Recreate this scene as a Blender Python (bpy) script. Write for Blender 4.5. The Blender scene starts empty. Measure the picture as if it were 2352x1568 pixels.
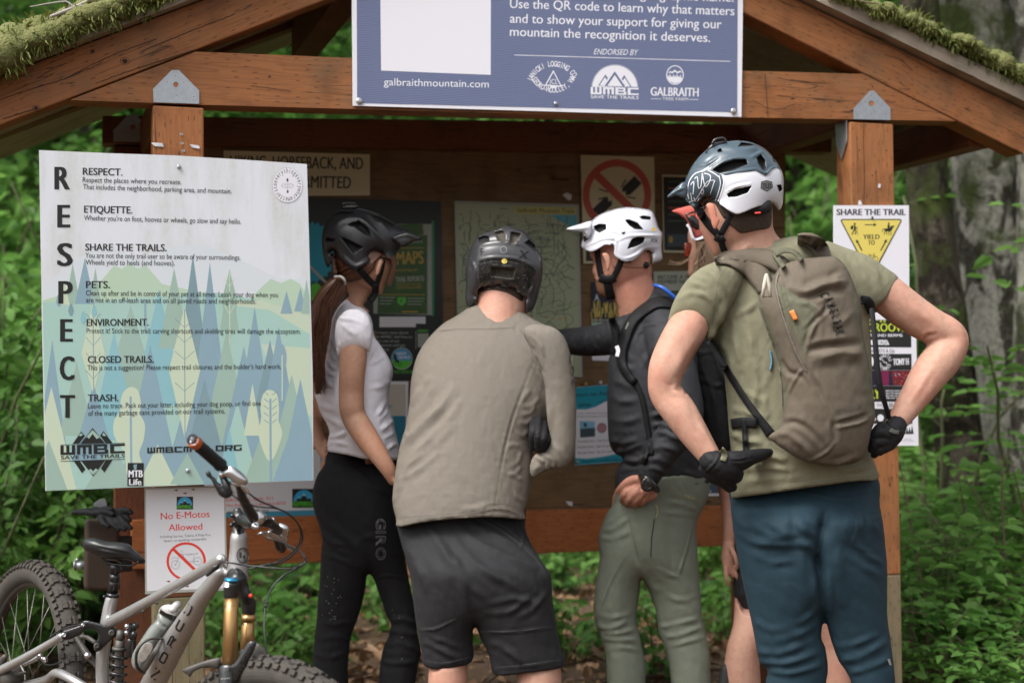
import bpy, math, random
import numpy as np
from mathutils import Vector, Matrix
from mathutils.geometry import delaunay_2d_cdt
random.seed(7); RNG = np.random.default_rng(7)
S = bpy.context.scene
COL = S.collection

# ------------------------------------------------------------------ camera, light, exposure
FD = 3266.7                      # focal length in picture units (2352 x 1568 frame)
CX, CY = 1176.0, 784.0
EYE = np.array((0.0, 0.0, 1.25))
PITCH, ROLL = math.radians(1.68), -0.009
cam = bpy.data.cameras.new('camera'); camo = bpy.data.objects.new('camera', cam); COL.objects.link(camo)
CM = Matrix.Translation(EYE) @ Matrix.Rotation(math.pi/2 + PITCH, 4, 'X') @ Matrix.Rotation(ROLL, 4, 'Z')
camo.matrix_world = CM
cam.sensor_width = 36; cam.lens = 50; cam.clip_start = 0.05; cam.clip_end = 400
cam.dof.use_dof = True; cam.dof.focus_distance = 3.7; cam.dof.aperture_fstop = 2.6
S.camera = camo
S.view_settings.view_transform = 'Standard'; S.view_settings.look = 'None'; S.view_settings.gamma = 1
S.view_settings.exposure = 0.8
SUN_EL, SUN_AZ = math.radians(54), math.radians(228)     # azimuth measured from +Y clockwise: behind the camera, a little left
w = bpy.data.worlds.new('World'); S.world = w; w.use_nodes = True
nt = w.node_tree; bg = nt.nodes['Background']
sky = nt.nodes.new('ShaderNodeTexSky'); sky.sky_type = 'NISHITA'; sky.sun_disc = False
sky.sun_elevation = SUN_EL; sky.sun_rotation = SUN_AZ; sky.air_density = 1.0; sky.dust_density = 6.0; sky.ozone_density = 1.0
hs = nt.nodes.new('ShaderNodeHueSaturation'); hs.inputs['Saturation'].default_value = 0.22
nt.links.new(sky.outputs[0], hs.inputs['Color']); nt.links.new(hs.outputs[0], bg.inputs[0])
bg.inputs[1].default_value = 0.15
sl = bpy.data.lights.new('sun', 'SUN'); sl.energy = 1.25; sl.angle = math.radians(24); sl.color = (1.0, 0.965, 0.9)
so = bpy.data.objects.new('sun', sl); COL.objects.link(so)
sd = Vector((math.sin(SUN_AZ)*math.cos(SUN_EL), math.cos(SUN_AZ)*math.cos(SUN_EL), math.sin(SUN_EL)))
so.rotation_euler = sd.to_track_quat('Z', 'Y').to_euler(); so.location = (0, -3, 8)
S.cycles.max_bounces = 6; S.cycles.diffuse_bounces = 3; S.cycles.glossy_bounces = 3; S.cycles.transmission_bounces = 4
S.cycles.transparent_max_bounces = 6; S.cycles.use_denoising = True; S.cycles.caustics_reflective = False; S.cycles.caustics_refractive = False

# ------------------------------------------------------------------ geometry helpers
CMN = np.array(CM); CMI = np.linalg.inv(CMN)
def P(x, y, z):
    """point(s) seen at picture position x, y (2352 wide) at distance z along the view axis"""
    x, y, z = np.broadcast_arrays(np.asarray(x, float), np.asarray(y, float), np.asarray(z, float))
    l = np.stack([(x-CX)/FD*z, -(y-CY)/FD*z, -z, np.ones_like(z)], -1)
    return (l @ CMN.T)[..., :3]
def proj(V):
    V = np.asarray(V, float); l = np.concatenate([V, np.ones((len(V), 1))], 1) @ CMI.T
    z = -l[:, 2]
    return np.stack([l[:, 0]/z*FD+CX, -l[:, 1]/z*FD+CY, z], 1)
ZT = {'D': (0, 0, 1), 'Z1': (0, 0, .36), 'Z2': (752.6, 0, .36), 'Z3': (1505.3, 0, .36), 'Z4': (658.6, 423.4, .24), 'Z5': (1223, 423.4, .24),
      'Z6': (0, 1003.8, .36), 'Z7': (658.6, 1003.8, .36), 'Z8': (1505.3, 1003.8, .36), 'S1': (56.4, 329.3, .3), 'S2': (56.4, 752.6, .296),
      'S3': (799.7, 752.6, .282), 'S4': (1458.2, 470.4, .39), 'S5': (1834.6, 451.6, .372), 'A': (1260.7, 611.5, .36), 'B': (696.2, 602.1, .3),
      'C': (376.3, 978.4, .24), 'E': (141.1, 1279.5, .1842), 'G': (0, 1279.5, .18423), 'K': (395.1, 1279.5, .18422)}
def Z(k, pts):
    ox, oy, s = ZT[k]
    a = np.array(pts, float).reshape(-1, 2) if not isinstance(pts, np.ndarray) else pts.astype(float)
    return np.stack([ox+a[:, 0]*s, oy+a[:, 1]*s], 1)
def z1(k, x, y): return tuple(Z(k, [(x, y)])[0])

def catmull(p, closed=True, sub=4, tens=0.5):
    p = np.asarray(p, float); n = len(p); out = []
    for i in range(n if closed else n-1):
        if closed: a, b, c, d = p[(i-1) % n], p[i], p[(i+1) % n], p[(i+2) % n]
        else: a, b, c, d = p[max(i-1, 0)], p[i], p[i+1], p[min(i+2, n-1)]
        L = np.linalg.norm(c-b)
        m1, m2 = (c-a)*tens, (d-b)*tens
        for m in (m1, m2):
            q = np.linalg.norm(m)
            if q > L*1.1: m *= L*1.1/q
        for t in np.arange(sub)/sub:
            t2, t3 = t*t, t*t*t
            out.append((2*t3-3*t2+1)*b+(t3-2*t2+t)*m1+(-2*t3+3*t2)*c+(t3-t2)*m2)
    if not closed: out.append(p[-1])
    return np.array(out)
def resample(p, step, closed=True):
    q = np.vstack([p, p[:1]]) if closed else p
    d = np.r_[0, np.cumsum(np.linalg.norm(np.diff(q, axis=0), axis=1))]
    n = max(int(round(d[-1]/step)), 8 if closed else 2)
    t = np.linspace(0, d[-1], n+1)
    r = np.stack([np.interp(t, d, q[:, k]) for k in range(q.shape[1])], 1)
    return r[:-1] if closed else r
def inside(pts, poly):
    x, y = pts[:, 0], pts[:, 1]; r = np.zeros(len(pts), bool); n = len(poly)
    for i in range(n):
        (x1, y1), (x2, y2) = poly[i], poly[(i+1) % n]
        if y1 == y2: continue
        c = ((y1 > y) != (y2 > y)) & (x < (x2-x1)*(y-y1)/(y2-y1)+x1); r ^= c
    return r
def dist_poly(pts, poly, closed=True):
    best = np.full(len(pts), 1e9); tt = np.zeros(len(pts)); n = len(poly); m = n if closed else n-1
    for i in range(m):
        a, b = np.asarray(poly[i]), np.asarray(poly[(i+1) % n]); ab = b-a; L = max(ab @ ab, 1e-9)
        t = np.clip(((pts-a) @ ab)/L, 0, 1); d = np.linalg.norm(pts-(a+t[:, None]*ab), axis=1)
        k = d < best; best[k] = d[k]; tt[k] = (i+t[k])/m
    return best, tt
def sstep(x): x = np.clip(x, 0, 1); return x*x*(3-2*x)
def vnoise(p, seed=0):
    """smooth value noise, p (n,3) -> (-1..1)"""
    i = np.floor(p).astype(np.int64); f = p-i; f = f*f*(3-2*f)
    def h(a):
        v = (a[:, 0]*73856093) ^ (a[:, 1]*19349663) ^ (a[:, 2]*83492791) ^ (seed*2654435761)
        v = (v ^ (v >> 13))*1274126177 & 0x7fffffff
        return ((v ^ (v >> 16)) & 0xffff)/32767.5-1
    r = 0
    for dx in (0, 1):
        for dy in (0, 1):
            for dz in (0, 1):
                wgt = (f[:, 0] if dx else 1-f[:, 0])*(f[:, 1] if dy else 1-f[:, 1])*(f[:, 2] if dz else 1-f[:, 2])
                r = r+wgt*h(i+np.array((dx, dy, dz)))
    return r
def solve(mask, it=450):
    u = np.zeros(mask.shape); yy, xx = np.indices(mask.shape); red = mask & ((yy+xx) % 2 == 0); blk = mask & ((yy+xx) % 2 == 1)
    n = max(mask.shape); om = 2/(1+math.sin(math.pi/max(min(n, 120), 8)))
    for k in range(it):
        for mk in (red, blk):
            s = np.zeros_like(u); s[1:] += u[:-1]; s[:-1] += u[1:]; s[:, 1:] += u[:, :-1]; s[:, :-1] += u[:, 1:]
            v = (s+1)/4; u[mk] += om*(v[mk]-u[mk])
    return u
def inflate(outline, z, depth=1.0, step=4.0, feats=(), back=1.0, sub=4, smooth=True, cap=None, flat=0.0, ext=()):
    """a solid with the given outline (picture units) standing at distance z, rounded in depth like a balloon.
    z: number or f(x, y). feats: (polygon, push in metres, material index, soft edge). returns V, F, M"""
    ol = np.asarray(outline, float)
    if smooth: ol = catmull(ol, True, sub)
    ol = resample(ol, step*.8)
    lo = ol.min(0)-2*step; hi = ol.max(0)+2*step
    nx, ny = int((hi[0]-lo[0])/step)+2, int((hi[1]-lo[1])/step)+2
    gx, gy = np.meshgrid(lo[0]+np.arange(nx)*step, lo[1]+np.arange(ny)*step)
    g = np.stack([gx.ravel(), gy.ravel()], 1); ins = inside(g, ol); de, _ = dist_poly(g, ol)
    if len(ext):
        e_ = [np.asarray(q, float) for q in ext]; al = np.vstack([ol]+e_); lo = np.minimum(lo, al.min(0)-2*step); hi = np.maximum(hi, al.max(0)+2*step)
        nx, ny = int((hi[0]-lo[0])/step)+2, int((hi[1]-lo[1])/step)+2; gx, gy = np.meshgrid(lo[0]+np.arange(nx)*step, lo[1]+np.arange(ny)*step)
        g = np.stack([gx.ravel(), gy.ravel()], 1); ins = inside(g, ol); de, _ = dist_poly(g, ol); full = ins.copy()
        for q in e_: full |= inside(g, q)
    else: full = ins; e_ = []
    u = solve(full.reshape(ny, nx)).ravel()*step*step
    def samp(q):
        ix = np.clip((q-lo)/step, 0, [nx-2, ny-2]); i0 = ix.astype(int); fr = ix-i0; U = u.reshape(ny, nx)
        return (U[i0[:, 1], i0[:, 0]]*(1-fr[:, 0])+U[i0[:, 1], i0[:, 0]+1]*fr[:, 0])*(1-fr[:, 1])+(U[i0[:, 1]+1, i0[:, 0]]*(1-fr[:, 0])+U[i0[:, 1]+1, i0[:, 0]+1]*fr[:, 0])*fr[:, 1]
    opn = np.zeros(len(ol), bool)
    for q in e_: opn |= inside(ol, q) | (dist_poly(ol, q)[0] < step*.3)
    # distance based correction close to the outline so the edge is not stepped
    keep = ins & (de > step*.55)
    pts = [*map(Vector, ol)]; edges = [(i, (i+1) % len(ol)) for i in range(len(ol))]
    gp = g[keep]; uu = list(np.where(opn, samp(ol), 0))+list(u[keep])
    pts += [*map(Vector, gp)]
    fpoly = []
    for f in feats:
        fp = np.asarray(f[0], float)
        if len(fp) > 5 and (len(f) < 5 or f[4]): fp = catmull(fp, True, 3)
        fp = resample(fp, step*.8); fpoly.append(fp); b = len(pts)
        ii = inside(fp, ol); fp2 = fp
        pts += [*map(Vector, fp2)]
        edges += [(b+i, b+(i+1) % len(fp2)) for i in range(len(fp2))]
        uu += list(samp(fp2))
    vo, eo, fo, ov, oe, of = delaunay_2d_cdt(pts, edges, [], 0, 1e-4)
    v = np.array([(a.x, a.y) for a in vo]); orig = np.array([o[0] if o else -1 for o in ov]); uu = np.array(uu)
    uv = np.where(orig >= 0, uu[orig], 0); onb = np.array([any(k < len(ol) for k in o) for o in ov])
    tri = np.array([f[:] for f in fo if len(f) == 3]); cen = v[tri].mean(1); tri = tri[inside(cen, ol)]
    a = v[tri]; ar = (a[:, 1, 0]-a[:, 0, 0])*(a[:, 2, 1]-a[:, 0, 1])-(a[:, 1, 1]-a[:, 0, 1])*(a[:, 2, 0]-a[:, 0, 0])
    tri[ar > 0] = tri[ar > 0][:, ::-1]            # camera-facing order
    h = np.sqrt(np.maximum(2*uv, 0))
    if cap: h = cap*np.tanh(h/cap)
    if flat: h = h*(1-flat)+flat*np.minimum(h, cap or 1e9)
    zc = z(v[:, 0], v[:, 1]) if callable(z) else np.full(len(v), float(z))
    hm = h*depth*zc/FD; push = np.zeros(len(v)); M = np.zeros(len(tri), int); cen = v[tri].mean(1)
    for f, fp in zip(feats, fpoly):
        i = inside(v, fp); d, _ = dist_poly(v, fp); soft = f[3] if len(f) > 3 else step
        push += np.where(i, sstep(d/soft)*f[1], 0); M[inside(cen, fp)] = f[2]
    onb &= uv <= 1e-9; hm[onb] = 0; push[onb] = 0
    Vf = P(v[:, 0], v[:, 1], zc-hm+push); Vb = P(v[:, 0], v[:, 1], zc+hm*back)
    ids = np.arange(len(v)); bidx = ids.copy(); nb = ~onb; bidx[nb] = len(v)+np.arange(nb.sum())
    F = [tuple(t) for t in tri]+[tuple(t[::-1]) for t in bidx[tri]]; W = []
    if opn.any():
        cnt = {}
        for t in tri:
            for a_, b_ in ((t[0], t[1]), (t[1], t[2]), (t[2], t[0])): cnt[(int(a_), int(b_))] = 1
        for (a_, b_) in cnt:
            if (b_, a_) not in cnt and (nb[a_] or nb[b_]):
                f = [b_, a_]+([int(bidx[a_])] if nb[a_] else [])+([int(bidx[b_])] if nb[b_] else []); W.append(tuple(f))
    return np.vstack([Vf, Vb[nb]]), F+W, list(M)+[0]*(len(tri)+len(W))
def tube(pts, r, n=12, caps=True, ratio=1.0, up=None):
    """pts (k,3) world, r number or list"""
    pts = np.asarray(pts, float); k = len(pts); r = np.full(k, float(r)) if np.isscalar(r) else np.asarray(r, float)
    T = np.gradient(pts, axis=0); T /= np.linalg.norm(T, axis=1)[:, None]+1e-12
    a = np.array(up, float) if up is not None else (np.array((0, 0, 1.)) if abs(T[0, 2]) < .9 else np.array((1., 0, 0)))
    V, F = [], []; th = np.arange(n)/n*2*math.pi
    for i in range(k):
        a = a-T[i]*(a @ T[i]); a /= np.linalg.norm(a)+1e-12; b = np.cross(T[i], a)
        V.append(pts[i]+r[i]*(np.cos(th)[:, None]*a+ratio*np.sin(th)[:, None]*b))
    V = np.vstack(V)
    for i in range(k-1):
        for j in range(n):
            q = (j+1) % n; F.append((i*n+j, i*n+q, (i+1)*n+q, (i+1)*n+j))
    if caps: F.append(tuple(range(n-1, -1, -1))); F.append(tuple((k-1)*n+j for j in range(n)))
    return V, F, [0]*len(F)
def round_tube(pts, r, n=16, ratio=1.0, up=None):
    """tube with rounded ends"""
    pts = np.asarray(pts, float); r = np.full(len(pts), float(r)) if np.isscalar(r) else np.asarray(r, float)
    d0 = pts[0]-pts[1]; d0 /= np.linalg.norm(d0); d1 = pts[-1]-pts[-2]; d1 /= np.linalg.norm(d1)
    h = [(.5, .87), (.87, .5), (.98, .2)]
    p = [pts[0]+d0*r[0]*a for a, b in h[::-1]]+list(pts)+[pts[-1]+d1*r[-1]*a for a, b in h]
    q = [r[0]*b for a, b in h[::-1]]+list(r)+[r[-1]*b for a, b in h]
    return tube(p, q, n, True, ratio, up)
def limb(st, k='D', n=20, ratio=1.0, smooth=True):
    """stations (x, y, z, half width in the same picture units as x) -> rounded tapered limb"""
    st = np.array(st, float); xy = Z(k, st[:, :2]); rp = st[:, 3]*ZT[k][2]
    pts = P(xy[:, 0], xy[:, 1], st[:, 2]); r = rp*st[:, 2]/FD
    if smooth: q = catmull(np.c_[pts, r], False, 5); pts, r = q[:, :3], q[:, 3]
    return (round_tube if smooth else tube)(pts, r, n, ratio=ratio, up=np.array((1, 0, .1)))
def ball(c, r, n=16, m=10):
    c = np.asarray(c, float); r = np.broadcast_to(np.asarray(r, float), 3); V = []; F = []
    for i in range(m+1):
        t = math.pi*i/m
        for j in range(n):
            p = 2*math.pi*j/n; V.append(c+r*np.array((math.sin(t)*math.cos(p), math.sin(t)*math.sin(p), math.cos(t))))
    for i in range(m):
        for j in range(n):
            q = (j+1) % n; F.append((i*n+j, (i+1)*n+j, (i+1)*n+q, i*n+q))
    return np.array(V), F, [0]*len(F)
def box(c, ax, ay, az):
    """box from centre and three half-axis vectors"""
    c, ax, ay, az = (np.asarray(q, float) for q in (c, ax, ay, az))
    V = [c+sx*ax+sy*ay+sz*az for sx in (-1, 1) for sy in (-1, 1) for sz in (-1, 1)]
    F = [(0, 1, 3, 2), (4, 6, 7, 5), (0, 4, 5, 1), (2, 3, 7, 6), (0, 2, 6, 4), (1, 5, 7, 3)]
    if np.linalg.det(np.array([ax, ay, az])) < 0: F = [f[::-1] for f in F]
    return np.array(V), F, [0]*6
def join(parts, mi=None):
    V, F, M, n = [], [], [], 0
    for k, p in enumerate(parts):
        V.append(np.asarray(p[0])); F += [tuple(i+n for i in f) for f in p[1]]; M += (list(p[2]) if mi is None else [mi[k]]*len(p[1])); n += len(p[0])
    return np.vstack(V), F, M
def make_mesh(name, V, F, M=None, smooth=True):
    me = bpy.data.meshes.new(name); me.from_pydata([tuple(v) for v in V], [], F)
    if M is not None and len(M): me.polygons.foreach_set('material_index', np.array(M, np.int32))
    me.polygons.foreach_set('use_smooth', np.full(len(me.polygons), smooth)); me.update(); return me
def remesh(parts, voxel=.006, smooth=4):
    V, F, M = join(parts); me = make_mesh('tmp', V, F); o = bpy.data.objects.new('tmp', me); COL.objects.link(o)
    m = o.modifiers.new('r', 'REMESH'); m.mode = 'VOXEL'; m.voxel_size = voxel
    if smooth: s = o.modifiers.new('s', 'SMOOTH'); s.iterations = smooth; s.factor = .5
    dg = bpy.context.evaluated_depsgraph_get(); ev = o.evaluated_get(dg).to_mesh()
    n = len(ev.vertices); co = np.empty(n*3); ev.vertices.foreach_get('co', co)
    F2 = [tuple(p.vertices) for p in ev.polygons]; bpy.data.objects.remove(o); bpy.data.meshes.remove(me)
    return co.reshape(-1, 3), F2, [0]*len(F2)
def normals(V, F):
    me = make_mesh('n', V, F); a = np.empty(len(V)*3); me.vertices.foreach_get('normal', a); bpy.data.meshes.remove(me); return a.reshape(-1, 3)
def folds(m, strokes, k='D', amp=.01, width=14, wr=None):
    """model cloth folds: strokes = (points, width, height) in picture units of zoom k; wr = list of (height, size, stretch vector angle, stretch)"""
    V, F, M = m; N = normals(V, F); q = proj(V); view = V-EYE; view /= np.linalg.norm(view, axis=1)[:, None]
    face = sstep((-(N*view).sum(1)+.15)/.5); d = np.zeros(len(V))
    for s in strokes:
        pl = s[0]; kk = k
        if isinstance(pl[0], str): kk, pl = pl[0], pl[1:]
        pl = Z(kk, pl); w_ = (s[1] if len(s) > 1 else width); a_ = s[2] if len(s) > 2 else amp
        if len(pl) > 2: pl = catmull(pl, False, 5)
        lo, hi = pl.min(0)-3*w_, pl.max(0)+3*w_
        c = np.where((q[:, 0] > lo[0]) & (q[:, 0] < hi[0]) & (q[:, 1] > lo[1]) & (q[:, 1] < hi[1]))[0]
        if not len(c): continue
        di, t = dist_poly(q[c, :2], pl, False)
        x_ = di/w_; d[c] += a_*(np.exp(-np.abs(x_)**1.35)-.42*np.exp(-((x_-1.7)/.95)**2))*(.75+.5*vnoise(np.stack([t*5, t*0+a_*1e4, t*0], 1), 4))*np.clip(4*t, .0, 1)*np.clip(4*(1-t), 0, 1)
    d *= face
    for i, (h, size, ang, st) in enumerate(wr or ()):
        ca, sa = math.cos(ang), math.sin(ang); x = q[:, 0]*ca+q[:, 1]*sa; y = -q[:, 0]*sa+q[:, 1]*ca
        p = np.stack([x/(size*st), y/size, q[:, 2]*4+0*x], 1); wob = vnoise(p*.6, i+11)
        n_ = vnoise(p+wob[:, None]*.5, i+3)
        d += h*(.5-n_*n_*1.6)*.6*face+h*.4*vnoise(p*2.1, i+5)*face
    return V+N*d[:, None], F, M

# ------------------------------------------------------------------ objects
def origin(o):
    p = np.zeros(3)
    while o is not None: p = p+np.array(o.location); o = o.parent
    return p
def obj(name, m, mats, parent=None, smooth=True, uv=None):
    V, F = np.asarray(m[0], float), m[1]; M = m[2] if len(m) > 2 else None
    V = V-origin(parent) if parent is not None else V
    me = make_mesh(name, V, F, M, smooth)
    for x in (mats if isinstance(mats, (list, tuple)) else [mats]): me.materials.append(x)
    if uv is not None:
        l = me.uv_layers.new(name='UVMap'); l.data.foreach_set('uv', np.asarray(uv, np.float32).ravel())
    o = bpy.data.objects.new(name, me); COL.objects.link(o)
    if parent is not None: o.parent = parent
    return o
def tag(o, label=None, cat=None, group=None, kind=None):
    if label: o['label'] = label
    if cat: o['category'] = cat
    if group: o['group'] = group
    if kind: o['kind'] = kind
    return o
def thing(name, label, cat, loc=(0, 0, 0), group=None):
    o = bpy.data.objects.new(name, None); COL.objects.link(o); o.location = tuple(loc); o.empty_display_size = .1
    return tag(o, label, cat, group)
def bevel(o, w_=.004, seg=2):
    b = o.modifiers.new('b', 'BEVEL'); b.width = w_; b.segments = seg; b.limit_method = 'ANGLE'; return o

# ------------------------------------------------------------------ materials
def mat(name, col, rough=.6, metal=0, spec=.5, noise=None, bump=None, col2=None, sub=0, sheen=0, coat=0, emit=None):
    """noise: (scale, contrast 0..1) mixes col to col2; bump: (scale, strength, distance)"""
    m = bpy.data.materials.new(name); m.use_nodes = True; t = m.node_tree; b = t.nodes['Principled BSDF']
    def setc(s, v): b.inputs[s].default_value = v
    setc('Base Color', (*col, 1)); setc('Roughness', rough); setc('Metallic', metal); setc('Specular IOR Level', spec)
    if sub: setc('Subsurface Weight', sub); setc('Subsurface Radius', (.012, .004, .002)); setc('Subsurface Scale', .6)
    if sheen: setc('Sheen Weight', sheen); setc('Sheen Roughness', .5)
    if coat: setc('Coat Weight', coat); setc('Coat Roughness', .08)
    tc = t.nodes.new('ShaderNodeTexCoord')
    if noise:
        n = t.nodes.new('ShaderNodeTexNoise'); n.inputs['Scale'].default_value = noise[0]; n.inputs['Detail'].default_value = 5
        n.inputs['Roughness'].default_value = .65; t.links.new(tc.outputs['Object'], n.inputs['Vector'])
        r = t.nodes.new('ShaderNodeMapRange'); c = noise[1]; r.inputs[1].default_value = .5-.25/c*.5; r.inputs[2].default_value = .5+.25/c*.5
        t.links.new(n.outputs['Fac'], r.inputs[0])
        x = t.nodes.new('ShaderNodeMix'); x.data_type = 'RGBA'; x.inputs[6].default_value = (*col, 1)
        x.inputs[7].default_value = (*(col2 or tuple(v*.7 for v in col)), 1); t.links.new(r.outputs[0], x.inputs[0]); t.links.new(x.outputs[2], b.inputs['Base Color'])
    if bump:
        n = t.nodes.new('ShaderNodeTexNoise'); n.inputs['Scale'].default_value = bump[0]; n.inputs['Detail'].default_value = 6
        t.links.new(tc.outputs['Object'], n.inputs['Vector']); bp = t.nodes.new('ShaderNodeBump'); bp.inputs['Strength'].default_value = bump[1]
        bp.inputs['Distance'].default_value = bump[2]; t.links.new(n.outputs['Fac'], bp.inputs['Height']); t.links.new(bp.outputs[0], b.inputs['Normal'])
    return m
def N(t, typ, **kw):
    n = t.nodes.new('ShaderNode'+typ)
    for k, v in kw.items(): setattr(n, k, v)
    return n
def math_(t, op, a, b=None, c=None):
    n = N(t, 'Math', operation=op)
    for i, v in enumerate((a, b, c)):
        if v is None: continue
        if isinstance(v, (int, float)): n.inputs[i].default_value = v
        else: t.links.new(v, n.inputs[i])
    return n.outputs[0]
def mixc(t, f, a, b):
    n = N(t, 'Mix', data_type='RGBA')
    for i, v in ((0, f), (6, a), (7, b)):
        if isinstance(v, (int, float)): n.inputs[i].default_value = v
        elif isinstance(v, tuple): n.inputs[i].default_value = (*v, 1)
        else: t.links.new(v, n.inputs[i])
    return n.outputs[2]
def wood(name, c1, c2, grime=(.16, .13, .08), incise=True, grime_amt=.5, knots=True):
    """stained lumber: UV x runs along the grain in metres"""
    m = bpy.data.materials.new(name); m.use_nodes = True; t = m.node_tree; b = t.nodes['Principled BSDF']; L = t.links.new
    uv = N(t, 'UVMap'); sp = N(t, 'SeparateXYZ'); L(uv.outputs[0], sp.inputs[0]); u, v = sp.outputs[0], sp.outputs[1]
    cb = N(t, 'CombineXYZ'); L(math_(t, 'MULTIPLY', u, 1.6), cb.inputs[0]); L(math_(t, 'MULTIPLY', v, 26.), cb.inputs[1])
    n0 = N(t, 'TexNoise'); n0.inputs['Scale'].default_value = 1.0; n0.inputs['Detail'].default_value = 3; L(cb.outputs[0], n0.inputs['Vector'])
    n1 = N(t, 'TexNoise'); n1.inputs['Scale'].default_value = 3.2; n1.inputs['Detail'].default_value = 6; n1.inputs['Distortion'].default_value = 1.2; L(cb.outputs[0], n1.inputs['Vector'])
    rings = math_(t, 'FRACT', math_(t, 'MULTIPLY', n0.outputs['Fac'], 9.0)); rings = math_(t, 'POWER', rings, 2.2)
    f = math_(t, 'ADD', math_(t, 'MULTIPLY', rings, .45), math_(t, 'MULTIPLY', n1.outputs['Fac'], .6))
    col = mixc(t, f, c1, c2)
    g = N(t, 'TexNoise'); g.inputs['Scale'].default_value = 3.4; g.inputs['Detail'].default_value = 6; g.inputs['Roughness'].default_value = .7
    ge = N(t, 'NewGeometry'); L(ge.outputs['Position'], g.inputs['Vector'])
    gm = N(t, 'MapRange'); gm.inputs[1].default_value = .46; gm.inputs[2].default_value = .72; L(g.outputs['Fac'], gm.inputs[0])
    col = mixc(t, math_(t, 'MULTIPLY', gm.outputs[0], grime_amt), col, grime)
    hgt = math_(t, 'MULTIPLY', f, .4)
    if incise:
        row = math_(t, 'MULTIPLY', v, 62.); rid = math_(t, 'FLOOR', row); off = math_(t, 'MULTIPLY', math_(t, 'SINE', math_(t, 'MULTIPLY', rid, 12.9)), 7.3)
        fu = math_(t, 'FRACT', math_(t, 'ADD', math_(t, 'MULTIPLY', u, 17.), off)); fv = math_(t, 'ABSOLUTE', math_(t, 'SUBTRACT', math_(t, 'FRACT', row), .5))
        a1 = math_(t, 'LESS_THAN', fu, .22); a2 = math_(t, 'LESS_THAN', fv, .07); ms = math_(t, 'MULTIPLY', a1, a2)
        ng = N(t, 'TexNoise'); ng.inputs['Scale'].default_value = 14.; L(ge.outputs['Position'], ng.inputs['Vector'])
        ms = math_(t, 'MULTIPLY', ms, math_(t, 'GREATER_THAN', ng.outputs['Fac'], .47))
        col = mixc(t, math_(t, 'MULTIPLY', ms, .75), col, (.035, .02, .012)); hgt = math_(t, 'SUBTRACT', hgt, math_(t, 'MULTIPLY', ms, 1.2))
    if knots:
        vo = N(t, 'TexVoronoi'); vo.inputs['Scale'].default_value = 1.0
        ck = N(t, 'CombineXYZ'); L(math_(t, 'MULTIPLY', u, 1.7), ck.inputs[0]); L(math_(t, 'MULTIPLY', v, 4.5), ck.inputs[1]); L(ck.outputs[0], vo.inputs['Vector'])
        kn = N(t, 'MapRange'); kn.inputs[1].default_value = .09; kn.inputs[2].default_value = .03; L(vo.outputs['Distance'], kn.inputs[0])
        col = mixc(t, math_(t, 'MULTIPLY', kn.outputs[0], .7), col, (.05, .022, .01))
    cc = N(t, 'CombineXYZ'); L(math_(t, 'MULTIPLY', u, .9), cc.inputs[0]); L(math_(t, 'MULTIPLY', v, 13.), cc.inputs[1])
    nc = N(t, 'TexNoise'); nc.inputs['Scale'].default_value = 1.3; nc.inputs['Detail'].default_value = 3; L(cc.outputs[0], nc.inputs['Vector'])
    ck_ = N(t, 'MapRange'); ck_.inputs[1].default_value = .007; ck_.inputs[2].default_value = .002; L(math_(t, 'ABSOLUTE', math_(t, 'SUBTRACT', nc.outputs['Fac'], .47)), ck_.inputs[0])
    crk = math_(t, 'MULTIPLY', ck_.outputs[0], math_(t, 'GREATER_THAN', n0.outputs['Fac'], .5)); col = mixc(t, math_(t, 'MULTIPLY', crk, .8), col, (.03, .018, .01)); hgt = math_(t, 'SUBTRACT', hgt, math_(t, 'MULTIPLY', crk, 1.5))
    gy_ = N(t, 'TexNoise'); gy_.inputs['Scale'].default_value = 9.; gy_.inputs['Detail'].default_value = 5; L(ge.outputs['Position'], gy_.inputs['Vector']); g2 = N(t, 'MapRange'); g2.inputs[1].default_value = .52; g2.inputs[2].default_value = .7; L(gy_.outputs['Fac'], g2.inputs[0]); col = mixc(t, math_(t, 'MULTIPLY', g2.outputs[0], .45), col, tuple(v*.55 for v in c2))
    L(col, b.inputs['Base Color']); b.inputs['Roughness'].default_value = .62; b.inputs['Specular IOR Level'].default_value = .3
    bp = N(t, 'Bump'); bp.inputs['Strength'].default_value = .35; bp.inputs['Distance'].default_value = .004; L(hgt, bp.inputs['Height']); L(bp.outputs[0], b.inputs['Normal'])
    return m
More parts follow.
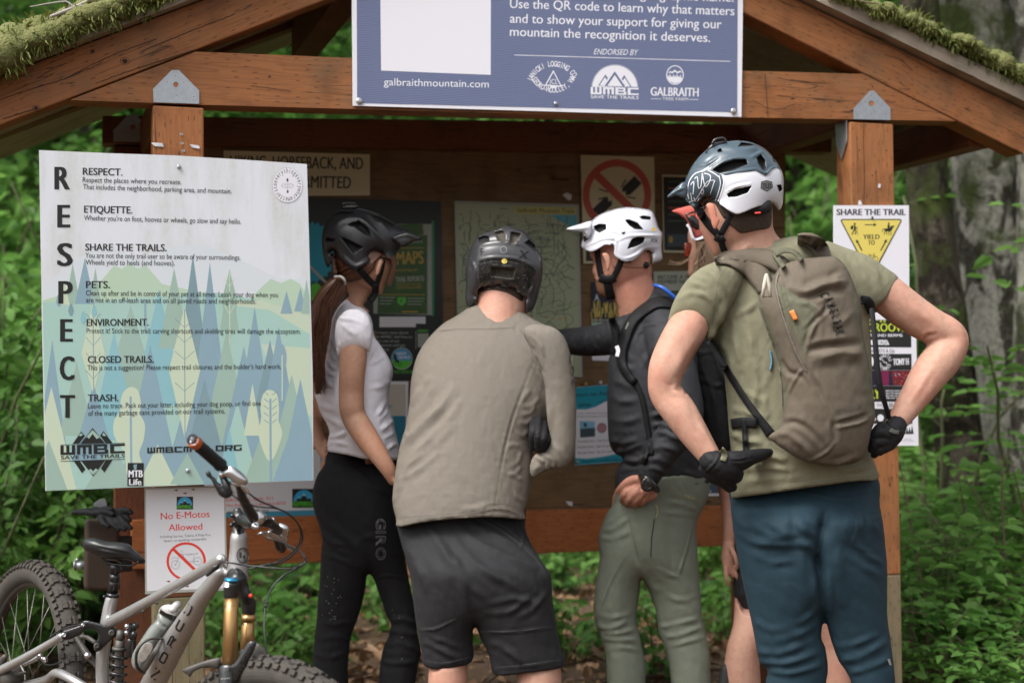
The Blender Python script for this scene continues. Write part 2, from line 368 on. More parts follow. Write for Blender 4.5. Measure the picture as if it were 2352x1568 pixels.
def cloth(name, col, weave=900, fuzz=.25, var=.12, rough=.85, stripe=None):
    """woven fabric: thread grid, slubs, faint wear"""
    m = mat(name, col, rough=rough, spec=.18, sheen=fuzz*.12)
    t = m.node_tree; b = t.nodes['Principled BSDF']; L = t.links.new; tc = N(t, 'TexCoord')
    def nz(sc, det=4, rg=.6):
        n = N(t, 'TexNoise'); n.inputs['Scale'].default_value = sc; n.inputs['Detail'].default_value = det; n.inputs['Roughness'].default_value = rg; L(tc.outputs['Object'], n.inputs['Vector']); return n.outputs['Fac']
    big, mid, fine = nz(5, 5), nz(60, 4, .7), nz(weave, 2)
    f = math_(t, 'ADD', math_(t, 'ADD', math_(t, 'MULTIPLY', big, .8), math_(t, 'MULTIPLY', mid, .5)), math_(t, 'MULTIPLY', fine, .5))
    r = N(t, 'MapRange'); r.inputs[1].default_value = .6; r.inputs[2].default_value = 1.2; L(f, r.inputs[0])
    L(mixc(t, r.outputs[0], tuple(c*(1-var) for c in col), tuple(min(1, c*(1+var)) for c in col)), b.inputs['Base Color'])
    h = math_(t, 'ADD', fine, math_(t, 'MULTIPLY', mid, 1.2))
    if stripe:
        wv = N(t, 'TexWave', wave_type='BANDS', bands_direction='Z'); wv.inputs['Scale'].default_value = stripe; wv.inputs['Distortion'].default_value = .4; L(tc.outputs['Object'], wv.inputs['Vector'])
        h = math_(t, 'ADD', h, math_(t, 'MULTIPLY', wv.outputs['Fac'], .9))
    bp = N(t, 'Bump'); bp.inputs['Strength'].default_value = .35; bp.inputs['Distance'].default_value = .0016; L(h, bp.inputs['Height'])
    bp2 = N(t, 'Bump'); bp2.inputs['Strength'].default_value = .22; bp2.inputs['Distance'].default_value = .008; L(nz(22, 5, .55), bp2.inputs['Height']); L(bp.outputs[0], bp2.inputs['Normal']); L(bp2.outputs[0], b.inputs['Normal']); return m
def paper(name, col, rough=.5, dirt=.12, dcol=(.45, .44, .3)):
    return mat(name, col, rough=rough, spec=.3, noise=(7, .35), col2=tuple(c*(1-dirt)+d*dirt for c, d in zip(col, dcol)))

# ------------------------------------------------------------------ things laid on a modelled surface
from mathutils.bvhtree import BVHTree
class Surf:
    """answers which point of a set of meshes lies at a picture position; used to lay straps and lettering on cloth, skin and shells"""
    def __init__(s, ms, z):
        V, F, M = join([(m[0], m[1], m[2]) for m in ms]); s.t = BVHTree.FromPolygons([tuple(v) for v in V], [tuple(f) for f in F]); s.z = z
    def on(s, xy, lift=0.):
        xy = np.asarray(xy, float).reshape(-1, 2); d = P(xy[:, 0], xy[:, 1], 1.0)-EYE; out = []; last = None; fw = CMN[:3, 2]*-1
        for q in d:
            n = np.linalg.norm(q); h = s.t.ray_cast(Vector(EYE), Vector(q/n), 20)
            if h[0] is not None: p = np.array(h[0]); last = (p-EYE) @ fw
            else: p = EYE+q*(last or s.z)
            out.append(p-q/n*lift)
        return np.array(out)
def ribbon(sf, k, path, width, thick=.003, lift=.003, closed_steps=4):
    p = np.array(path, float); w_ = np.broadcast_to(np.asarray(width, float), len(p)).copy()
    q = catmull(np.c_[p, w_], False, closed_steps) if len(p) > 2 else np.c_[p, w_]
    q = resample(q, max(6., .4*np.median(w_)), False); p, w_ = q[:, :2], q[:, 2]
    t = np.gradient(p, axis=0); t /= np.linalg.norm(t, axis=1)[:, None]+1e-9; nn = np.stack([-t[:, 1], t[:, 0]], 1)*w_[:, None]/2
    rows = [sf.on(Z(k, p+nn*f), lift+thick*g) for f, g in ((-1, .5), (-.6, 1), (.6, 1), (1, .5))]+[sf.on(Z(k, p+nn*f), lift-thick*.4) for f in (1, -1)]
    n = len(p); V = np.vstack(rows); m = len(rows); F = []
    for r in range(m):
        s_ = (r+1) % m
        for i in range(n-1): F.append((r*n+i, r*n+i+1, s_*n+i+1, s_*n+i))
    F.append(tuple(r*n for r in range(m))); F.append(tuple(r*n+n-1 for r in range(m-1, -1, -1)))
    return V, F, [0]*len(F)
def prints(sf, k, name, parent, fn, lift=.0025):
    """flat print laid on a surface; fn draws on the Print"""
    p = Print(sf, k, lift); fn(p); V, F, M = join(p.parts, p.mi); k_ = [i for i, f in enumerate(F) if name != 'seam' or np.ptp(V[list(f)], axis=0).max() < .05]; F = [F[i] for i in k_]; M = [M[i] for i in k_]; return obj(name, (V, F, M), p.mats, parent, smooth=False)
def hand(wr, d, side, up, L=.18, curl=.5, thumb=.9):
    """palm, four unequal bent fingers and a thumb; d points along the fingers, side towards the thumb, up out of the back of the hand"""
    wr, d, side, up = (np.asarray(a, float) for a in (wr, d, side, up)); d = d/np.linalg.norm(d); side = side-d*(side @ d); side /= np.linalg.norm(side); up = np.cross(d, side)*np.sign(np.cross(d, side) @ up)
    pl = L*.52; ms = [tube([wr-d*.02, wr+d*.015, wr+d*pl*.5, wr+d*pl], [.026, .027, .037, .038], 16, True, .42, side)]
    for i, (o, l, r) in enumerate(((.029, .42, .0088), (.0095, .47, .0092), (-.010, .43, .0088), (-.028, .34, .0076))):
        b = wr+d*pl*.93+side*o; a = .25; pts = [b-d*.02, b]; q = b
        for f in (.45, .32, .25):
            a += curl*(.6 if f == .45 else 1); q = q+(d*math.cos(a)-up*math.sin(a))*l*L*f; pts.append(q)
        ms.append(round_tube(pts, [r*1.1, r*1.08, r, r*.95, r*.85], 10, up=side))
    b = wr+d*.03+side*.024; q1 = b+(d*.55+side*.75)*L*.22; q2 = q1+(d*.85+side*.35-up*.2*thumb)*L*.19; q3 = q2+(d*.95-side*.05-up*.3*thumb)*L*.14
    ms.append(round_tube([b-d*.01, b, q1, q2, q3], [.015, .015, .0125, .0105, .009], 10, up=up)); return ms
def tuck(parts, garments, shrink=.9, gap=.022):
    """keep the covered parts of a body inside the clothes that cover them"""
    ts = [BVHTree.FromPolygons([tuple(v) for v in g[0]], [tuple(f) for f in g[1]]) for g in garments]; out = []; ey = Vector(EYE)
    for (v, f, m) in parts:
        v = v.copy(); c = v.reshape(-1, 20, 3).mean(1, keepdims=True) if len(v) % 20 == 0 else v.mean(0).reshape(1, 1, 3)
        v = (c+(v.reshape(c.shape[0], -1, 3)-c)*shrink).reshape(-1, 3)
        for i, p in enumerate(v):
            q = p-EYE; L = np.linalg.norm(q); q = Vector(q/L); a = -1; b = -1
            for t in ts:
                h = t.ray_cast(ey, q, 30)
                if h[0] is None: continue
                s0 = s1 = h[3]; n = 0
                while n < 5:
                    h = t.ray_cast(ey+q*(s1+.002), q, 30); n += 1
                    if h[0] is None: break
                    s1 += .002+h[3]
                a = max(a, s0); b = max(b, s1)
            if a < 0: continue
            g = min(gap, max(b-a, 0)*.35); v[i] = EYE+np.array(q)*min(max(L, a+g), max(b-g, a+g))
        out.append((v, f, m))
    return out
def patch(sf, outline, thick, step=2.5, smooth=True):
    """a thin layer (hair, stubble) following a surface inside an outline"""
    def zf(x, y): p = sf.on(np.stack([x, y], 1)); return (p-EYE) @ (CMN[:3, 2]*-1)
    return inflate(outline, zf, 1.0, step, cap=thick/sf.z*FD, smooth=smooth)
# ------------------------------------------------------------------ planes and printed signs
def sr(r, g, b, k=1.0):
    f = lambda c: (c/12.92 if c <= .04045 else ((c+.055)/1.055)**2.4)
    return tuple(min(.9, f(c/255)*k) for c in (r, g, b))
UP = np.array((0, 0, 1.))
class Plane:
    def __init__(s, p, d, up=UP):
        s.p = np.asarray(p, float); s.d = np.asarray(d, float)/np.linalg.norm(d); n = np.cross(s.d, up); s.n = n/np.linalg.norm(n); s.up = np.cross(s.n, s.d)
        if s.n @ (EYE-s.p) < 0: s.n = -s.n
    def on(s, xy, lift=0.):
        xy = np.asarray(xy, float).reshape(-1, 2); q = P(xy[:, 0], xy[:, 1], 1.0)-EYE
        p0 = s.p+s.n*lift; t = ((p0-EYE) @ s.n)/(q @ s.n); return EYE+q*t[:, None]
def slab(pl, poly, front, thick, axis=None):
    """prism whose front face is the polygon on the plane; UVs run along axis"""
    A = pl.on(poly, 0)+pl.n*front; B = A-pl.n*thick; n = len(A); V = np.vstack([A, B])
    a, b, c = A[0], A[1], A[2]
    order = list(range(n))
    area = sum(np.cross(A[i]-A[0], A[(i+1) % n]-A[0]) @ pl.n for i in range(n))
    if area < 0: order = order[::-1]
    F = [tuple(order), tuple(i+n for i in order[::-1])]
    for k in range(n):
        i, j = order[k], order[(k+1) % n]; F.append((i, i+n, j+n, j))
    ax = pl.d if axis is None else np.asarray(axis, float)/np.linalg.norm(axis); bx = np.cross(pl.n, ax); off = RNG.random(2)*5
    uv = []
    for f in F:
        for i in f: p = V[i]; uv.append((p @ ax+off[0], p @ bx+(p @ pl.n)+off[1]))
    return V, F, None, uv
_tx = {}
def text2d(body, bold=0.0):
    k = (body, bold)
    if k not in _tx:
        c = bpy.data.curves.new('t', 'FONT'); c.body = body; c.offset = bold; c.resolution_u = 3
        o = bpy.data.objects.new('t', c); COL.objects.link(o); dg = bpy.context.evaluated_depsgraph_get(); dg.update()
        me = bpy.data.meshes.new_from_object(o.evaluated_get(dg)); v = np.array([(p.co.x, p.co.y) for p in me.vertices]).reshape(-1, 2)
        f = [tuple(p.vertices) for p in me.polygons]; bpy.data.objects.remove(o); bpy.data.curves.remove(c); bpy.data.meshes.remove(me); _tx[k] = (v, f)
    return _tx[k]
CAP = None
def cap_h():
    global CAP
    if CAP is None: CAP = text2d('H')[0][:, 1].max()
    return CAP
BLK = {'W': [(0, 0, .22, 1), (.4, .25, .6, 1), (.78, 0, 1, 1), (.22, 0, .78, .25)], 'M': [(0, 0, .22, 1), (.4, 0, .6, .75), (.78, 0, 1, 1), (.22, .75, .78, 1)],
       'B': [(0, 0, .26, 1), (.26, .8, .92, 1), (.26, .42, .9, .6), (.26, 0, 1, .2), (.72, .6, .92, .8), (.76, .2, 1, .42)], 'C': [(0, 0, .26, 1), (.26, .78, 1, 1), (.26, 0, 1, .22)],
       'T': [(0, .78, 1, 1), (.37, 0, .63, .78)], 'O': [(0, 0, .26, 1), (.74, 0, 1, 1), (.26, .78, .74, 1), (.26, 0, .74, .22)],
       'R': [(0, 0, .26, 1), (.26, .78, 1, 1), (.74, .42, 1, .78), (.26, .36, .74, .56), (.6, 0, .88, .38)], 'G': [(0, 0, .26, 1), (.26, .78, 1, 1), (.26, 0, 1, .22), (.74, .22, 1, .5)],
       '.': [(.3, 0, .62, .25)]}
class Print:
    """flat print on a plane, layer over layer; everything ends up in one mesh"""
    def __init__(s, pl, k='D', lift=.0003, step=None): s.pl, s.k, s.l, s.st, s.parts, s.mi, s.mats, s.clip = pl, k, lift, .000006, [], [], [], None
    def _m(s, m):
        if m not in s.mats: s.mats.append(m)
        return s.mats.index(m)
    def _add(s, xy, F, m):
        s.l += s.st; V = s.pl.on(Z(s.k, np.asarray(xy, float)), s.l); s.parts.append((V, F, [])); s.mi.append(s._m(m))
    def poly(s, pts, m, smooth=False):
        p = np.array(pts, float).reshape(-1, 2)
        if smooth: p = catmull(p, True, 4)
        if s.clip is not None:
            c = s.clip
            for i in range(len(c)):
                a, b = np.array(c[i], float), np.array(c[(i+1) % len(c)], float); e = b-a; sd = lambda q: e[0]*(q[1]-a[1])-e[1]*(q[0]-a[0]); r = []
                for j in range(len(p)):
                    u, v = p[j], p[(j+1) % len(p)]; su, sv = sd(u), sd(v)
                    if su >= 0: r.append(u)
                    if (su >= 0) != (sv >= 0): r.append(u+(v-u)*su/(su-sv))
                p = np.array(r).reshape(-1, 2)
                if len(p) < 3: return
        s._add(p, [tuple(range(len(p)))], m)
    def rect(s, x0, y0, x1, y1, m): s.poly([(x0, y0), (x1, y0), (x1, y1), (x0, y1)], m)
    def disc(s, x, y, rx, ry, m, n=28): a = np.arange(n)/n*2*math.pi; s.poly(np.stack([x+rx*np.cos(a), y+ry*np.sin(a)], 1), m)
    def ring(s, x, y, rx, ry, w_, m, n=40, a0=0, a1=2*math.pi):
        a = np.linspace(a0, a1, n); c, d = np.cos(a), np.sin(a); xy = np.vstack([np.stack([x+rx*c, y+ry*d], 1), np.stack([x+(rx-w_)*c, y+(ry-w_*ry/rx)*d], 1)])
        s._add(xy, [(i, i+1, n+i+1, n+i) for i in range(n-1)], m)
    def line(s, pts, w_, m):
        p = np.array(pts, float).reshape(-1, 2); t = np.gradient(p, axis=0); t /= np.linalg.norm(t, axis=1)[:, None]+1e-9; q = np.stack([-t[:, 1], t[:, 0]], 1)*w_/2; n = len(p)
        s._add(np.vstack([p+q, p-q]), [(i, i+1, n+i+1, n+i) for i in range(n-1)], m)
    def text(s, body, x0, y0, x1, y1, h, m, bold=.012, shear=0.):
        v, f = text2d(body, 0.)
        if not len(v): return
        if bold > .008 and h > (15 if s.k in ('S5', 'Z6') else 45) or bold > .021:
            L0 = math.hypot(x1-x0, y1-y0); sh = bold*h*(2.2 if s.k == 'S5' else 1.3 if h < 45 else 2.0); kx, ky = (x1-x0)/L0*sh, (y1-y0)/L0*sh
            s.text(body, x0, y0, x1-kx, y1-ky, h, m, 0, shear); x0 += kx; y0 += ky
            if sh > .05*h: s.text(body, x0-kx*.5, y0-ky*.5, x1-kx*.5, y1-ky*.5, h, m, 0, shear)
        v = v.copy(); w_ = v[:, 0].max()-v[:, 0].min(); tx = (v[:, 0]-v[:, 0].min())/w_; ty = v[:, 1]/cap_h(); tx = tx+shear*ty*h/math.hypot(x1-x0, y1-y0)
        L = math.hypot(x1-x0, y1-y0); ux, uy = (x1-x0)/L, (y1-y0)/L
        s._add(np.stack([x0+(x1-x0)*tx+uy*ty*h, y0+(y1-y0)*tx-ux*ty*h], 1), f, m)
    def block(s, body, x0, y0, x1, y1, h, m, gap=.13):
        wd = [.5 if c == '.' else 1 for c in body]; tot = sum(wd)+gap*(len(wd)-1); q = 0
        for c, wc in zip(body, wd):
            for a, b, c2, d in BLK[c]:
                g = lambda u, v: (x0+(x1-x0)*((q+u*wc)/tot), y0+(y1-y0)*((q+u*wc)/tot)-v*h)
                s.l -= s.st*.8; s.poly([g(a, b), g(c2, b), g(c2, d), g(a, d)], m)
            q += wc+gap
    def arc(s, body, cx, cy, rx, ry, a0, a1, h, m, wch, bold=.01, inward=False):
        n = len(body)
        for i, ch in enumerate(body):
            if ch == ' ': continue
            v, f = text2d(ch, bold); a = a0+(a1-a0)*(i/(max(n-1, 1))); v = v-[(v[:, 0].max()+v[:, 0].min())/2, 0]; v = v/cap_h()*h*[wch, 1]
            sg = -1 if inward else 1; c, d = math.cos(a), math.sin(a)
            # outward normal (c, -d) in picture; tangent clockwise (d, c)
            X = cx+rx*c+sg*(v[:, 0]*d+v[:, 1]*c); Y = cy-ry*d+sg*(v[:, 0]*c-v[:, 1]*d)*ry/rx
            s.l -= s.st*.8; s._add(np.stack([X, Y], 1), f, m)
    def done(s, board, board_mat, name, parent=None, edge=None):
        """board: (V, F, ..)"""
        b = (board[0], board[1], []); V, F, M = join([b]+s.parts, [0]+[i+1 for i in s.mi]); return obj(name, (V, F, M), [board_mat]+s.mats, parent, smooth=False)
def wmbc_logo(p, ox, oy, sc, m, bgc=None):
    """mountain club emblem: three outlined peaks, mirrored below; unit box 500 wide"""
    q = lambda pts: [(ox+a*sc, oy+b*sc) for a, b in pts]
    p.poly(q([(165, 118), (250, 0), (335, 118)]), m); p.poly(q([(100, 120), (165, 30), (190, 66), (152, 120)]), m); p.poly(q([(400, 120), (335, 30), (310, 66), (348, 120)]), m)

# ------------------------------------------------------------------ materials of the place
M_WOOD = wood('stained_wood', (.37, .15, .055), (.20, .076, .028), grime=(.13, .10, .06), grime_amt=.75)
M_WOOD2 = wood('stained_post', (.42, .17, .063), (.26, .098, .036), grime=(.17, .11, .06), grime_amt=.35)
M_WOODD = wood('shaded_frame_wood', (.20, .07, .03), (.11, .038, .018), grime=(.07, .05, .03), grime_amt=.5)  # darker copy of the stained wood, with the shade put into its colour
M_RAIL = wood('rail_wood', (.52, .18, .058), (.31, .095, .033), grime=(.15, .07, .03), grime_amt=.4)
M_PLY = wood('board_plywood', (.25, .155, .075), (.125, .074, .036), grime=(.10, .075, .04), incise=False, grime_amt=.5)
M_GREY = wood('weathered_board', (.40, .34, .27), (.26, .215, .17), grime=(.12, .12, .06), incise=False, grime_amt=.6)
M_BASE = wood('weathered_post_foot', (.26, .2, .12), (.17, .14, .085), grime=(.10, .11, .05), grime_amt=.6)
M_GALV = mat('galvanised_steel', (.50, .53, .56), .42, .75, noise=(60, .4), col2=(.36, .39, .42), bump=(90, .15, .001))
M_HOLE = mat('dark_nail', (.05, .045, .04), .5, .6)
M_WHITE = mat('sign_white', sr(224, 228, 235), .42)
def grime(m, c1, c2, amt):
    t = m.node_tree; L = t.links.new; ge = N(t, 'NewGeometry'); mp = N(t, 'Mapping'); mp.inputs['Scale'].default_value = (9, 9, 2.2); L(ge.outputs['Position'], mp.inputs[0])
    n = N(t, 'TexNoise'); n.inputs['Scale'].default_value = 1.; n.inputs['Detail'].default_value = 7; n.inputs['Roughness'].default_value = .7; L(mp.outputs[0], n.inputs['Vector'])
    n2 = N(t, 'TexNoise'); n2.inputs['Scale'].default_value = 120.; n2.inputs['Detail'].default_value = 2; L(ge.outputs['Position'], n2.inputs['Vector'])
    r = N(t, 'MapRange'); r.inputs[1].default_value = .45; r.inputs[2].default_value = .75; L(n.outputs['Fac'], r.inputs[0]); L(mixc(t, math_(t, 'MULTIPLY', math_(t, 'MULTIPLY', r.outputs[0], math_(t, 'ADD', n2.outputs['Fac'], .4)), amt), c1, c2), t.nodes['Principled BSDF'].inputs['Base Color'])
grime(M_WHITE, sr(224, 228, 236), (.40, .41, .28), .55)
M_WHITE2 = paper('paper_white', sr(226, 226, 232), .55, .14)
M_CREAM = paper('old_white_sign', sr(226, 218, 186), .6, .3, (.3, .29, .18))
M_INK = mat('black_ink', (.012, .014, .013), .5)
M_INKD = mat('worn_black_ink', (.03, .03, .03), .6)
M_RED = mat('red_ink', sr(222, 62, 48), .5)
M_REDF = mat('faded_red_ink', sr(196, 96, 82), .6)
M_TEAL = mat('teal_ink', sr(20, 150, 175), .5)
M_BLUE = mat('blue_sign_face', sr(101, 111, 145), .42, noise=(3, .3), col2=sr(110, 120, 152))
def corrugate(m):
    t = m.node_tree; tc = N(t, 'TexCoord'); wv = N(t, 'TexWave', wave_type='BANDS', bands_direction='Z'); wv.inputs['Scale'].default_value = 60; wv.inputs['Distortion'].default_value = .15; t.links.new(tc.outputs['Object'], wv.inputs['Vector'])
    bp = N(t, 'Bump'); bp.inputs['Strength'].default_value = .35; bp.inputs['Distance'].default_value = .0012; t.links.new(wv.outputs['Fac'], bp.inputs['Height']); t.links.new(bp.outputs[0], t.nodes['Principled BSDF'].inputs['Normal'])
corrugate(M_BLUE)
M_PWHITE = mat('white_print', sr(232, 232, 240), .45)
M_YEL = mat('yellow_ink', sr(226, 208, 104), .5)
M_SCREW = mat('steel_screw', (.55, .55, .55), .3, .9)
M_LAM = mat('laminate_edge', (.38, .38, .34), .3)

# ------------------------------------------------------------------ the shelter
FL, FR = np.array((-.945, 4.0, 0.)), np.array((1.188, 4.70, 0.))
KD = (FR-FL)/np.linalg.norm(FR-FL); KN = np.cross(KD, UP)       # KN points to the viewer side
PF = Plane(FL, KD)                                                # front face of the front frame
BL, BR = np.array((-1.275, 4.86, 0.)), np.array((.93, 5.545, 0.))
BD = (BR-BL)/np.linalg.norm(BR-BL); PB = Plane(BL, BD)            # front face of the back frame and board
shelter = thing('trail_shelter', 'stained timber trailhead shelter with mossy gabled roof and a notice board', 'shelter', (.1, 4.9, 0))
def part(name, pl, poly, front, thick, m, axis=None, bev=.004, parent=None):
    s = slab(pl, poly, front, thick, axis); o = obj(name, s, m, parent or shelter, smooth=False, uv=s[3])
    if bev: bevel(o, bev)
    return o
def post(name, pl, xl, xr, ytop, m, foot_y=None, thick=.09, label=None):
    """square post down to the ground; its left and right edge are given where it is cut by the height ytop"""
    a, b = pl.on([(xl, ytop)])[0], pl.on([(xr, ytop)])[0]; h = a[2]
    c = (a+b)/2; hw = np.linalg.norm((b-a)[:2])/2
    def seg(z0, z1_, mm, nm, par):
        cc = np.array((c[0], c[1], (z0+z1_)/2))-pl.n*thick/2
        V, F, _ = box(cc, pl.d*hw, pl.n*thick/2, UP*(z1_-z0)/2); uv = []
        for f in F:
            for i in f: p = V[i]; uv.append((p[2]*1.0, p @ pl.d+p @ pl.n+hw*7))
        return bevel(obj(nm, (V, F), mm, par, smooth=False, uv=uv), .005)
    if foot_y is None: return seg(-.1, h-.002, m, name, shelter), c, hw
    zf = pl.on([((xl+xr)/2, foot_y)])[0][2]
    o = seg(zf, h-.002, m, name, shelter); seg(-.1, zf-.001, M_BASE, 'post_foot', o); return o, c, hw
post('post', PF, 351, 468, 240, M_WOOD2, 1370); post('post', PF, 1952, 2052, 278, M_WOOD2, 1322)
part('beam', PF, [(160, 230), (449, 119), (1220, 150), (1983, 170), (2196, 278), (1220, 262), (470, 241)], 0, .09, M_WOOD, bev=0)
def ry(x, a): return a[0]+(a[1]-a[0])*(x-a[2])/(a[3]-a[2])
LT, LB, RT, RB = (176, 0, 0, 468), (288, 0, 0, 749), (0, 252, 1829, 2352), (32, 277, 1710, 2196)
xa = 1233
pa = PF.on([(0, 176), (468, 0)]); part('rafter', PF, [(-420, ry(-420, LT)), (xa, ry(xa, LT)), (xa, ry(xa, LB)), (-420, ry(-420, LB))], .004, .09, M_WOOD, pa[1]-pa[0])
pb = PF.on([(1829, 0), (2352, 252)]); part('rafter', PF, [(xa, ry(xa, RT)), (2374, ry(2374, RT)), (2350, ry(2350, RB)), (xa, ry(xa, RB))], .004, .09, M_WOOD, pb[1]-pb[0])
# roof deck, left and right slope
part('roof_slope', PF, [(-480, ry(-480, LT)-3), (xa, ry(xa, LT)-3), (xa, ry(xa, LT)-32), (-480, ry(-480, LT)-30)], .05, 1.45, M_GREY, pa[1]-pa[0], 0)
part('roof_slope', PF, [(xa+1, ry(xa, RT)-3), (2420, ry(2420, RT)-3), (2420, ry(2420, RT)-38), (xa+1, ry(xa, RT)-32)], .05, 1.45, M_GREY, pb[1]-pb[0], 0)
# back frame: the same gable one bay further in
PBF = Plane(BL+KN*0.0, BD)
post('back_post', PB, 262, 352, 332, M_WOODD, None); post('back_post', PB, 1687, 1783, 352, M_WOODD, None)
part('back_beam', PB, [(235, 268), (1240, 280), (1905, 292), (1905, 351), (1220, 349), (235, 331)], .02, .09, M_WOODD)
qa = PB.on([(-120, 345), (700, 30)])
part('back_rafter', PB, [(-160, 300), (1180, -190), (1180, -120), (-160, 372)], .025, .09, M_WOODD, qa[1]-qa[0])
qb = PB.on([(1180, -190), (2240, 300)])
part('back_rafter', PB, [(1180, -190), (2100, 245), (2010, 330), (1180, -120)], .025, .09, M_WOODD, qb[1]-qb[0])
# side plates running from front to back under the roof, right eave purlin and left eave purlin
def spar(name, a, b, w_, h, m=M_WOODD):
    a, b = np.asarray(a), np.asarray(b); ax = (b-a)/np.linalg.norm(b-a); sx = np.cross(ax, UP); sx /= np.linalg.norm(sx)
    V, F, _ = box((a+b)/2, (b-a)/2, sx*w_/2, np.cross(sx, ax)*h/2); uv = [(V[i] @ ax, V[i] @ sx+V[i][2]) for f in F for i in f]
    return bevel(obj(name, (V, F), m, shelter, smooth=False, uv=uv), .004)
def pf(x, y, back=0.): return PF.on([(x, y)])[0]-PF.n*back
for (x, y) in ((404, 205), (2002, 235), (-330, 345), (2290, 285), (820, -70), (1650, -60)): spar('purlin', pf(x, y, .1), pf(x, y, .92), .085, .13)
part('backboard', PB, [(356, 325), (1684, 330), (1684, 1172), (356, 1186)], -.012, .02, M_PLY, bev=.002)
part('backboard', PB, [(1684.5, 335), (1800, 335), (1800, 1168), (1684.5, 1170)], .016, .015, M_PLY, bev=.002)
part('rail', PB, [(300, 1192), (1667, 1160), (1667, 1251), (300, 1305)], .03, .038, M_RAIL, bev=.004)
def timber_marks():
    p = Print(PF, 'Z1', .0052); M_CRK = mat('timber_crack', (.025, .015, .009), .9)
    for q in ([(0, 640), (180, 575), (420, 500), (640, 405)], [(420, 500), (700, 360), (1000, 250)], [(900, 330), (1240, 190), (1500, 90)], [(20, 760), (240, 690)], [(1600, 548), (1700, 560), (1850, 583)], [(640, 520), (900, 430), (1230, 322)]):
        q = resample(catmull(np.array(q, float), False, 4), 14, False); q[:, 1] += RNG.normal(0, 1.6, len(q)); p.line(q, 4.2, M_CRK)
    for x, y, r in ((797, 390, 17), (230, 690, 14), (590, 328, 9), (1720, 490, 6)): p.disc(x, y, r, r*.8, M_CRK, 11); p.ring(x, y, r*1.9, r*1.3, 2.5, M_CRK, 16)
    p.k = 'Z3'
    for q in ([(1331, 775), (1329, 940), (1334, 1120), (1330, 1300)], [(620, 640), (760, 700), (900, 660)], [(1000, 60), (1240, 200), (1500, 300), (1800, 470)], [(1460, 350), (1560, 380), (1640, 450)], [(700, 470), (720, 760)]):
        q = resample(catmull(np.array(q, float), False, 4), 14, False); q[:, 1] += RNG.normal(0, 1.4, len(q)); p.line(q, 3.4, M_CRK)
    for x, y in ((1387, 555), (1645, 634), (1385, 1120), (1302, 958), (1474, 960)): p.disc(x, y, 5, 5, M_CRK, 8)
    V, F, M = join(p.parts, p.mi); obj('wood_grain_marks', (V, F, M), p.mats, shelter, smooth=False)
    p = Print(PF, 'Z1', .003)
    for x, y in ((1157, 857), (1161, 915), (1170, 962)): p.disc(x, y, 11, 8, M_SCREW, 10); p.disc(x, y, 5, 4, M_HOLE, 8)
    V, F, M = join(p.parts, p.mi); obj('nails', (V, F, M), p.mats, shelter, smooth=False)
timber_marks()
# steel tie plates with nails
def plate(pl, k, poly, nails, hole, front, parent=shelter):
    sl_ = slab(pl, Z(k, poly), front, .003)
    p = Print(pl, k, front+.0004)
    for x, y in nails: p.disc(x, y, 8.5, 8.5, M_SCREW, 10); p.disc(x, y, 4, 4, M_HOLE, 8)
    if hole: p.disc(hole[0], hole[1], 16, 16, M_HOLE, 16); p.disc(hole[0]+1, hole[1]+2, 14, 13, M_RAIL, 14)
    V, F, M = join([(sl_[0], sl_[1], [])]+p.parts, [0]+[i+1 for i in p.mi]); return obj('tie_plate', (V, F, M), [M_GALV]+p.mats, parent, smooth=False)
plate(PF, 'Z1', [(975, 570), (1095, 450), (1140, 450), (1270, 580), (1270, 665), (980, 655)], [(1120, 484), (1069, 521), (1174, 526), (1012, 607), (1124, 611), (1236, 617)], (1122, 540), .004)
plate(PF, 'Z3', [(1262, 695), (1365, 582), (1390, 580), (1495, 690), (1497, 768), (1262, 762)], [(1377, 610), (1338, 648), (1420, 648), (1290, 728), (1380, 728), (1470, 728)], (1378, 660), .004)
plate(PB, 'Z1', [(722, 840), (812, 745), (862, 735), (945, 830), (945, 915), (722, 912)], [(850, 752), (805, 785), (755, 860), (850, 862)], (848, 812), .026)
plate(PB, 'Z3', [(515, 905), (560, 850), (585, 850), (645, 910), (645, 960), (515, 960)], [(570, 872)], None, .026)
def side_plate():
    c = pf(1952, 310, .045)-KD*.004; V, F, _ = box(c, KD*.0015, PF.n*.035, UP*.055); V[:, 2] -= np.where(V[:, 2] < c[2], 0, 0)
    a = [(-.035, .05), (.035, .05), (.035, -.02), (.0, -.075), (-.03, -.02)]
    A = np.array([c+PF.n*u+UP*v for u, v in a]); B = A-KD*.003; n = 5
    return obj('tie_plate', (np.vstack([A, B]), [tuple(range(n)), tuple(range(2*n-1, n-1, -1))]+[(i, (i+1) % n, n+(i+1) % n, n+i) for i in range(n)]), M_GALV, shelter, smooth=False)
side_plate()

# ------------------------------------------------------------------ signs on the front frame
def screw(pl, k, x, y, r, parent, lift=.004, name='screw', m=M_SCREW):
    c = pl.on(Z(k, [(x, y)]), lift)[0]; rr = r*ZT[k][2]*np.linalg.norm(c-EYE)/FD
    V, F, _ = ball((0, 0, 0), rr, 12, 6); V = V*[1, .35, 1]; ang = math.atan2(pl.n[0], -pl.n[1]); R = np.array(Matrix.Rotation(ang, 3, 'Z'))
    return obj(name, (V @ R.T+c, F), m, parent)
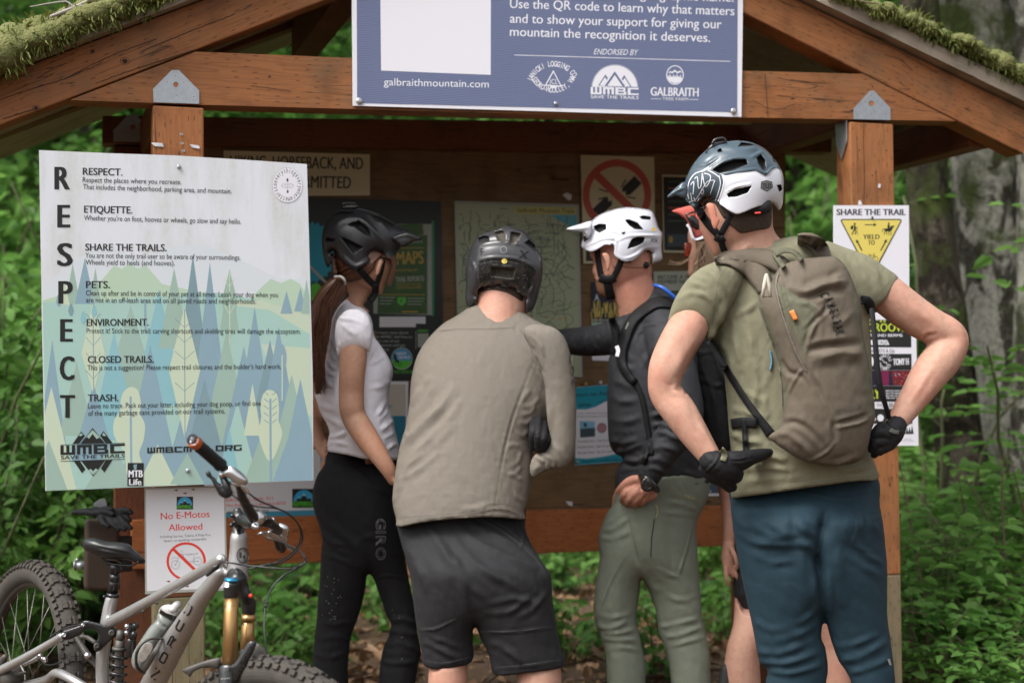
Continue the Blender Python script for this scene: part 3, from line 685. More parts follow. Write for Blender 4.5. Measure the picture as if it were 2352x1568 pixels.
# blue sign above
PBL = Plane(pf(1256, 100)+KN*.012, KD)
blue = obj('blue_sign', slab(PBL, [(806, -330), (1711, -330), (1703, 269), (811, 243)], 0, .008), M_PWHITE, None, smooth=False)
tag(blue, 'large blue sign with white border fixed to the front beam', 'sign')
p = Print(PBL, 'Z2', .0006)
p.poly([(182, -800), (2620, -800), (2613, 717), (188, 658)], M_BLUE)
p.poly([(330, -600), (1042, -600), (1040, 479), (341, 451)], M_PWHITE)
p.text('galbraithmountain.com', 358, 545, 1028, 560, 46, M_PWHITE, -.004)
p.text('recognized as its official geographic name.', 1160, -34, 2590, 14, 58, M_PWHITE, .012)
p.text('Use the QR code to learn why that matters', 1162, 52, 2590+5, 100, 58, M_PWHITE, .012)
p.text('and to show your support for giving our', 1162, 146, 2513, 184, 58, M_PWHITE, .012)
p.text('mountain the recognition it deserves.', 1162, 230, 2440, 270, 58, M_PWHITE, .012)
p.text('ENDORSED BY', 1697, 348, 1975, 354, 36, M_PWHITE, .0, .22)
p.line([(1190, 352), (2568, 393)], 4, M_PWHITE)
# logging company emblem
cx, cy = 1440, 515
p.poly([(1440, 448), (1496, 556), (1384, 548)], M_PWHITE); p.poly([(1440, 463), (1484, 547), (1396, 541)], M_BLUE)
p.rect(1420, 548, 1462, 562, M_PWHITE); p.text('JCL', 1414, 535, 1466, 538, 30, M_PWHITE, 0)
p.arc('JANICKI LOGGING CO.', cx, cy+55, 145, 145, math.radians(158), math.radians(27), 34, M_PWHITE, .62, .02)
p.arc('SEDRO-WOOLLEY, WA', cx, cy-75, 152, 152, math.radians(208), math.radians(335), 34, M_PWHITE, .62, .02, True)
# saw-blade club emblem
a = np.radians(np.linspace(-4, 184, 78)); rr = np.where(np.arange(78) % 2, 152, 139)
p.poly(np.stack([1832+rr*np.cos(a), 562-rr*np.sin(a)], 1), M_PWHITE)
for q in ([(1765, 552), (1832, 456), (1900, 555)], [(1725, 548), (1772, 476), (1788, 500), (1757, 550)], [(1940, 556), (1892, 480), (1876, 504), (1908, 555)]):
    p.poly(q, M_BLUE); c = np.mean(q, 0); p.poly([(c[0]+(x-c[0])*.72, c[1]+6+(y-c[1])*.72) for x, y in q], M_PWHITE)
p.rect(1676, 556, 1988, 606, M_BLUE); p.block('WMBC', 1678, 602, 1984, 608, 46, M_PWHITE); p.text('SAVE THE TRAILS', 1678, 628, 1984, 634, 20, M_PWHITE, .04)
# tree farm emblem
p.disc(2216, 480, 56, 62, M_PWHITE); p.disc(2216, 480, 50, 56, M_BLUE)
p.poly([(2168, 470), (2185, 455), (2197, 460), (2215, 446), (2232, 460), (2248, 452), (2262, 466), (2250, 462), (2232, 470), (2214, 458), (2198, 470), (2186, 464)], M_PWHITE)
tr = [(2168, 500)]
for i, h in enumerate((478, 468, 484, 472, 480, 468, 482, 474)): tr += [(2174+i*11, h), (2179+i*11, 496)]
p.poly(tr+[(2262, 505), (2248, 525), (2216, 534), (2184, 522)], M_PWHITE)
p.text('GALBRAITH', 2060, 611, 2367, 617, 54, M_PWHITE, .03); p.text('TREE FARM', 2135, 639, 2300, 643, 18, M_PWHITE, 0)
p.line([(2062, 631), (2128, 632)], 3, M_PWHITE); p.line([(2306, 635), (2366, 637)], 3, M_PWHITE)
V, F, M = join(p.parts, p.mi); obj('print', (V, F, M), p.mats, blue, smooth=False)
for x, y, r in ((202, 645, 22), (1456, 661, 13), (2591, 710, 21)): screw(PBL, 'Z2', x, y, r, blue)

# tall RESPECT sign on the left post
pr = P(404, 700, 3.93); PR = Plane(pr, P(705, 700, 4.085)-P(90, 700, 3.79))
cor = [(90, 345), (250, 352), (400, 357), (560, 367), (705, 377), (718, 850), (720, 1103), (420, 1114), (105, 1127), (97, 760)]
resp = obj('etiquette_sign', slab(PR, cor, 0, .005), M_WHITE, None, smooth=False)
tag(resp, 'tall white and teal etiquette sign with big black initials on the left post', 'sign')
p = Print(PR, 'D', .0003); p.clip = [(91, 346), (704, 378), (719, 1102), (106, 1126)]
art = lambda n, r, g, b: mat('sign_print_'+n, sr(r*.66+172*.34, g*.66+203*.34, b*.66+202*.34), .45, noise=(5, .35), col2=sr(r*.97, g*.98, b*.94))
A_TEAL, A_HILL, A_PALE, A_SAGE, A_BLUE, A_AQUA, A_CREAM, A_STEEL, A_MTN = (art('lagoon', 172, 208, 202), art('hill', 192, 214, 190), art('pale_path', 206, 217, 196), art('sage', 160, 187, 176),
    art('blue', 136, 166, 188), art('aqua', 138, 192, 208), art('cream', 212, 222, 196), art('steel', 124, 152, 168), art('mountain', 228, 230, 244))
p.poly([(99, 660), (170, 600), (240, 560), (330, 600), (380, 570), (470, 560), (560, 600), (640, 640), (712, 640), (716, 690), (99, 700)], A_MTN)
p.poly([(228, 650), (262, 610), (280, 617), (297, 606), (318, 617), (336, 610), (372, 652), (500, 680), (560, 700), (100, 710), (98, 690)], A_HILL)
p.poly([(600, 660), (622, 640), (645, 650), (668, 640), (690, 652), (711, 690), (715, 740), (560, 700)], A_HILL)
p.poly([(98, 694), (230, 690), (500, 672), (600, 690), (716, 735), (720, 1103), (420, 1114), (105, 1127)], A_TEAL)
p.poly([(500, 690), (600, 690), (716, 727), (716, 770), (620, 712), (540, 702)], A_PALE)
p.poly([(600, 790), (716, 800), (720, 960), (640, 900)], A_PALE)
def tri(x, top, bot, w_, m): p.poly([(x, top), (x+w_, bot), (x-w_, bot)], m)
def dia(x, top, mid, bot, w_, m): p.poly([(x, top), (x+w_, mid), (x, bot), (x-w_, mid)], m)
dia(167, 605, 690, 700, 16, A_SAGE); tri(195, 592, 698, 23, A_BLUE); tri(219, 615, 690, 12, A_SAGE); tri(148, 640, 700, 12, A_CREAM)
for x, top, bot, w_, m in ((120, 780, 1125, 45, A_BLUE), (365, 664, 930, 60, A_AQUA), (400, 615, 800, 36, A_SAGE), (443, 584, 880, 40, A_STEEL), (482, 602, 1100, 60, A_BLUE), (527, 616, 760, 22, A_SAGE), (300, 700, 900, 60, A_SAGE),
        (262, 760, 1010, 55, A_AQUA), (345, 790, 1115, 70, A_BLUE), (585, 705, 1000, 45, A_BLUE), (620, 780, 960, 40, A_STEEL), (176, 830, 1000, 40, A_SAGE), (215, 880, 1060, 50, A_BLUE), (520, 760, 1040, 60, A_SAGE), (560, 795, 1110, 70, A_BLUE),
        (640, 750, 1000, 46, A_BLUE), (670, 860, 1105, 60, A_SAGE), (690, 870, 1103, 48, A_BLUE), (448, 840, 1112, 75, A_BLUE), (470, 870, 1112, 60, A_STEEL), (545, 920, 1110, 48, A_TEAL), (118, 888, 1126, 58, A_CREAM), (112, 1010, 1126, 44, A_SAGE),
        (256, 1020, 1120, 60, A_SAGE), (362, 1020, 1115, 46, A_CREAM), (430, 1040, 1112, 40, A_SAGE), (527, 980, 1110, 26, A_AQUA), (580, 880, 1000, 20, A_CREAM), (658, 668, 720, 14, A_BLUE), (690, 660, 715, 14, A_BLUE), (704, 640, 720, 12, A_SAGE), (600, 1000, 1108, 40, A_SAGE), (660, 1010, 1105, 34, A_BLUE)):
    tri(x, top, bot, w_, m)
def leaf(x, top, mid, bot, w_, m, lm, veins):
    dia(x, top, mid, bot, w_, m); p.line([(x, top+6), (x+1, bot)], 2, lm)
    for v in veins: p.line([(x-w_*.62, v-20), (x, v), (x+w_*.62, v-20)], 1.6, lm)
leaf(214, 690, 812, 902, 27, A_CREAM, A_STEEL, (740, 794, 830, 870)); leaf(424, 704, 850, 1005, 36, A_CREAM, A_STEEL, (752, 786, 826, 898, 950)); leaf(527, 620, 690, 790, 18, A_SAGE, A_CREAM, (660, 722))
p.poly([(302, 888), (318, 898), (324, 930), (322, 950), (333, 975), (330, 1010), (320, 1040), (326, 1070), (300, 1095), (290, 1085), (285, 1040), (262, 1000), (262, 965), (275, 945), (278, 915), (286, 897)], A_CREAM, True); p.line([(300, 910), (302, 1105)], 5, A_BLUE)
p.poly([(620, 895), (636, 905), (641, 940), (640, 965), (648, 1000), (620, 1060), (594, 1000), (600, 960), (598, 930), (606, 902)], A_CREAM, True); p.line([(621, 915), (622, 1106)], 5, A_BLUE)
for k in range(5):
    y = 905+k*16; p.line([(606, y-6), (617, y+2)], 1.6, A_STEEL); p.line([(636, y-7), (625, y+2)], 1.6, A_STEEL)
p.poly([(649, 790), (658, 815), (655, 850), (650, 935), (645, 850), (638, 815)], A_BLUE, True); p.line([(648, 815), (648, 920)], 2.4, A_CREAM)
for x, y, c in ((135, 690, A_BLUE), (163, 712, A_STEEL), (191, 730, A_AQUA), (216, 716, A_AQUA)): p.poly([(x, y-16), (x+6, y+2), (x, y+14), (x-6, y+2)], c, True)
p.line([(333, 690), (334, 760)], 4, A_BLUE)
p.k = 'S1'; p.clip = None
for ch, x0, x1, yb in (('R', 228, 348, 352), ('E', 250, 350, 643), ('S', 248, 370, 937), ('P', 258, 370, 1226), ('E', 272, 370, 1517)): p.text(ch, x0, yb, x1, yb, 172, M_INK, .05)
h1, h2 = 53, 39
for tx, x0, y0, x1, y1, h, b in (('RESPECT.', 445, 240, 750, 247, h1, .032), ('Respect the places where you recreate.', 445, 297, 1200, 315, h2, .02), ('That includes the neighborhood, parking area, and mountain.', 447, 350, 1585, 385, h2, .02),
        ('ETIQUETTE.', 455, 530, 825, 537, h1, .032), ("Whether you're on foot, hooves or wheels, go slow and say hello.", 455, 588, 1658, 617, h2, .02), ('SHARE THE TRAILS.', 464, 820, 1088, 825, h1, .032),
        ('You are not the only trail user so be aware of your surroundings.', 465, 875, 1653, 892, h2, .02), ('Wheels yield to heels (and hooves).', 467, 928, 1150, 935, h2, .02), ('PETS.', 470, 1107, 655, 1107, h1, .032),
        ('Clean up after and be in control of your pet at all times. Leash your dog when you', 470, 1163, 1940, 1178, h2, .02), ('are not in an off-leash area and on all paved roads and neighborhoods.', 471, 1217, 1772, 1227, h2, .02),
        ('ENVIRONMENT.', 475, 1397, 950, 1395, h1, .032), ('Protect it! Stick to the trail: carving shortcuts and skidding tires will damage the ecosystem.', 475, 1452, 2115, 1457, h2, .02)): p.text(tx, x0, y0, x1, y1, h, M_INK, b)
cx, cy = 2013, 320
p.disc(cx, cy, 116, 134, M_PWHITE); p.ring(cx, cy, 116, 134, 2, M_LAM)
p.arc('everythingeverywherematterstoo'[:29], cx, cy, 82, 94, math.radians(166), math.radians(166-348), 33, M_INK, .62, .005)
p.poly([(2013, 266), (2021, 284), (2013, 294), (2005, 284)], M_INK, True); p.poly([(2015, 354), (2022, 372), (2015, 382), (2007, 372)], M_INK, True); p.ring(2013, 324, 45, 20, 3, M_INK); p.ring(2013, 324, 22, 10, 3, M_INK)
for y in (304, 318, 332, 344): p.disc(2014, y, 2.5, 3, M_INK, 6)
p.k = 'S2'
p.text('C', 272, 403, 388, 403, 180, M_INK, .05); p.text('T', 275, 697, 392, 697, 176, M_INK, .05)
for tx, x0, y0, x1, y1, h, b in (('CLOSED TRAILS.', 490, 272, 1003, 270, h1, .032), ("This is not a suggestion! Please respect trail closures and the builder's hard work.", 488, 328, 1992, 318, h2, .02), ('TRASH.', 492, 570, 730, 568, h1, .032),
        ('Leave no trace. Pack out your litter, including your dog poop, or find one', 492, 625, 1835, 603, h2, .02), ('of the many garbage cans provided on our trail systems.', 494, 682, 1557, 662, h2, .02)): p.text(tx, x0, y0, x1, y1, h, M_INK, b)
for q in ([(372, 900), (440, 803), (468, 838), (425, 895)], [(682, 892), (612, 800), (586, 836), (628, 893)], [(435, 898), (528, 776), (622, 893)], [(380, 1030), (445, 1126), (472, 1096), (428, 1030)], [(682, 1024), (620, 1120), (592, 1090), (630, 1026)], [(438, 1030), (532, 1150), (626, 1026)]): p.poly(q, M_INK)
for q in ([(470, 856), (528, 790), (600, 866), (580, 850), (560, 862), (528, 822), (500, 860), (486, 846)], [(480, 1092), (532, 1140), (590, 1082), (570, 1100), (552, 1090), (532, 1112), (512, 1092), (498, 1104)], [(420, 836), (440, 815), (452, 830), (436, 840)], [(602, 832), (612, 812), (634, 838), (616, 838)]): p.poly(q, A_SAGE)
p.line([(278, 908), (778, 893)], 4, M_INK); p.line([(280, 1034), (778, 1018)], 4, M_INK)
p.block('WMBC', 278, 985, 778, 970, 72, M_INK); p.text('SAVE THE TRAILS', 280, 1020, 778, 1004, 28, M_INK, .045, .1); p.block('WMBCMTB.ORG', 952, 972, 1685, 950, 44, M_INK)
p.poly([(801, 1047), (925, 1047), (922, 1225), (797, 1225)], M_INK); p.text('MTB', 806, 1158, 918, 1158, 54, M_PWHITE, .05); p.text('Life', 810, 1218, 908, 1218, 46, M_PWHITE, .05)
p.poly([(845, 1062), (872, 1056), (868, 1098), (850, 1100)], A_STEEL)
V, F, M = join(p.parts, p.mi); obj('print', (V, F, M), p.mats, resp, smooth=False)
screw(PR, 'S1', 1183, 180, 17, resp, m=M_GALV); screw(PR, 'S2', 1268, 1108, 18, resp, m=M_GALV)

# NO E-MOTOS notice under it
PE = Plane(pf(420, 1230)+KN*.006, KD)
emo = obj('laminated_notice', slab(PE, Z('Z6', [(921, 322), (1437, 308), (1450, 930), (1445, 975), (926, 1000)]), 0, .0015), M_LAM, None, smooth=False)
tag(emo, 'laminated white notice with red writing and a crossed-out dirt bike stapled to the left post', 'notice')
p = Print(PE, 'Z6', .0002)
p.poly([(930, 334), (1428, 318), (1438, 960), (938, 980)], M_WHITE2)
A_SKY, A_GRN, A_GREYL = mat('logo_sky', sr(60, 170, 215), .5), mat('logo_green', sr(90, 190, 60), .5), mat('grey_line_print', sr(150, 150, 155), .6)
def club_badge(p, x, y, w_, h):
    p.rect(x, y, x+w_, y+h, M_INK); a = np.radians(np.linspace(0, 180, 40)); r = np.where(np.arange(40) % 2, .46, .43)*w_
    p.poly(np.stack([x+w_/2+r*np.cos(a), y+h*.66-r*np.sin(a)*1.1], 1), A_SKY)
    for dx, s in ((0, 1), (-.22, .6), (.22, .6)):
        cx = x+w_*(.5+dx); p.poly([(cx-w_*.2*s, y+h*.66), (cx, y+h*(.66-.42*s)), (cx+w_*.2*s, y+h*.66)], M_INK); p.poly([(cx-w_*.07*s, y+h*(.66-.27*s)), (cx, y+h*(.66-.42*s)), (cx+w_*.07*s, y+h*(.66-.27*s)), (cx, y+h*(.66-.32*s))], M_PWHITE)
    p.block('WMBC', x+w_*.04, y+h*.87, x+w_*.96, y+h*.87, h*.2, A_GRN); p.text('SAVE THE TRAILS', x+w_*.05, y+h*.97, x+w_*.95, y+h*.97, h*.07, A_GRN, .04)
club_badge(p, 1127, 378, 105, 82)
p.text('No E-Motos', 1026, 524, 1338, 508, 42, M_RED, .025); p.text('Allowed', 1076, 596, 1292, 588, 42, M_RED, .025)
p.text('Including Surron, Talaria, E Ride Pro,', 1022, 641, 1346, 628, 15, M_INKD, 0); p.text('Rawrr, or anything comparable.', 1048, 668, 1320, 654, 15, M_INKD, 0)
for cx, cy, r in ((1120, 812, 30), (1262, 790, 28)): p.ring(cx, cy, r, r, 2, A_GREYL); p.ring(cx, cy, r*.78, r*.78, 1.5, A_GREYL); p.disc(cx, cy, 5, 5, A_GREYL, 8)
for l in ([(1120, 812), (1150, 745), (1262, 742)], [(1150, 740), (1200, 790), (1262, 790)], [(1135, 770), (1110, 765), (1095, 775)], [(1190, 752), (1265, 738)], [(1155, 722), (1165, 735)], [(1170, 745), (1180, 800), (1230, 800), (1240, 750)]): p.line(l, 3, A_GREYL)
p.ring(1188, 790, 126, 122, 16, M_RED); p.poly([(1096, 716), (1110, 704), (1282, 868), (1268, 882)], M_RED)
for x, y in ((1125, 338), (1182, 357), (1234, 333), (1076, 918), (1196, 950)): p.disc(x, y, 8, 6, mat('rust', (.35, .14, .03), .7), 8); p.line([(x-16, y), (x+12, y)], 3, M_HOLE)
V, F, M = join(p.parts, p.mi); obj('print', (V, F, M), p.mats, emo, smooth=False)

# right post: share-the-trail sign and the event poster below it
PS = Plane(pf(2002, 600)+KN*.008, KD)
sh = obj('right_of_way_sign', slab(PS, Z('S5', [(217, 54), (680, 54), (684, 760), (217, 760)]), 0, .004), M_PWHITE, None, smooth=False)
tag(sh, 'white sign with a yellow yield triangle and black trail user symbols on the right post', 'sign')
p = Print(PS, 'S5', .0005, .00004)
p.text('SHARE THE TRAIL', 233, 114, 662, 114, 37, M_INK, .045)
p.poly([(266, 138), (630, 138), (637, 150), (452, 498), (440, 498), (258, 150)], M_INK); p.poly([(272, 145), (624, 145), (628, 152), (446, 490), (266, 152)], M_YEL)
def arrow(x0, y0, x1, y1, w_=6, hd=20):
    d = np.array((x1-x0, y1-y0), float); L = np.linalg.norm(d); d /= L; q = np.array((-d[1], d[0])); a = np.array((x0, y0)); b = a+d*(L-hd)
    p.poly([a+q*w_/2, b+q*w_/2, b+q*hd*.55, a+d*L, b-q*hd*.55, b-q*w_/2, a-q*w_/2], M_INK)
arrow(408, 174, 482, 174); arrow(391, 334, 354, 264, 8); arrow(506, 334, 544, 263, 8); p.text('YIELD', 397, 262, 500, 262, 28, M_INK, .04); p.text('TO', 428, 298, 470, 298, 28, M_INK, .04)
# hiker
p.disc(346, 169, 7, 7, M_INK, 12); p.poly([(340, 178), (350, 178), (354, 205), (342, 208)], M_INK); p.poly([(322, 182), (338, 176), (336, 204), (320, 200)], M_INK); p.line([(346, 203), (354, 218), (348, 234)], 7, M_INK); p.line([(344, 203), (336, 218), (328, 236)], 7, M_INK); p.line([(346, 182), (356, 196), (362, 192)], 4, M_INK); p.line([(360, 184), (364, 238)], 2.5, M_INK)
# rider on a horse
p.poly([(526, 198), (560, 196), (574, 182), (584, 176), (592, 186), (582, 190), (574, 210), (560, 216), (532, 214)], M_INK); p.line([(531, 210), (528, 236)], 4, M_INK); p.line([(540, 212), (544, 236)], 4, M_INK); p.line([(563, 212), (572, 226), (568, 238)], 4, M_INK); p.line([(556, 212), (556, 238)], 4, M_INK); p.line([(527, 200), (518, 204), (516, 218)], 4, M_INK)
p.disc(556, 166, 6, 6, M_INK, 10); p.poly([(548, 173), (560, 173), (562, 195), (548, 197)], M_INK); p.line([(558, 180), (568, 186), (574, 184)], 3.5, M_INK)
# bicycle
for cx in (428, 474): p.ring(cx, 384, 17, 17, 3, M_INK, 24)
p.line([(428, 384), (440, 364), (464, 362), (450, 384), (428, 384)], 3, M_INK); p.line([(440, 364), (450, 384)], 3, M_INK); p.line([(474, 384), (462, 352), (470, 349)], 3, M_INK); p.line([(432, 358), (444, 357)], 4, M_INK)
V, F, M = join(p.parts, p.mi); obj('print', (V, F, M), p.mats, sh, smooth=False); screw(PS, 'S5', 455, 130, 8, sh, m=M_HOLE)
PG = Plane(pf(2040, 870)+KN*.006, KD)
gr = obj('event_poster', slab(PG, Z('S5', [(300, 715), (722, 720), (740, 1536), (318, 1536)]), 0, .001), M_PWHITE, None, smooth=False)
tag(gr, 'black and white music event poster hanging below the yield sign', 'poster')
p = Print(PG, 'S5', .0004, .00004); A_LIME, A_MAG, A_RED2, A_VIO = mat('lime_ink', sr(205, 220, 60), .5), mat('magenta_ink', sr(120, 24, 70), .5), mat('crowd_red_ink', sr(110, 30, 34), .5), mat('violet_ink', sr(26, 22, 52), .5)
p.poly([(330, 738), (694, 740), (695, 930), (335, 928)], M_INK); p.text('SUMMER', 345, 775, 690, 775, 24, A_LIME, .03); p.text('GROOVES', 425, 832, 690, 832, 50, A_LIME, .02); p.text('JUMPS AND BERMS', 372, 864, 642, 864, 17, M_PWHITE, .04)
p.poly([(482, 884), (545, 884), (560, 914), (482, 914)], M_PWHITE); p.text('TAGA', 488, 910, 548, 910, 22, M_INK, .01); p.disc(455, 899, 17, 17, M_PWHITE)
p.text('ARTISTS & DJs', 445, 962, 592, 962, 21, M_INK, 0)
p.poly([(350, 970), (696, 970), (697, 1070), (352, 1070)], M_INK); p.arc('MANATEE COMMUNE ', 532, 1020, 26, 30, math.radians(150), math.radians(-190), 17, M_PWHITE, .6, .03); p.line([(512, 1005), (524, 1012), (520, 1020), (545, 1024), (541, 1034), (552, 1038)], 4, M_PWHITE); p.text('TONY H', 583, 1040, 680, 1036, 40, M_PWHITE, .04); p.disc(446, 1018, 18, 32, M_PWHITE)
p.poly([(352, 1072), (697, 1072), (698, 1166), (354, 1166)], A_VIO); p.poly([(510, 1074), (556, 1074), (556, 1164), (520, 1164)], A_MAG); p.poly([(570, 1076), (697, 1074), (696, 1164), (585, 1164)], A_RED2)
for k in range(46):
    x, y = 590+random.random()*100, 1085+random.random()*74; p.disc(x, y, 4+3*random.random(), 4, random.choice([A_MAG, M_REDF, A_SKY, M_INK, A_RED2]), 7)
p.poly([(356, 1168), (698, 1168), (699, 1264), (358, 1264)], M_INK); p.text('JULY', 400, 1246, 500, 1246, 54, A_LIME, .03)
for k, tline in enumerate(('$50 FOR NON-MEMBERS', '$40 FOR MEMBERS', '$25 FOR YOUTH', 'FREE FOR 12 AND UNDER')): p.text(tline, 538, 1202+k*15, 538+len(tline)*7.2, 1202+k*15, 9, M_PWHITE, .03)
p.text('ON', 482, 1292, 505, 1292, 15, M_INK, 0); p.text('GALBRAITH', 510, 1300, 640, 1300, 27, M_INK, 0); p.poly([(358, 1308), (700, 1308), (701, 1400), (360, 1400)], M_INK); p.disc(505, 1365, 20, 22, M_PWHITE); p.disc(450, 1372, 26, 18, M_PWHITE)
for x in (650, 668, 684, 700): p.poly([(x-9, 1462), (x, 1404+random.random()*20), (x+9, 1462)], M_INK)
p.text('DESIGN BY', 655, 1498, 698, 1498, 6, A_GREYL, 0); p.text('BECKY BURLE', 640, 1508, 712, 1508, 6, A_GREYL, 0)
V, F, M = join(p.parts, p.mi); obj('print', (V, F, M), p.mats, gr, smooth=False)
# torn paper scraps still stapled to the posts
def scrap(pl, k, pts, label, lift=.004):
    V, F, M, uv = slab(pl, Z(k, pts), lift, .0006); V = V+RNG.normal(0, .0008, V.shape); o = obj('paper_scrap', (V, F), M_WHITE2, None, smooth=False); tag(o, label, 'paper scrap', 'torn paper scraps on the shelter timber')
scrap(PF, 'Z1', [(965, 915), (1035, 914), (1045, 936), (990, 934)], 'long torn white paper scrap at the left edge of the left post')
scrap(PF, 'Z1', [(1210, 923), (1262, 926), (1276, 938), (1272, 950), (1225, 942)], 'torn white paper scrap at the right edge of the left post')
scrap(PF, 'Z3', [(1420, 1172), (1434, 1176), (1430, 1200), (1419, 1196)], 'tiny white paper scrap high on the right post')
scrap(PF, 'Z3', [(1296, 1282), (1306, 1278), (1318, 1305), (1294, 1306)], 'white paper scrap just above the yield sign', .002)
scrap(PB, 'Z2', [(1505, 1240), (1530, 1228), (1562, 1240), (1558, 1270), (1540, 1276)], 'torn white paper corner on the board above the map', -.008)
scrap(PB, 'Z7', [(1785, 408), (1830, 412), (1828, 440), (1805, 436)], 'torn paper scrap low on the board above the rail', -.008)

# ------------------------------------------------------------------ notices on the back board
PN = Plane(BL+KN*-.012, BD)
def notice(name, label, cat, corners, m, k='D', lift=.003, th=.002, group=None):
    o = obj(name, slab(PN, Z(k, corners), lift, th), m, None, smooth=False); tag(o, label, cat, group); return o, Print(PN, k, lift+.0002)
def fin(o, p):
    if p.parts: V, F, M = join(p.parts, p.mi); obj('print', (V, F, M), p.mats, o, smooth=False)
M_DK = mat('dark_board', (.012, .016, .014), .45); M_GRNS = mat('green_sleeve', sr(20, 130, 80), .4); M_GOLD = mat('gold_ink', sr(180, 150, 60), .5); M_PGRN = mat('poster_green', sr(34, 58, 30), .5, noise=(9, .4), col2=sr(70, 110, 50)); M_PALE = mat('pale_grey_ink', sr(160, 165, 155), .6)
o, p = notice('permitted_use_sign', 'old off-white sign with black capitals at the top left of the board', 'sign', [(513, 347), (848, 356), (848, 450), (513, 452)], M_CREAM, lift=.012, th=.004)
p.text('HIKING, HORSEBACK, AND', 528, 384, 834, 389, 27, M_INKD, .03); p.text('BIKING PERMITTED', 575, 428, 806, 433, 27, M_INKD, .03); fin(o, p)
o, p = notice('trail_club_board', 'big black information board with pinned notices behind the woman in white', 'board', [(640, 452), (1012, 463), (1018, 872), (640, 876)], M_DK, lift=.006)
p.poly([(690, 640)]+[(716+56*math.cos(a)*(1 if i % 2 else .9), 580-72*math.sin(a)*(1 if i % 2 else .9)) for i, a in enumerate(np.linspace(1.9, -1.6, 30))]+[(700, 660)], M_TEAL); p.line([(700, 600), (760, 660)], 6, M_PALE); p.disc(725, 672, 16, 22, A_GRN)
p.k = 'Z4'; p.rect(1385, 350, 1412, 1262, M_GRNS); p.poly([(830, 380), (1386, 380), (1390, 1250), (830, 1235)], M_PALE); p.poly([(1010, 390), (1300, 372), (1310, 480), (1020, 500)], M_PGRN); p.poly([(890, 490), (1345, 485), (1345, 1240), (868, 1235)], M_PGRN)
p.text('PARKS', 1165, 565, 1300, 562, 28, M_PALE, .03); p.rect(890, 605, 1322, 612, M_GOLD); p.text('MAPS', 1050, 765, 1312, 758, 120, M_GOLD, .03); p.text('SCAN FOR MOBILE APP', 1010, 835, 1250, 832, 24, M_GOLD, .02); p.text('TRAIL REPORTS', 1040, 935, 1315, 925, 50, M_PALE, .03)
p.text('UPDATED DAILY WITH NEW', 1046, 968, 1290, 964, 20, M_GOLD, .02); p.text('CONDITIONS & CLOSURES', 1046, 1000, 1290, 996, 24, M_GOLD, .02); p.rect(900, 1052, 1322, 1059, M_GOLD); p.poly([(1060, 1080), (1140, 1080), (1140, 1130), (1100, 1165), (1060, 1130)], A_GRN); p.text('K', 1085, 1135, 1115, 1135, 36, M_DK, .02)
for k in range(3): p.rect(890, 1078+k*30, 1035-20*k, 1086+k*30, M_PALE); p.rect(1155, 1088+k*28, 1320-14*k, 1095+k*28, M_PALE)
p.rect(1100, 1212, 1255, 1224, M_GOLD); p.rect(888, 1265, 1328, 1365, M_WHITE2)
p.k = 'B'
for k, tl in enumerate(('To learn more about', 'the WMBC, feel free to', 'take one of our', 'brochures and get', 'involved.')): p.text(tl, 540 if k < 2 else 545, 548+k*32, (805, 832, 738, 782, 660)[k], 548+k*32, 20, M_PALE, .03, .2)
p.rect(862, 470, 960, 660, M_DK); p.line([(864, 525), (864, 665)], 4, M_PALE); p.block('WMBC', 876, 533, 960, 533, 16, A_GRN); p.rect(878, 545, 960, 650, M_PALE)
p.disc(756, 738, 82, 86, M_PALE); p.disc(756, 738, 76, 80, mat('badge_sky', sr(70, 150, 190), .5)); a = np.radians(np.linspace(190, 350, 20)); p.poly(np.stack([756+76*np.cos(a), 738-80*np.sin(a)], 1), A_GRN)
p.text('HIGH', 716, 712, 790, 708, 24, M_PWHITE, .05); p.text('TRAILS', 722, 742, 820, 735, 22, M_PWHITE, .05); p.poly([(690, 700), (715, 710), (720, 745), (740, 760), (725, 775), (700, 750)], M_INK); p.ring(700, 775, 15, 15, 4, M_INK, 18); p.ring(742, 785, 15, 15, 4, M_INK, 18); p.text('"NO HUNTING"', 690, 850, 880, 850, 22, A_GRN, .03); fin(o, p)
# trail map
M_MAP = mat('map_paper', sr(176, 184, 152), .35, noise=(3.5, .3), col2=sr(154, 168, 132)); M_CONT = mat('map_line', sr(78, 102, 84), .5); M_CONT2 = mat('map_trail', sr(64, 82, 90), .5); M_LAKE = mat('map_lake', sr(92, 170, 190), .5)
o, p = notice('trail_map', 'large pale green trail map hanging at the centre of the board', 'map', [(1042, 462), (1328, 470), (1336, 866), (1052, 866)], M_PALE, lift=.008)
p.poly([(1047, 468), (1323, 475), (1330, 861), (1056, 861)], M_MAP); p.poly([(1258, 490), (1324, 492), (1326, 530), (1300, 515), (1280, 505)], M_LAKE)
rr = random.Random(5)
def wig(x, y, n, st, bend):
    a = rr.random()*6.3; q = [(x, y)]
    for _ in range(n):
        a += rr.uniform(-bend, bend); x += math.cos(a)*st; y += math.sin(a)*st
        if not (1052 < x < 1322 and 485 < y < 855): break
        q.append((x, y))
    return catmull(q, False, 3) if len(q) > 3 else None
for k in range(120):
    q = wig(1052+270*rr.random(), 560+295*rr.random(), 12, 9, .9)
    if q is not None: p.l -= p.st*.6; p.line(q, 1.3, M_CONT if k % 3 else M_CONT2)
for k in range(16):
    cx, cy, r = 1240+rr.random()*30, 620, 14+k*8; p.l -= p.st*.6; p.ring(cx, cy, r, r*.8, 1.0, M_CONT, 30, rr.random()*2, 3.6+rr.random()*2)
for k in range(90):
    x, y = 1055+230*rr.random(), 478+120*rr.random(); L = rr.random()*22+5; p.l -= p.st*.6; p.line([(x, y), (x+L, y+.4)] if rr.random() < .5 else [(x, y), (x+.3, y+L)], 1.4, M_CONT2)
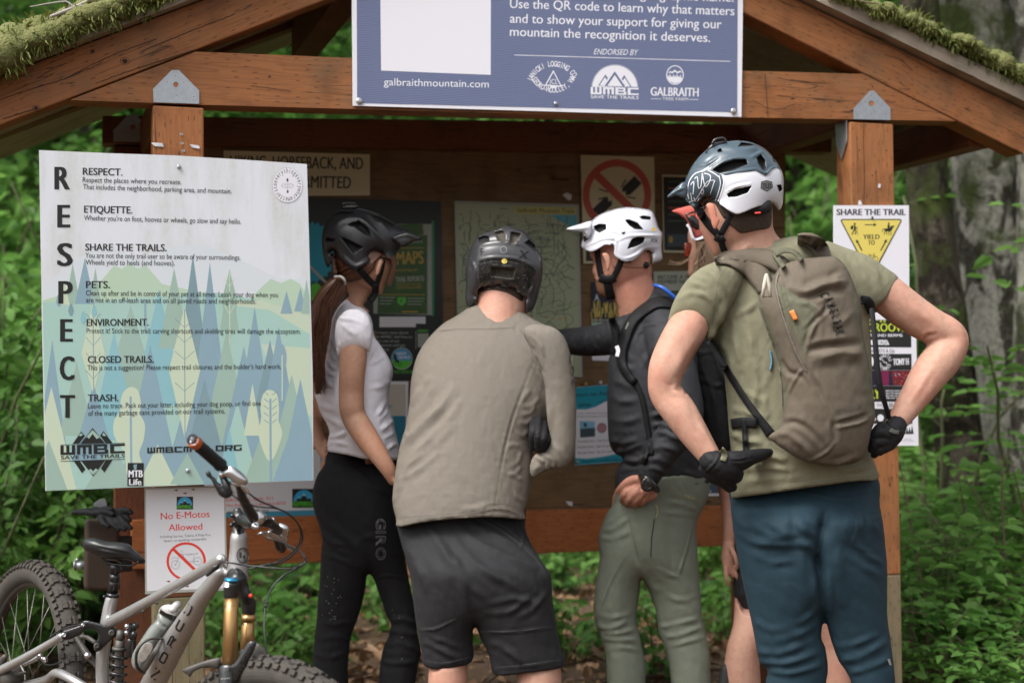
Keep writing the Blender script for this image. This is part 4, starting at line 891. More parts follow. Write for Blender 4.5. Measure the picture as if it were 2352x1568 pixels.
for k in range(14): p.disc(1060+250*rr.random(), 560+290*rr.random(), 2.2, 2.2, M_REDF, 7)
p.poly([(1183, 474), (1322, 478), (1322, 494), (1183, 491)], mat('map_title', sr(190, 184, 112), .5)); p.text('Galbraith Mountain Trails', 1187, 487, 1318, 490, 10, M_INKD, .01); fin(o, p)
# no fireworks
o, p = notice('fireworks_ban_sign', 'square white sign with a faded red ring banning fireworks', 'sign', [(1331, 357), (1500, 362), (1502, 606), (1338, 606)], M_CREAM, lift=.012, th=.003)
cx, cy = 1417, 448
for dx, dy, s in ((33, -20, 1), (-32, 26, 1)):
    c, d = math.cos(-.95), math.sin(-.95); q = [(-22, -12), (16, -12), (22, -6), (17, 0), (24, 5), (17, 12), (-22, 12)] if dx < 0 else [(22, -12), (-16, -12), (-24, -6), (-17, 0), (-24, 5), (-16, 12), (22, 12)]
    p.poly([(cx+dx+a*.72+b*.7, cy+dy-a*.7+b*.72) for a, b in q], M_INKD)
for a in (.2, .9, 2.2, 2.9, 3.5, 4.1, 5.2, 5.8): p.line([(cx+22*math.cos(a), cy+20*math.sin(a)), (cx+44*math.cos(a), cy+40*math.sin(a))], 3, M_INKD)
p.ring(cx, cy, 79, 82, 16, M_REDF, 60); p.poly([(cx-62, cy-48), (cx-48, cy-60), (cx+60, cy+46), (cx+48, cy+58)], M_REDF); p.line([(cx+38, cy-36), (cx+40, cy-42)], 3, M_INKD); fin(o, p)
o, p = notice('framed_info_poster', 'dark framed poster on the board behind the coral cap', 'poster', [(1519, 402), (1612, 404), (1616, 582), (1522, 580)], M_CREAM, lift=.008)
p.poly([(1523, 406), (1609, 408), (1612, 577), (1526, 575)], M_DK)
for k in range(7): p.rect(1535, 416+k*15, 1596-(k % 3)*12, 419+k*15, (M_CONT, M_REDF, M_CONT)[k % 3])
p.rect(1533, 538, 1605, 566, M_CONT2); p.disc(1541, 550, 5, 8, M_GOLD, 10); fin(o, p)
o, p = notice('small_framed_notice', 'small dark framed notice half hidden behind the white helmet', 'notice', [(1340, 540), (1400, 540), (1402, 606), (1345, 606)], M_CREAM, lift=.016)
p.rect(1346, 545, 1396, 600, M_DK); fin(o, p)
o, p = notice('membership_sign', 'pale membership sign with black capitals behind the shoulder of the man in dark grey', 'sign', [(1499, 624), (1640, 622), (1640, 668), (1500, 668)], mat('grey_white_sign', sr(176, 184, 170), .5), lift=.01)
p.text('BECOME A WMBC', 1511, 641, 1610, 640, 9, M_INKD, .03); p.text('MEMBER NOW', 1511, 652, 1592, 651, 9, M_INKD, .03); fin(o, p)
o, p = notice('parking_flyer', 'grey green flyer under the membership sign', 'flyer', [(1503, 672), (1600, 671), (1600, 720), (1504, 720)], mat('flyer_green', sr(84, 104, 84), .5), lift=.006)
p.text('PARK', 1512, 706, 1580, 705, 18, M_PALE, .03); fin(o, p)
o, p = notice('autumn_event_poster', 'dark blue poster with golden grass at the right of the map', 'poster', [(1357, 648), (1420, 650), (1420, 800), (1358, 798)], mat('navy_print', sr(24, 34, 58), .5), lift=.006)
for k in range(60): x = 1360+58*rr.random(); y = 700+30*rr.random(); p.l -= p.st*.6; p.line([(x, y+14*rr.random()), (x+3*rr.uniform(-1, 1), y-12*rr.random()-4)], 1.8, rr.choice([M_GOLD, M_YEL, mat('ochre', sr(150, 110, 40), .5)] if k < 1 else [M_GOLD, M_YEL]))
p.rect(1358, 733, 1420, 737, M_PALE); p.rect(1359, 740, 1420, 797, A_SAGE); p.text('A', 1366, 690, 1376, 690, 14, M_PWHITE, .03); fin(o, p)
o, p = notice('jump_clinic_poster', 'teal and white jump clinic poster pinned on the board right of the beige jersey', 'poster', Z('A', [(172, 770), (520, 742), (560, 1240), (165, 1268)]), M_PWHITE, lift=.006)
p.k = 'A'; p.poly([(172, 772), (520, 744), (526, 820), (440, 830), (360, 862), (300, 895), (240, 912), (172, 912)], M_TEAL); p.text('Intro to Air &', 165, 833, 420, 818, 26, M_INK, .04); p.text('Jumps', 190, 893, 268, 888, 20, M_INK, .05); p.text('and', 320, 868, 366, 862, 14, M_INK, .03)
p.text('Learn technique, body position,', 190, 942, 420, 936, 9, M_INKD, .01); p.text('riding small jumps and drops with', 180, 962, 420, 956, 9, M_INKD, .01)
p.poly([(196, 985), (292, 990), (292, 1032), (198, 1032)], mat('photo_sky', sr(130, 190, 220), .5)); p.poly([(198, 1034), (296, 1030), (294, 1085), (200, 1092)], M_CONT2); p.poly([(222, 1000), (236, 996), (244, 1020), (228, 1026)], M_INK); p.disc(338, 1030, 30, 32, mat('badge_rose', sr(180, 130, 140), .5)); p.ring(338, 1030, 30, 32, 4, M_CONT2)
for k, tl in enumerate(('Thursday Series - May 23, May 30', 'Monday Series - June 10, June 17', 'Saturday Clinics - May 25 or June 8')): p.text(tl, 184, 1122+k*36, 420, 1112+k*36, 11, M_INKD, .03)
p.poly([(166, 1222), (240, 1226), (330, 1216), (420, 1198), (560, 1176), (560, 1240), (165, 1266)], M_TEAL); p.text('Register at: wildkatrides.com', 218, 1250, 500, 1236, 14, M_INK, .03)
fin(o, p)
o, p = notice('white_flyer', 'white flyer pinned above the teal jump clinic poster', 'flyer', Z('A', [(272, 560), (420, 560), (420, 605), (274, 600)]), M_PWHITE, lift=.006); fin(o, p)
o, p = notice('small_teal_flyer', 'half beige, half teal flyer on the board left of the beige jersey', 'flyer', Z('B', [(560, 910), (802, 912), (795, 1420), (560, 1430)]), M_PWHITE, lift=.006)
p.k = 'B'; p.rect(560, 935, 786, 1172, mat('flyer_beige', sr(196, 188, 176), .5)); p.rect(560, 1174, 786, 1415, mat('flyer_teal', sr(40, 120, 146), .5)); p.text('TODAY', 590, 1122, 685, 1120, 30, M_TEAL, .04); fin(o, p)
o, p = notice('emergency_banner', 'white banner with red telephone numbers and teal edge below the tall etiquette sign', 'banner', [(380, 1040), (752, 1030), (752, 1180), (380, 1190)], mat('banner_teal', sr(70, 150, 180), .5), lift=.036)
p.poly([(380, 1040), (736, 1031), (736, 1170), (380, 1181)], M_WHITE2); p.k = 'Z6'; p.text('In case of EMERGENCY, DIAL 911', 1270, 420, 1742, 398, 20, M_RED, .03); p.text('Fire Reporting 1-800-562-6010', 1445, 444, 1822, 428, 20, M_RED, .03); p.text('www.wmbcmtb.org', 1447, 486, 1712, 474, 20, M_INK, .02); p.text('with the', 1480, 358, 1530, 356, 10, M_INKD, 0); club_badge(p, 1864, 328, 150, 122); fin(o, p)
o, p = notice('small_dark_card', 'small dark blue card low on the board beside the green trousers', 'card', Z('Z8', [(300, 296), (434, 296), (434, 372), (300, 374)]), M_PWHITE, lift=.006); p.k = 'Z8'; p.rect(300, 296, 426, 358, mat('card_blue', sr(60, 76, 100), .5)); p.text('lub', 335, 352, 358, 352, 18, M_PWHITE, .02); fin(o, p)
def pin(k, x, y, m, lab):
    c = PN.on(Z(k, [(x, y)]), .014)[0]; q = join([ball(c, .006, 10, 6), tube([c, c-PN.n*.008], .0035, 8)]); tag(obj('push_pin', q, m, None), lab, 'push pin', 'push pins holding posters')
pin('A', 238, 750, M_GOLD, 'brass push pin in the top edge of the teal jump clinic poster'); pin('A', 330, 740, M_PWHITE, 'white push pin in the top edge of the teal jump clinic poster'); pin('A', 185, 1246, M_PALE, 'pale push pin in the bottom left corner of the teal poster')
# ------------------------------------------------------------------ people
def skin(name, col, red): 
    m = mat(name, col, .55, spec=.26, sub=.05); t = m.node_tree; b = t.nodes['Principled BSDF']; L = t.links.new; tc = N(t, 'TexCoord')
    def nz(sc, det, lo, hi):
        n = N(t, 'TexNoise'); n.inputs['Scale'].default_value = sc; n.inputs['Detail'].default_value = det; n.inputs['Roughness'].default_value = .65; L(tc.outputs['Object'], n.inputs['Vector']); r = N(t, 'MapRange'); r.inputs[1].default_value = lo; r.inputs[2].default_value = hi; L(n.outputs['Fac'], r.inputs[0]); return r.outputs[0], n.outputs['Fac']
    a_, _ = nz(9, 4, .38, .62); k = mixc(t, a_, col, red); f_, _ = nz(70, 3, .45, .75); k = mixc(t, math_(t, 'MULTIPLY', f_, .5), k, tuple(v*.78 for v in red)); s_, _ = nz(210, 1, .70, .76); k = mixc(t, math_(t, 'MULTIPLY', s_, .45), k, tuple(v*.45 for v in red)); L(k, b.inputs['Base Color'])
    _, h1 = nz(320, 2, 0, 1); _, h2 = nz(45, 4, 0, 1); bp = N(t, 'Bump'); bp.inputs['Strength'].default_value = .3; bp.inputs['Distance'].default_value = .0025; L(math_(t, 'ADD', math_(t, 'MULTIPLY', h1, .4), h2), bp.inputs['Height']); L(bp.outputs[0], b.inputs['Normal']); return m
SK_A = skin('skin_warm', (.46, .265, .18), (.42, .215, .14)); SK_B = skin('skin_fair', (.53, .315, .235), (.50, .25, .18)); SK_C = skin('skin_flushed', (.50, .255, .18), (.46, .195, .135))
C_WHITE = cloth('white_tee', (.82, .80, .86), fuzz=.1, var=.04); C_BLK = cloth('black_trousers', (.014, .014, .016), var=.3, fuzz=.15, rough=.75); C_BEIGE = cloth('beige_jersey', (.192, .170, .142), weave=700, stripe=95, var=.06, rough=.7)
C_SHORT = cloth('charcoal_shorts', (.024, .024, .026), var=.25, fuzz=.12, rough=.7); C_GREY = cloth('dark_grey_top', (.031, .032, .036), var=.18, fuzz=.1, rough=.6); C_SAGE = cloth('sage_trousers', (.19, .212, .165), var=.08, rough=.7)
C_OLIVE = cloth('olive_tee', (.20, .193, .128), var=.1); C_NAVY = cloth('navy_trousers', (.018, .040, .056), var=.14, fuzz=.12, rough=.68); C_GLOVE = cloth('black_glove', (.016, .016, .018), weave=500, fuzz=.05, rough=.6)
C_PACK = cloth('brown_pack', (.135, .112, .085), weave=1500, var=.1, rough=.6, fuzz=.05); C_PACK2 = cloth('green_pack_panel', (.125, .125, .085), weave=1500, var=.1, rough=.6, fuzz=.05); C_STRAP = cloth('black_webbing', (.012, .012, .013), weave=1200, var=.3, rough=.55, fuzz=.05)
HAIR_BR = mat('brown_hair', (.07, .027, .014), .42, spec=.5, noise=(40, .4), col2=(.135, .055, .028), bump=(160, .5, .002)); HAIR_SH = mat('short_hair', (.028, .017, .011), .75, noise=(160, .5), col2=(.062, .038, .025), bump=(320, .8, .002)); HAIR_LT = mat('light_brown_hair', (.16, .10, .06), .5, noise=(40, .4), col2=(.24, .16, .1), bump=(160, .5, .002))
BEARD = mat('ginger_stubble', (.26, .125, .07), .7, noise=(160, .4), col2=(.18, .08, .045), bump=(300, .5, .001))
H_BLK = mat('black_helmet_shell', (.016, .017, .019), .38, spec=.5, noise=(30, .35), col2=(.024, .025, .028)); H_LINER = mat('helmet_liner', (.006, .006, .007), .8, bump=(90, .5, .003)); H_GLOSS = mat('black_helmet_gloss', (.008, .009, .010), .12, spec=.6, noise=(220, .9), col2=(.03, .03, .03)); H_GREY = mat('grey_helmet_shell', (.05, .051, .056), .3, spec=.5, noise=(120, .5), col2=(.03, .03, .033), coat=.3)
H_WHT = mat('white_helmet_shell', (.63, .64, .70), .2, spec=.5, coat=.5); H_BLU = mat('slate_blue_helmet_shell', (.055, .085, .11), .3, spec=.5, coat=.3); H_DUST = mat('dusty_liner', (.10, .085, .065), .8, noise=(200, .5), col2=(.03, .027, .023))
SHOE = mat('dark_shoe', (.02, .02, .02), .7)
M_SEAMB, M_SEAMS, M_SEAMN, M_SEAMO, M_SEAMG = (mat(n_, k_, .8) for n_, k_ in (('beige_seam', (.13, .112, .09)), ('shorts_seam', (.055, .055, .056)), ('navy_seam', (.010, .024, .036)), ('olive_seam', (.13, .125, .083)), ('sage_seam', (.085, .098, .074))))
def seam(sf, k, parent, lines, m, w_=2.2, lift=.0016): prints(sf, k, 'seam', parent, lambda p: [p.line(resample(catmull(np.array(q, float), False, 5), 8, False), w_, m) for q in lines], lift)
def EXT(k, a, b, d):  # quad continuing an open edge a-b by vector d
    a, b, d = np.array(a, float), np.array(b, float), np.array(d, float); e = (b-a)*.02
    return Z(k, [a-e-d*.02, b+e-d*.02, b+d, a+d])
def shoes(root, spots, ang, m=SHOE):
    for x, y in spots:
        d = np.array((math.sin(ang), math.cos(ang), 0)); c = np.array((x, y, .05)); obj('shoe', round_tube([c-d*.07, c, c+d*.1, c+d*.17+np.array((0, 0, -.01))], [.045, .05, .047, .036], 14, up=np.array((0, 0, 1.))), m, root)
gy = lambda z: 880+1.25/z*FD        # where the ground lies at distance z
def person(label, x, z): p = P(x, 1200, z); return thing('person', label, 'person', (p[0], p[1], 0))
def helmet(label, x, y, z, mats_label=None): return thing('bike_helmet', label, 'helmet', P(x, y, z))

# ---- woman in the white T-shirt
zw = 4.45; W = person('woman in white T-shirt and black trousers with long ponytail, looking at the board', 830, zw)
head_w = inflate(Z('Z4', [(455, 620), (455, 700), (480, 830), (540, 925), (620, 960), (700, 980), (790, 1020), (850, 1040), (895, 1062), (925, 1030), (942, 965), (985, 885), (1000, 840), (1024, 822), (1016, 790), (1012, 740), (1018, 660), (960, 590), (820, 540), (640, 520), (500, 560)]), zw-.02, 1.0, 3)
neck_w = inflate(Z('Z4', [(470, 860), (540, 960), (600, 1080), (560, 1200), (700, 1260), (800, 1220), (735, 1160), (775, 1110), (808, 1040), (860, 1000), (700, 800)]), zw, .9, 3)
ear_w = inflate(Z('Z4', [(868, 770), (892, 722), (918, 712), (925, 735), (905, 790), (885, 850), (862, 872), (850, 850)]), zw-.105, .5, 2)
arm_w = limb([(395, 470, 4.36, 88), (385, 640, 4.32, 105), (382, 740, 4.31, 108), (374, 860, 4.30, 101), (370, 1000, 4.30, 98), (372, 1110, 4.29, 98), (392, 1190, 4.29, 96), (452, 1290, 4.27, 96), (520, 1390, 4.25, 88), (590, 1490, 4.24, 74), (655, 1590, 4.24, 60), (695, 1660, 4.25, 52)], 'B')
farm_w = limb([(170, 620, 4.6, 80), (120, 900, 4.62, 75), (95, 1120, 4.62, 66), (95, 1280, 4.6, 62), (150, 1420, 4.56, 55), (210, 1500, 4.53, 50)], 'B')
core_w = [limb([(380, 380, 4.47, 120), (400, 600, 4.47, 200), (420, 850, 4.47, 200), (440, 1150, 4.47, 180), (450, 1450, 4.47, 205), (450, 1640, 4.47, 215)], 'B'), limb([(330, 200, 4.46, 150), (320, 700, 4.46, 110), (290, 1100, 4.46, 85), (275, 1700, 4.46, 75), (275, 2180, 4.46, 55)], 'Z7'), limb([(560, 250, 4.42, 150), (660, 700, 4.42, 115), (720, 1100, 4.44, 85), (700, 1700, 4.44, 75), (700, 2180, 4.44, 55)], 'Z7')]
hw1 = hand(P(*z1('B', 700, 1668), 4.25), (.75, -.1, -.7), (-.3, .9, .2), (0, -1, 0)); hw2 = hand(P(*z1('B', 212, 1502), 4.53), (.75, -.1, -.6), (-.3, -.9, .2), (0, 1, 0))
tee = [(335, 283), (390, 320), (455, 345), (505, 395), (532, 460), (542, 560), (592, 632), (650, 722), (682, 795), (688, 862), (668, 935), (655, 1015), (662, 1120), (692, 1205), (706, 1290), (730, 1385), (742, 1450), (735, 1512), (640, 1506), (480, 1502), (350, 1475), (222, 1452), (188, 1440), (186, 1375), (202, 1300), (172, 1220), (132, 1150), (103, 1060), (86, 1010), (105, 950), (140, 860), (165, 720), (185, 600), (205, 500), (240, 390), (285, 325)]
t1 = inflate(Z('B', tee), zw, 1.25, 4, ext=[EXT('B', (186, 1440), (738, 1512), (10, 260))])
t2 = inflate(Z('B', [(275, 420), (330, 370), (420, 360), (495, 410), (528, 480), (535, 570), (522, 650), (512, 708), (500, 686), (445, 668), (380, 678), (322, 698), (268, 726), (250, 650), (240, 560), (250, 470)]), 4.315, 1.05, 3, ext=[EXT('B', (268, 726), (512, 700), (20, 160))])
shw = remesh([t1, t2], .005, 4)
shw = folds(shw, [([(240, 380), (290, 430), (370, 440), (450, 470)], 4, .005), ([(200, 560), (230, 620), (262, 700)], 4, .007), ([(180, 640), (215, 700), (262, 760)], 4, .007), ([(165, 720), (210, 790), (262, 820)], 4, .006), ([(150, 800), (200, 850), (260, 870)], 4, .006), ([(140, 880), (190, 930), (240, 950)], 5, .006), ([(290, 460), (350, 520), (420, 560)], 6, .004), ([(265, 600), (275, 650), (268, 720)], 4, .005), ([(560, 640), (510, 720), (480, 750)], 4, .006), ([(620, 720), (560, 760), (490, 780)], 4, .004),
    ([(670, 900), (600, 950), (490, 960)], 6, .004), ([(640, 1050), (600, 1120), (560, 1190)], 5, .006), ([(660, 1120), (610, 1180), (570, 1210)], 4, .007), ([(690, 1210), (640, 1250), (590, 1290)], 5, .008), ([(700, 1300), (650, 1330), (610, 1350)], 4, .007), ([(720, 1390), (680, 1400), (640, 1440)], 4, .006), ([(190, 1340), (260, 1330), (340, 1300)], 5, .008), ([(188, 1390), (260, 1380), (350, 1400)], 4, .008), ([(150, 1180), (220, 1200), (290, 1260)], 6, .006), ([(110, 1060), (180, 1110), (250, 1130)], 6, .005), ([(220, 1440), (350, 1462), (480, 1490), (640, 1494), (735, 1500)], 3, .003)], 'B', wr=[(.0018, 34, .7, 3), (.0016, 11, 1.4, 2.2)])
obj('shirt', shw, C_WHITE, W); seam(Surf([shw], 4.3), 'B', W, [[(268, 714), (322, 688), (380, 668), (445, 658), (500, 676)], [(225, 1438), (350, 1460), (480, 1486), (640, 1490), (730, 1496)], [(262, 380), (240, 450), (245, 560)]], mat('tee_seam', (.5, .48, .54), .9), 2)
trw = [(250, 80), (420, 110), (560, 148), (712, 150), (722, 400), (742, 600), (762, 800), (800, 1000), (822, 1100), (836, 1250), (860, 1370), (842, 1450), (822, 1568), (815, 1800), (800, 2140), (600, 2140), (588, 1800), (585, 1568), (595, 1450), (612, 1350), (650, 1260), (660, 1180), (632, 1130), (610, 1060), (580, 980), (558, 910), (515, 860), (505, 950), (482, 1060), (455, 1150), (412, 1270), (402, 1350), (392, 1460), (395, 1568), (392, 1800), (380, 2140), (185, 2140), (170, 1900), (165, 1568), (166, 1450), (176, 1280), (190, 1150), (196, 1050), (210, 900), (216, 760), (226, 640), (216, 590), (190, 520), (165, 430), (166, 330), (200, 230), (230, 180), (240, 110)]
prw = remesh([inflate(Z('Z7', trw), lambda x, y: zw-.01+.04*sstep((1120-y)/80)+0*x, .95, 4, ext=[EXT('Z7', (245, 80), (712, 150), (0, -250))])], .006, 4)
prw = folds(prw, [([(240, 170), (400, 190), (560, 300)], 5, 0.0043), ([(180, 350), (230, 480), (330, 600), (460, 700), (530, 850)], 9, 0.0086), ([(200, 540), (260, 640), (380, 700)], 6, .01), ([(215, 620), (280, 680), (400, 760)], 6, 0.0058), ([(220, 740), (330, 770), (470, 840)], 6, 0.0050), ([(520, 150), (570, 260), (690, 420)], 4, 0.0036), ([(420, 240), (560, 320), (690, 380)], 5, 0.0043), ([(540, 910), (640, 880), (780, 900)], 3, 0.0029), ([(640, 1170), (740, 1160), (830, 1190)], 6, 0.0058), ([(650, 1230), (740, 1240), (840, 1260)], 6, 0.0065), ([(620, 1330), (720, 1310), (850, 1360)], 6, 0.0065), ([(600, 1430), (700, 1440), (840, 1430)], 6, 0.0058), ([(200, 1170), (300, 1190), (440, 1170)], 6, 0.0050), ([(180, 1290), (300, 1270), (410, 1290)], 6, 0.0050), ([(170, 1380), (280, 1400), (395, 1370)], 6, 0.0043), ([(420, 700), (500, 640), (600, 640)], 8, 0.0043), ([(250, 560), (300, 900), (330, 1140)], 7, 0.0029)], 'Z7', wr=[(.002, 30, .5, 3), (.0016, 10, 1.2, 2.2)])
bw = remesh([head_w, neck_w, arm_w]+tuck([farm_w], [shw], 1.)+tuck(core_w, [shw, prw], .8)+hw1+hw2, .0055, 3); obj('body', bw, SK_A, W); obj('ear', ear_w, SK_A, W)
obj('trousers', prw, C_BLK, W); sfw = Surf([prw], 4.3)
M_GREYP, M_BLKP = mat('grey_print', (.16, .16, .165), .5), mat('trouser_black_print', (.012, .012, .013), .7)
def giro(p):
    for i, ch in enumerate('GIRO'):      # reads downwards along the thigh
        for m, b, q in ((M_GREYP, .035, 1.0), (M_BLKP, .0, .97)):
            v, f = text2d(ch, b); c = (v.max(0)+v.min(0))/2; v = (v-c)*q; y = (552, 604, 660, 742)[i]; p._add(np.stack([600+v[:, 1]/cap_h()*58, y+v[:, 0]*100], 1), f, m)
prints(sfw, 'Z7', 'print', W, giro, .003)
def specks(p):
    r = random.Random(3)
    for k in range(26): x, y = 225+r.random()*120, 880+r.random()*300; p.disc(x, y, 2.4, 2.4, M_PALE, 6)
    for k in range(10): x, y = 640+r.random()*110, 1080+r.random()*340; p.disc(x, y, 2., 2., M_PALE, 6)
prints(sfw, 'Z7', 'print', W, specks, .003)
sfhd = Surf([bw], zw-.1)
hb = [patch(sfhd, Z('Z4', [(440, 700), (452, 870), (535, 938), (640, 935), (720, 905), (790, 858), (842, 800), (852, 760), (872, 722), (905, 700), (925, 660), (700, 560), (470, 560)]), .012)]
hb = [folds(hb[0], [([(890, 690), (740, 800), (560, 900)], 2.5, .004), ([(850, 740), (720, 840), (560, 915)], 2.5, .004), ([(800, 700), (680, 800), (500, 880)], 2.5, .004), ([(740, 700), (620, 780), (490, 850)], 2.5, .004)], 'Z4')]
tail = inflate(Z('B', [(248, 112), (290, 118), (325, 158), (338, 230), (300, 292), (250, 365), (216, 440), (192, 540), (168, 660), (150, 770), (168, 860), (150, 945), (124, 1008), (96, 1002), (82, 900), (60, 700), (52, 500), (62, 330), (112, 225), (180, 150)]), 4.36, .7, 3)
tail = folds(tail, [([(280, 130), (200+i*14, 260), (90+i*22, 430), (75+i*13, 640), (95+i*8, 940)], 2.2+.5*(i % 2), .006) for i in range(8)], 'B')
r = random.Random(9); strands = []
for k in range(230):
    x0 = 255+r.random()*65; a = [(x0, 125+r.random()*30), (x0-60-r.random()*70, 270+r.random()*60), (75+r.random()*130, 480+r.random()*80), (72+r.random()*95, 720+r.random()*80), (90+r.random()*90, 900+r.random()*120)]
    q = catmull(Z('B', a), False, 4); zz_ = 4.335+r.uniform(-.03, .02); strands.append(tube(P(q[:, 0], q[:, 1], zz_), [.0013]*(len(q)-4)+[.0011, .0009, .0006, .0003], 3, False))
for k in range(50):   # loose hair round the face and nape
    x0, y0 = 1010+r.random()*30, 700+r.random()*50; q = catmull(Z('Z4', [(900+r.random()*90, 690), (x0, y0), (1000+r.random()*40, 820+r.random()*60), (960+r.random()*40, 920+r.random()*60)]), False, 4); strands.append(tube(P(q[:, 0], q[:, 1], zw-.09+r.random()*.05), .0008, 4, False))
hair_w = obj('hair', join(hb+[tail]+strands), HAIR_BR, W)
obj('hair_tie', limb([(243, 112, 4.31, 9), (290, 112, 4.29, 10), (318, 140, 4.29, 10), (322, 165, 4.31, 9)], 'B'), mat('grey_hair_tie', (.5, .48, .46), .7), W)
GLS = mat('dark_lens', (.012, .011, .01), .08, spec=.6); obj('glasses', join([inflate(Z('Z4', [(1016, 712), (1046, 700), (1056, 730), (1040, 790), (1022, 800), (1014, 760)]), zw-.045, .3, 2), limb([(1018, 712, zw-.07, 4), (960, 716, zw-.1, 4), (905, 722, zw-.11, 4)], 'Z4')]), GLS, W)
shoes(W, [(P(740, 1200, 4.45)[0], 4.48), (P(905, 1200, 4.43)[0], 4.46)], .5)
HW = helmet('black helmet with small peak worn by the woman with the ponytail', 860, 560, zw)
hs = inflate(Z('Z4', [(345, 440), (372, 375), (430, 300), (520, 238), (600, 224), (700, 230), (850, 270), (980, 340), (1080, 400), (1170, 452), (1130, 560), (1072, 628), (1040, 690), (1000, 706), (960, 690), (900, 656), (832, 665), (800, 700), (760, 752), (690, 806), (640, 822), (600, 792), (500, 702), (440, 640), (418, 662), (436, 712), (412, 782), (386, 792), (360, 722), (345, 640), (336, 550)]), zw-.03, 1.12, 3,
    [(Z('Z4', q), .022, 1, 5, False) for q in ([(432, 300), (500, 262), (620, 252), (668, 276), (560, 316), (440, 314)], [(575, 388), (600, 372), (690, 345), (780, 430), (822, 516), (740, 480), (650, 410)], [(505, 500), (560, 512), (740, 602), (640, 668), (590, 610)], [(762, 264), (900, 312), (1060, 400), (1010, 420), (940, 392), (850, 350)], [(372, 500), (470, 522), (460, 560), (372, 552)])], ext=[Z('Z4', [(1072, 628), (1040, 690), (1000, 706), (960, 690), (900, 656), (832, 665), (800, 700), (760, 752), (690, 806), (640, 822), (600, 792), (500, 702), (440, 640), (418, 662), (430, 1050), (1060, 1050)])])
hs = folds(hs, [([(470, 380), (560, 330), (700, 330), (850, 460), (1000, 640)], 5, .006), ([(420, 480), (500, 640), (640, 780), (760, 740), (900, 640)], 5, .005), ([(700, 240), (860, 330), (990, 470)], 4, .005)], 'Z4')
sh_o = obj('shell', hs, [H_BLK, H_LINER], HW); sfh = Surf([hs], zw)
obj('visor', folds(inflate(Z('Z4', [(1000, 512), (1060, 480), (1150, 452), (1230, 480), (1294, 522), (1200, 552), (1112, 602), (1060, 565)]), zw-.09, .45, 3), [([(1010, 520), (1140, 480), (1270, 522)], 4, .004)], 'Z4'), H_BLK, HW)
obj('camera_mount', join([inflate(Z('Z4', [(518, 238), (525, 212), (560, 196), (660, 190), (688, 214), (660, 234)]), zw-.05, .8, 2), limb([(540, 196, zw-.05, 10), (545, 182, zw-.05, 9), (650, 180, zw-.05, 8), (655, 195, zw-.05, 8)], 'Z4')]), H_GLOSS, HW)
obj('rear_dial', limb([(452, 700, zw-.03, 44), (490, 790, zw-.03, 46), (540, 830, zw-.03, 38)], 'Z4'), H_LINER, HW)
sfbw = Surf([bw, hb[0]], zw-.09)
obj('strap', join([ribbon(sfbw, 'Z4', [(690, 800), (760, 890), (850, 975)], 62, .003), ribbon(sfbw, 'Z4', [(925, 690), (905, 820), (850, 985)], 50, .003), ribbon(sfbw, 'Z4', [(850, 950), (842, 1050), (790, 1120)], 66, .004, .005)]), C_STRAP, HW)

# ---- man in the beige jersey, seen from behind, bent forward
zb = 4.15; Bm = person('man in beige long sleeved jersey and dark shorts, bent forward with his back turned', 1090, zb)
zlean = lambda x, y: zb+.0*x+np.clip((1195-y)/500, -.3, 1)*.17
head_b = limb([(1158, 600, 4.36, 50), (1158, 630, 4.36, 66), (1160, 660, 4.36, 66), (1160, 700, 4.34, 58)])
neck_b = limb([(1150, 650, 4.36, 52), (1146, 690, 4.33, 52), (1142, 740, 4.31, 58), (1135, 800, 4.3, 80)])
core_b = [limb([(1120, 815, 4.32, 90), (1105, 850, 4.28, 140), (1080, 1000, 4.22, 130), (1060, 1180, 4.15, 135), (1060, 1260, 4.15, 130)]), limb([(930, 560, 4.12, 190), (980, 900, 4.1, 170), (1020, 1300, 4.1, 150), (1030, 1480, 4.1, 152), (1030, 1580, 4.1, 156), (1030, 1760, 4.12, 118), (1030, 2150, 4.14, 80), (1030, 2330, 4.14, 62)], 'Z7'), limb([(1280, 560, 4.12, 190), (1400, 900, 4.1, 170), (1550, 1250, 4.1, 160), (1606, 1480, 4.1, 172), (1610, 1580, 4.1, 174), (1610, 1760, 4.12, 128), (1600, 2150, 4.14, 84), (1600, 2330, 4.14, 64)], 'Z7'),
    limb([(1640, 150, 4.2, 85), (1720, 350, 4.14, 105), (1730, 700, 4.1, 100), (1730, 950, 4.08, 95), (1680, 1070, 4.08, 72), (1540, 1120, 4.2, 62), (1400, 1100, 4.32, 55)], 'S3'), limb([(860, 170, 4.36, 90), (720, 380, 4.42, 90), (650, 650, 4.46, 92), (700, 830, 4.46, 75), (1000, 850, 4.42, 60), (1380, 860, 4.3, 52)], 'S3')]
hb1 = hand(P(*z1('S3', 1390, 1100), 4.32), (-1, .1, .1), (0, .3, 1), (0, 1, 0))
jer = [(1050, 724), (1085, 700), (1106, 692), (1140, 692), (1180, 702), (1200, 714), (1230, 734), (1262, 752), (1290, 790), (1292, 900), (1262, 960), (1230, 985), (1222, 1020), (1224, 1060), (1224, 1090), (1220, 1110), (1212, 1150), (1204, 1175), (1205, 1192), (1140, 1187), (1060, 1190), (980, 1198), (912, 1210), (911, 1195), (904, 1170), (901, 1140), (908, 1080), (917, 1030), (931, 980), (940, 930), (942, 895), (945, 866), (951, 838), (962, 808), (981, 779), (1016, 744)]
j1 = inflate(np.array(jer, float), zlean, .66, 4, ext=[[(906, 1200), (1210, 1180), (1205, 1330), (915, 1330)]])
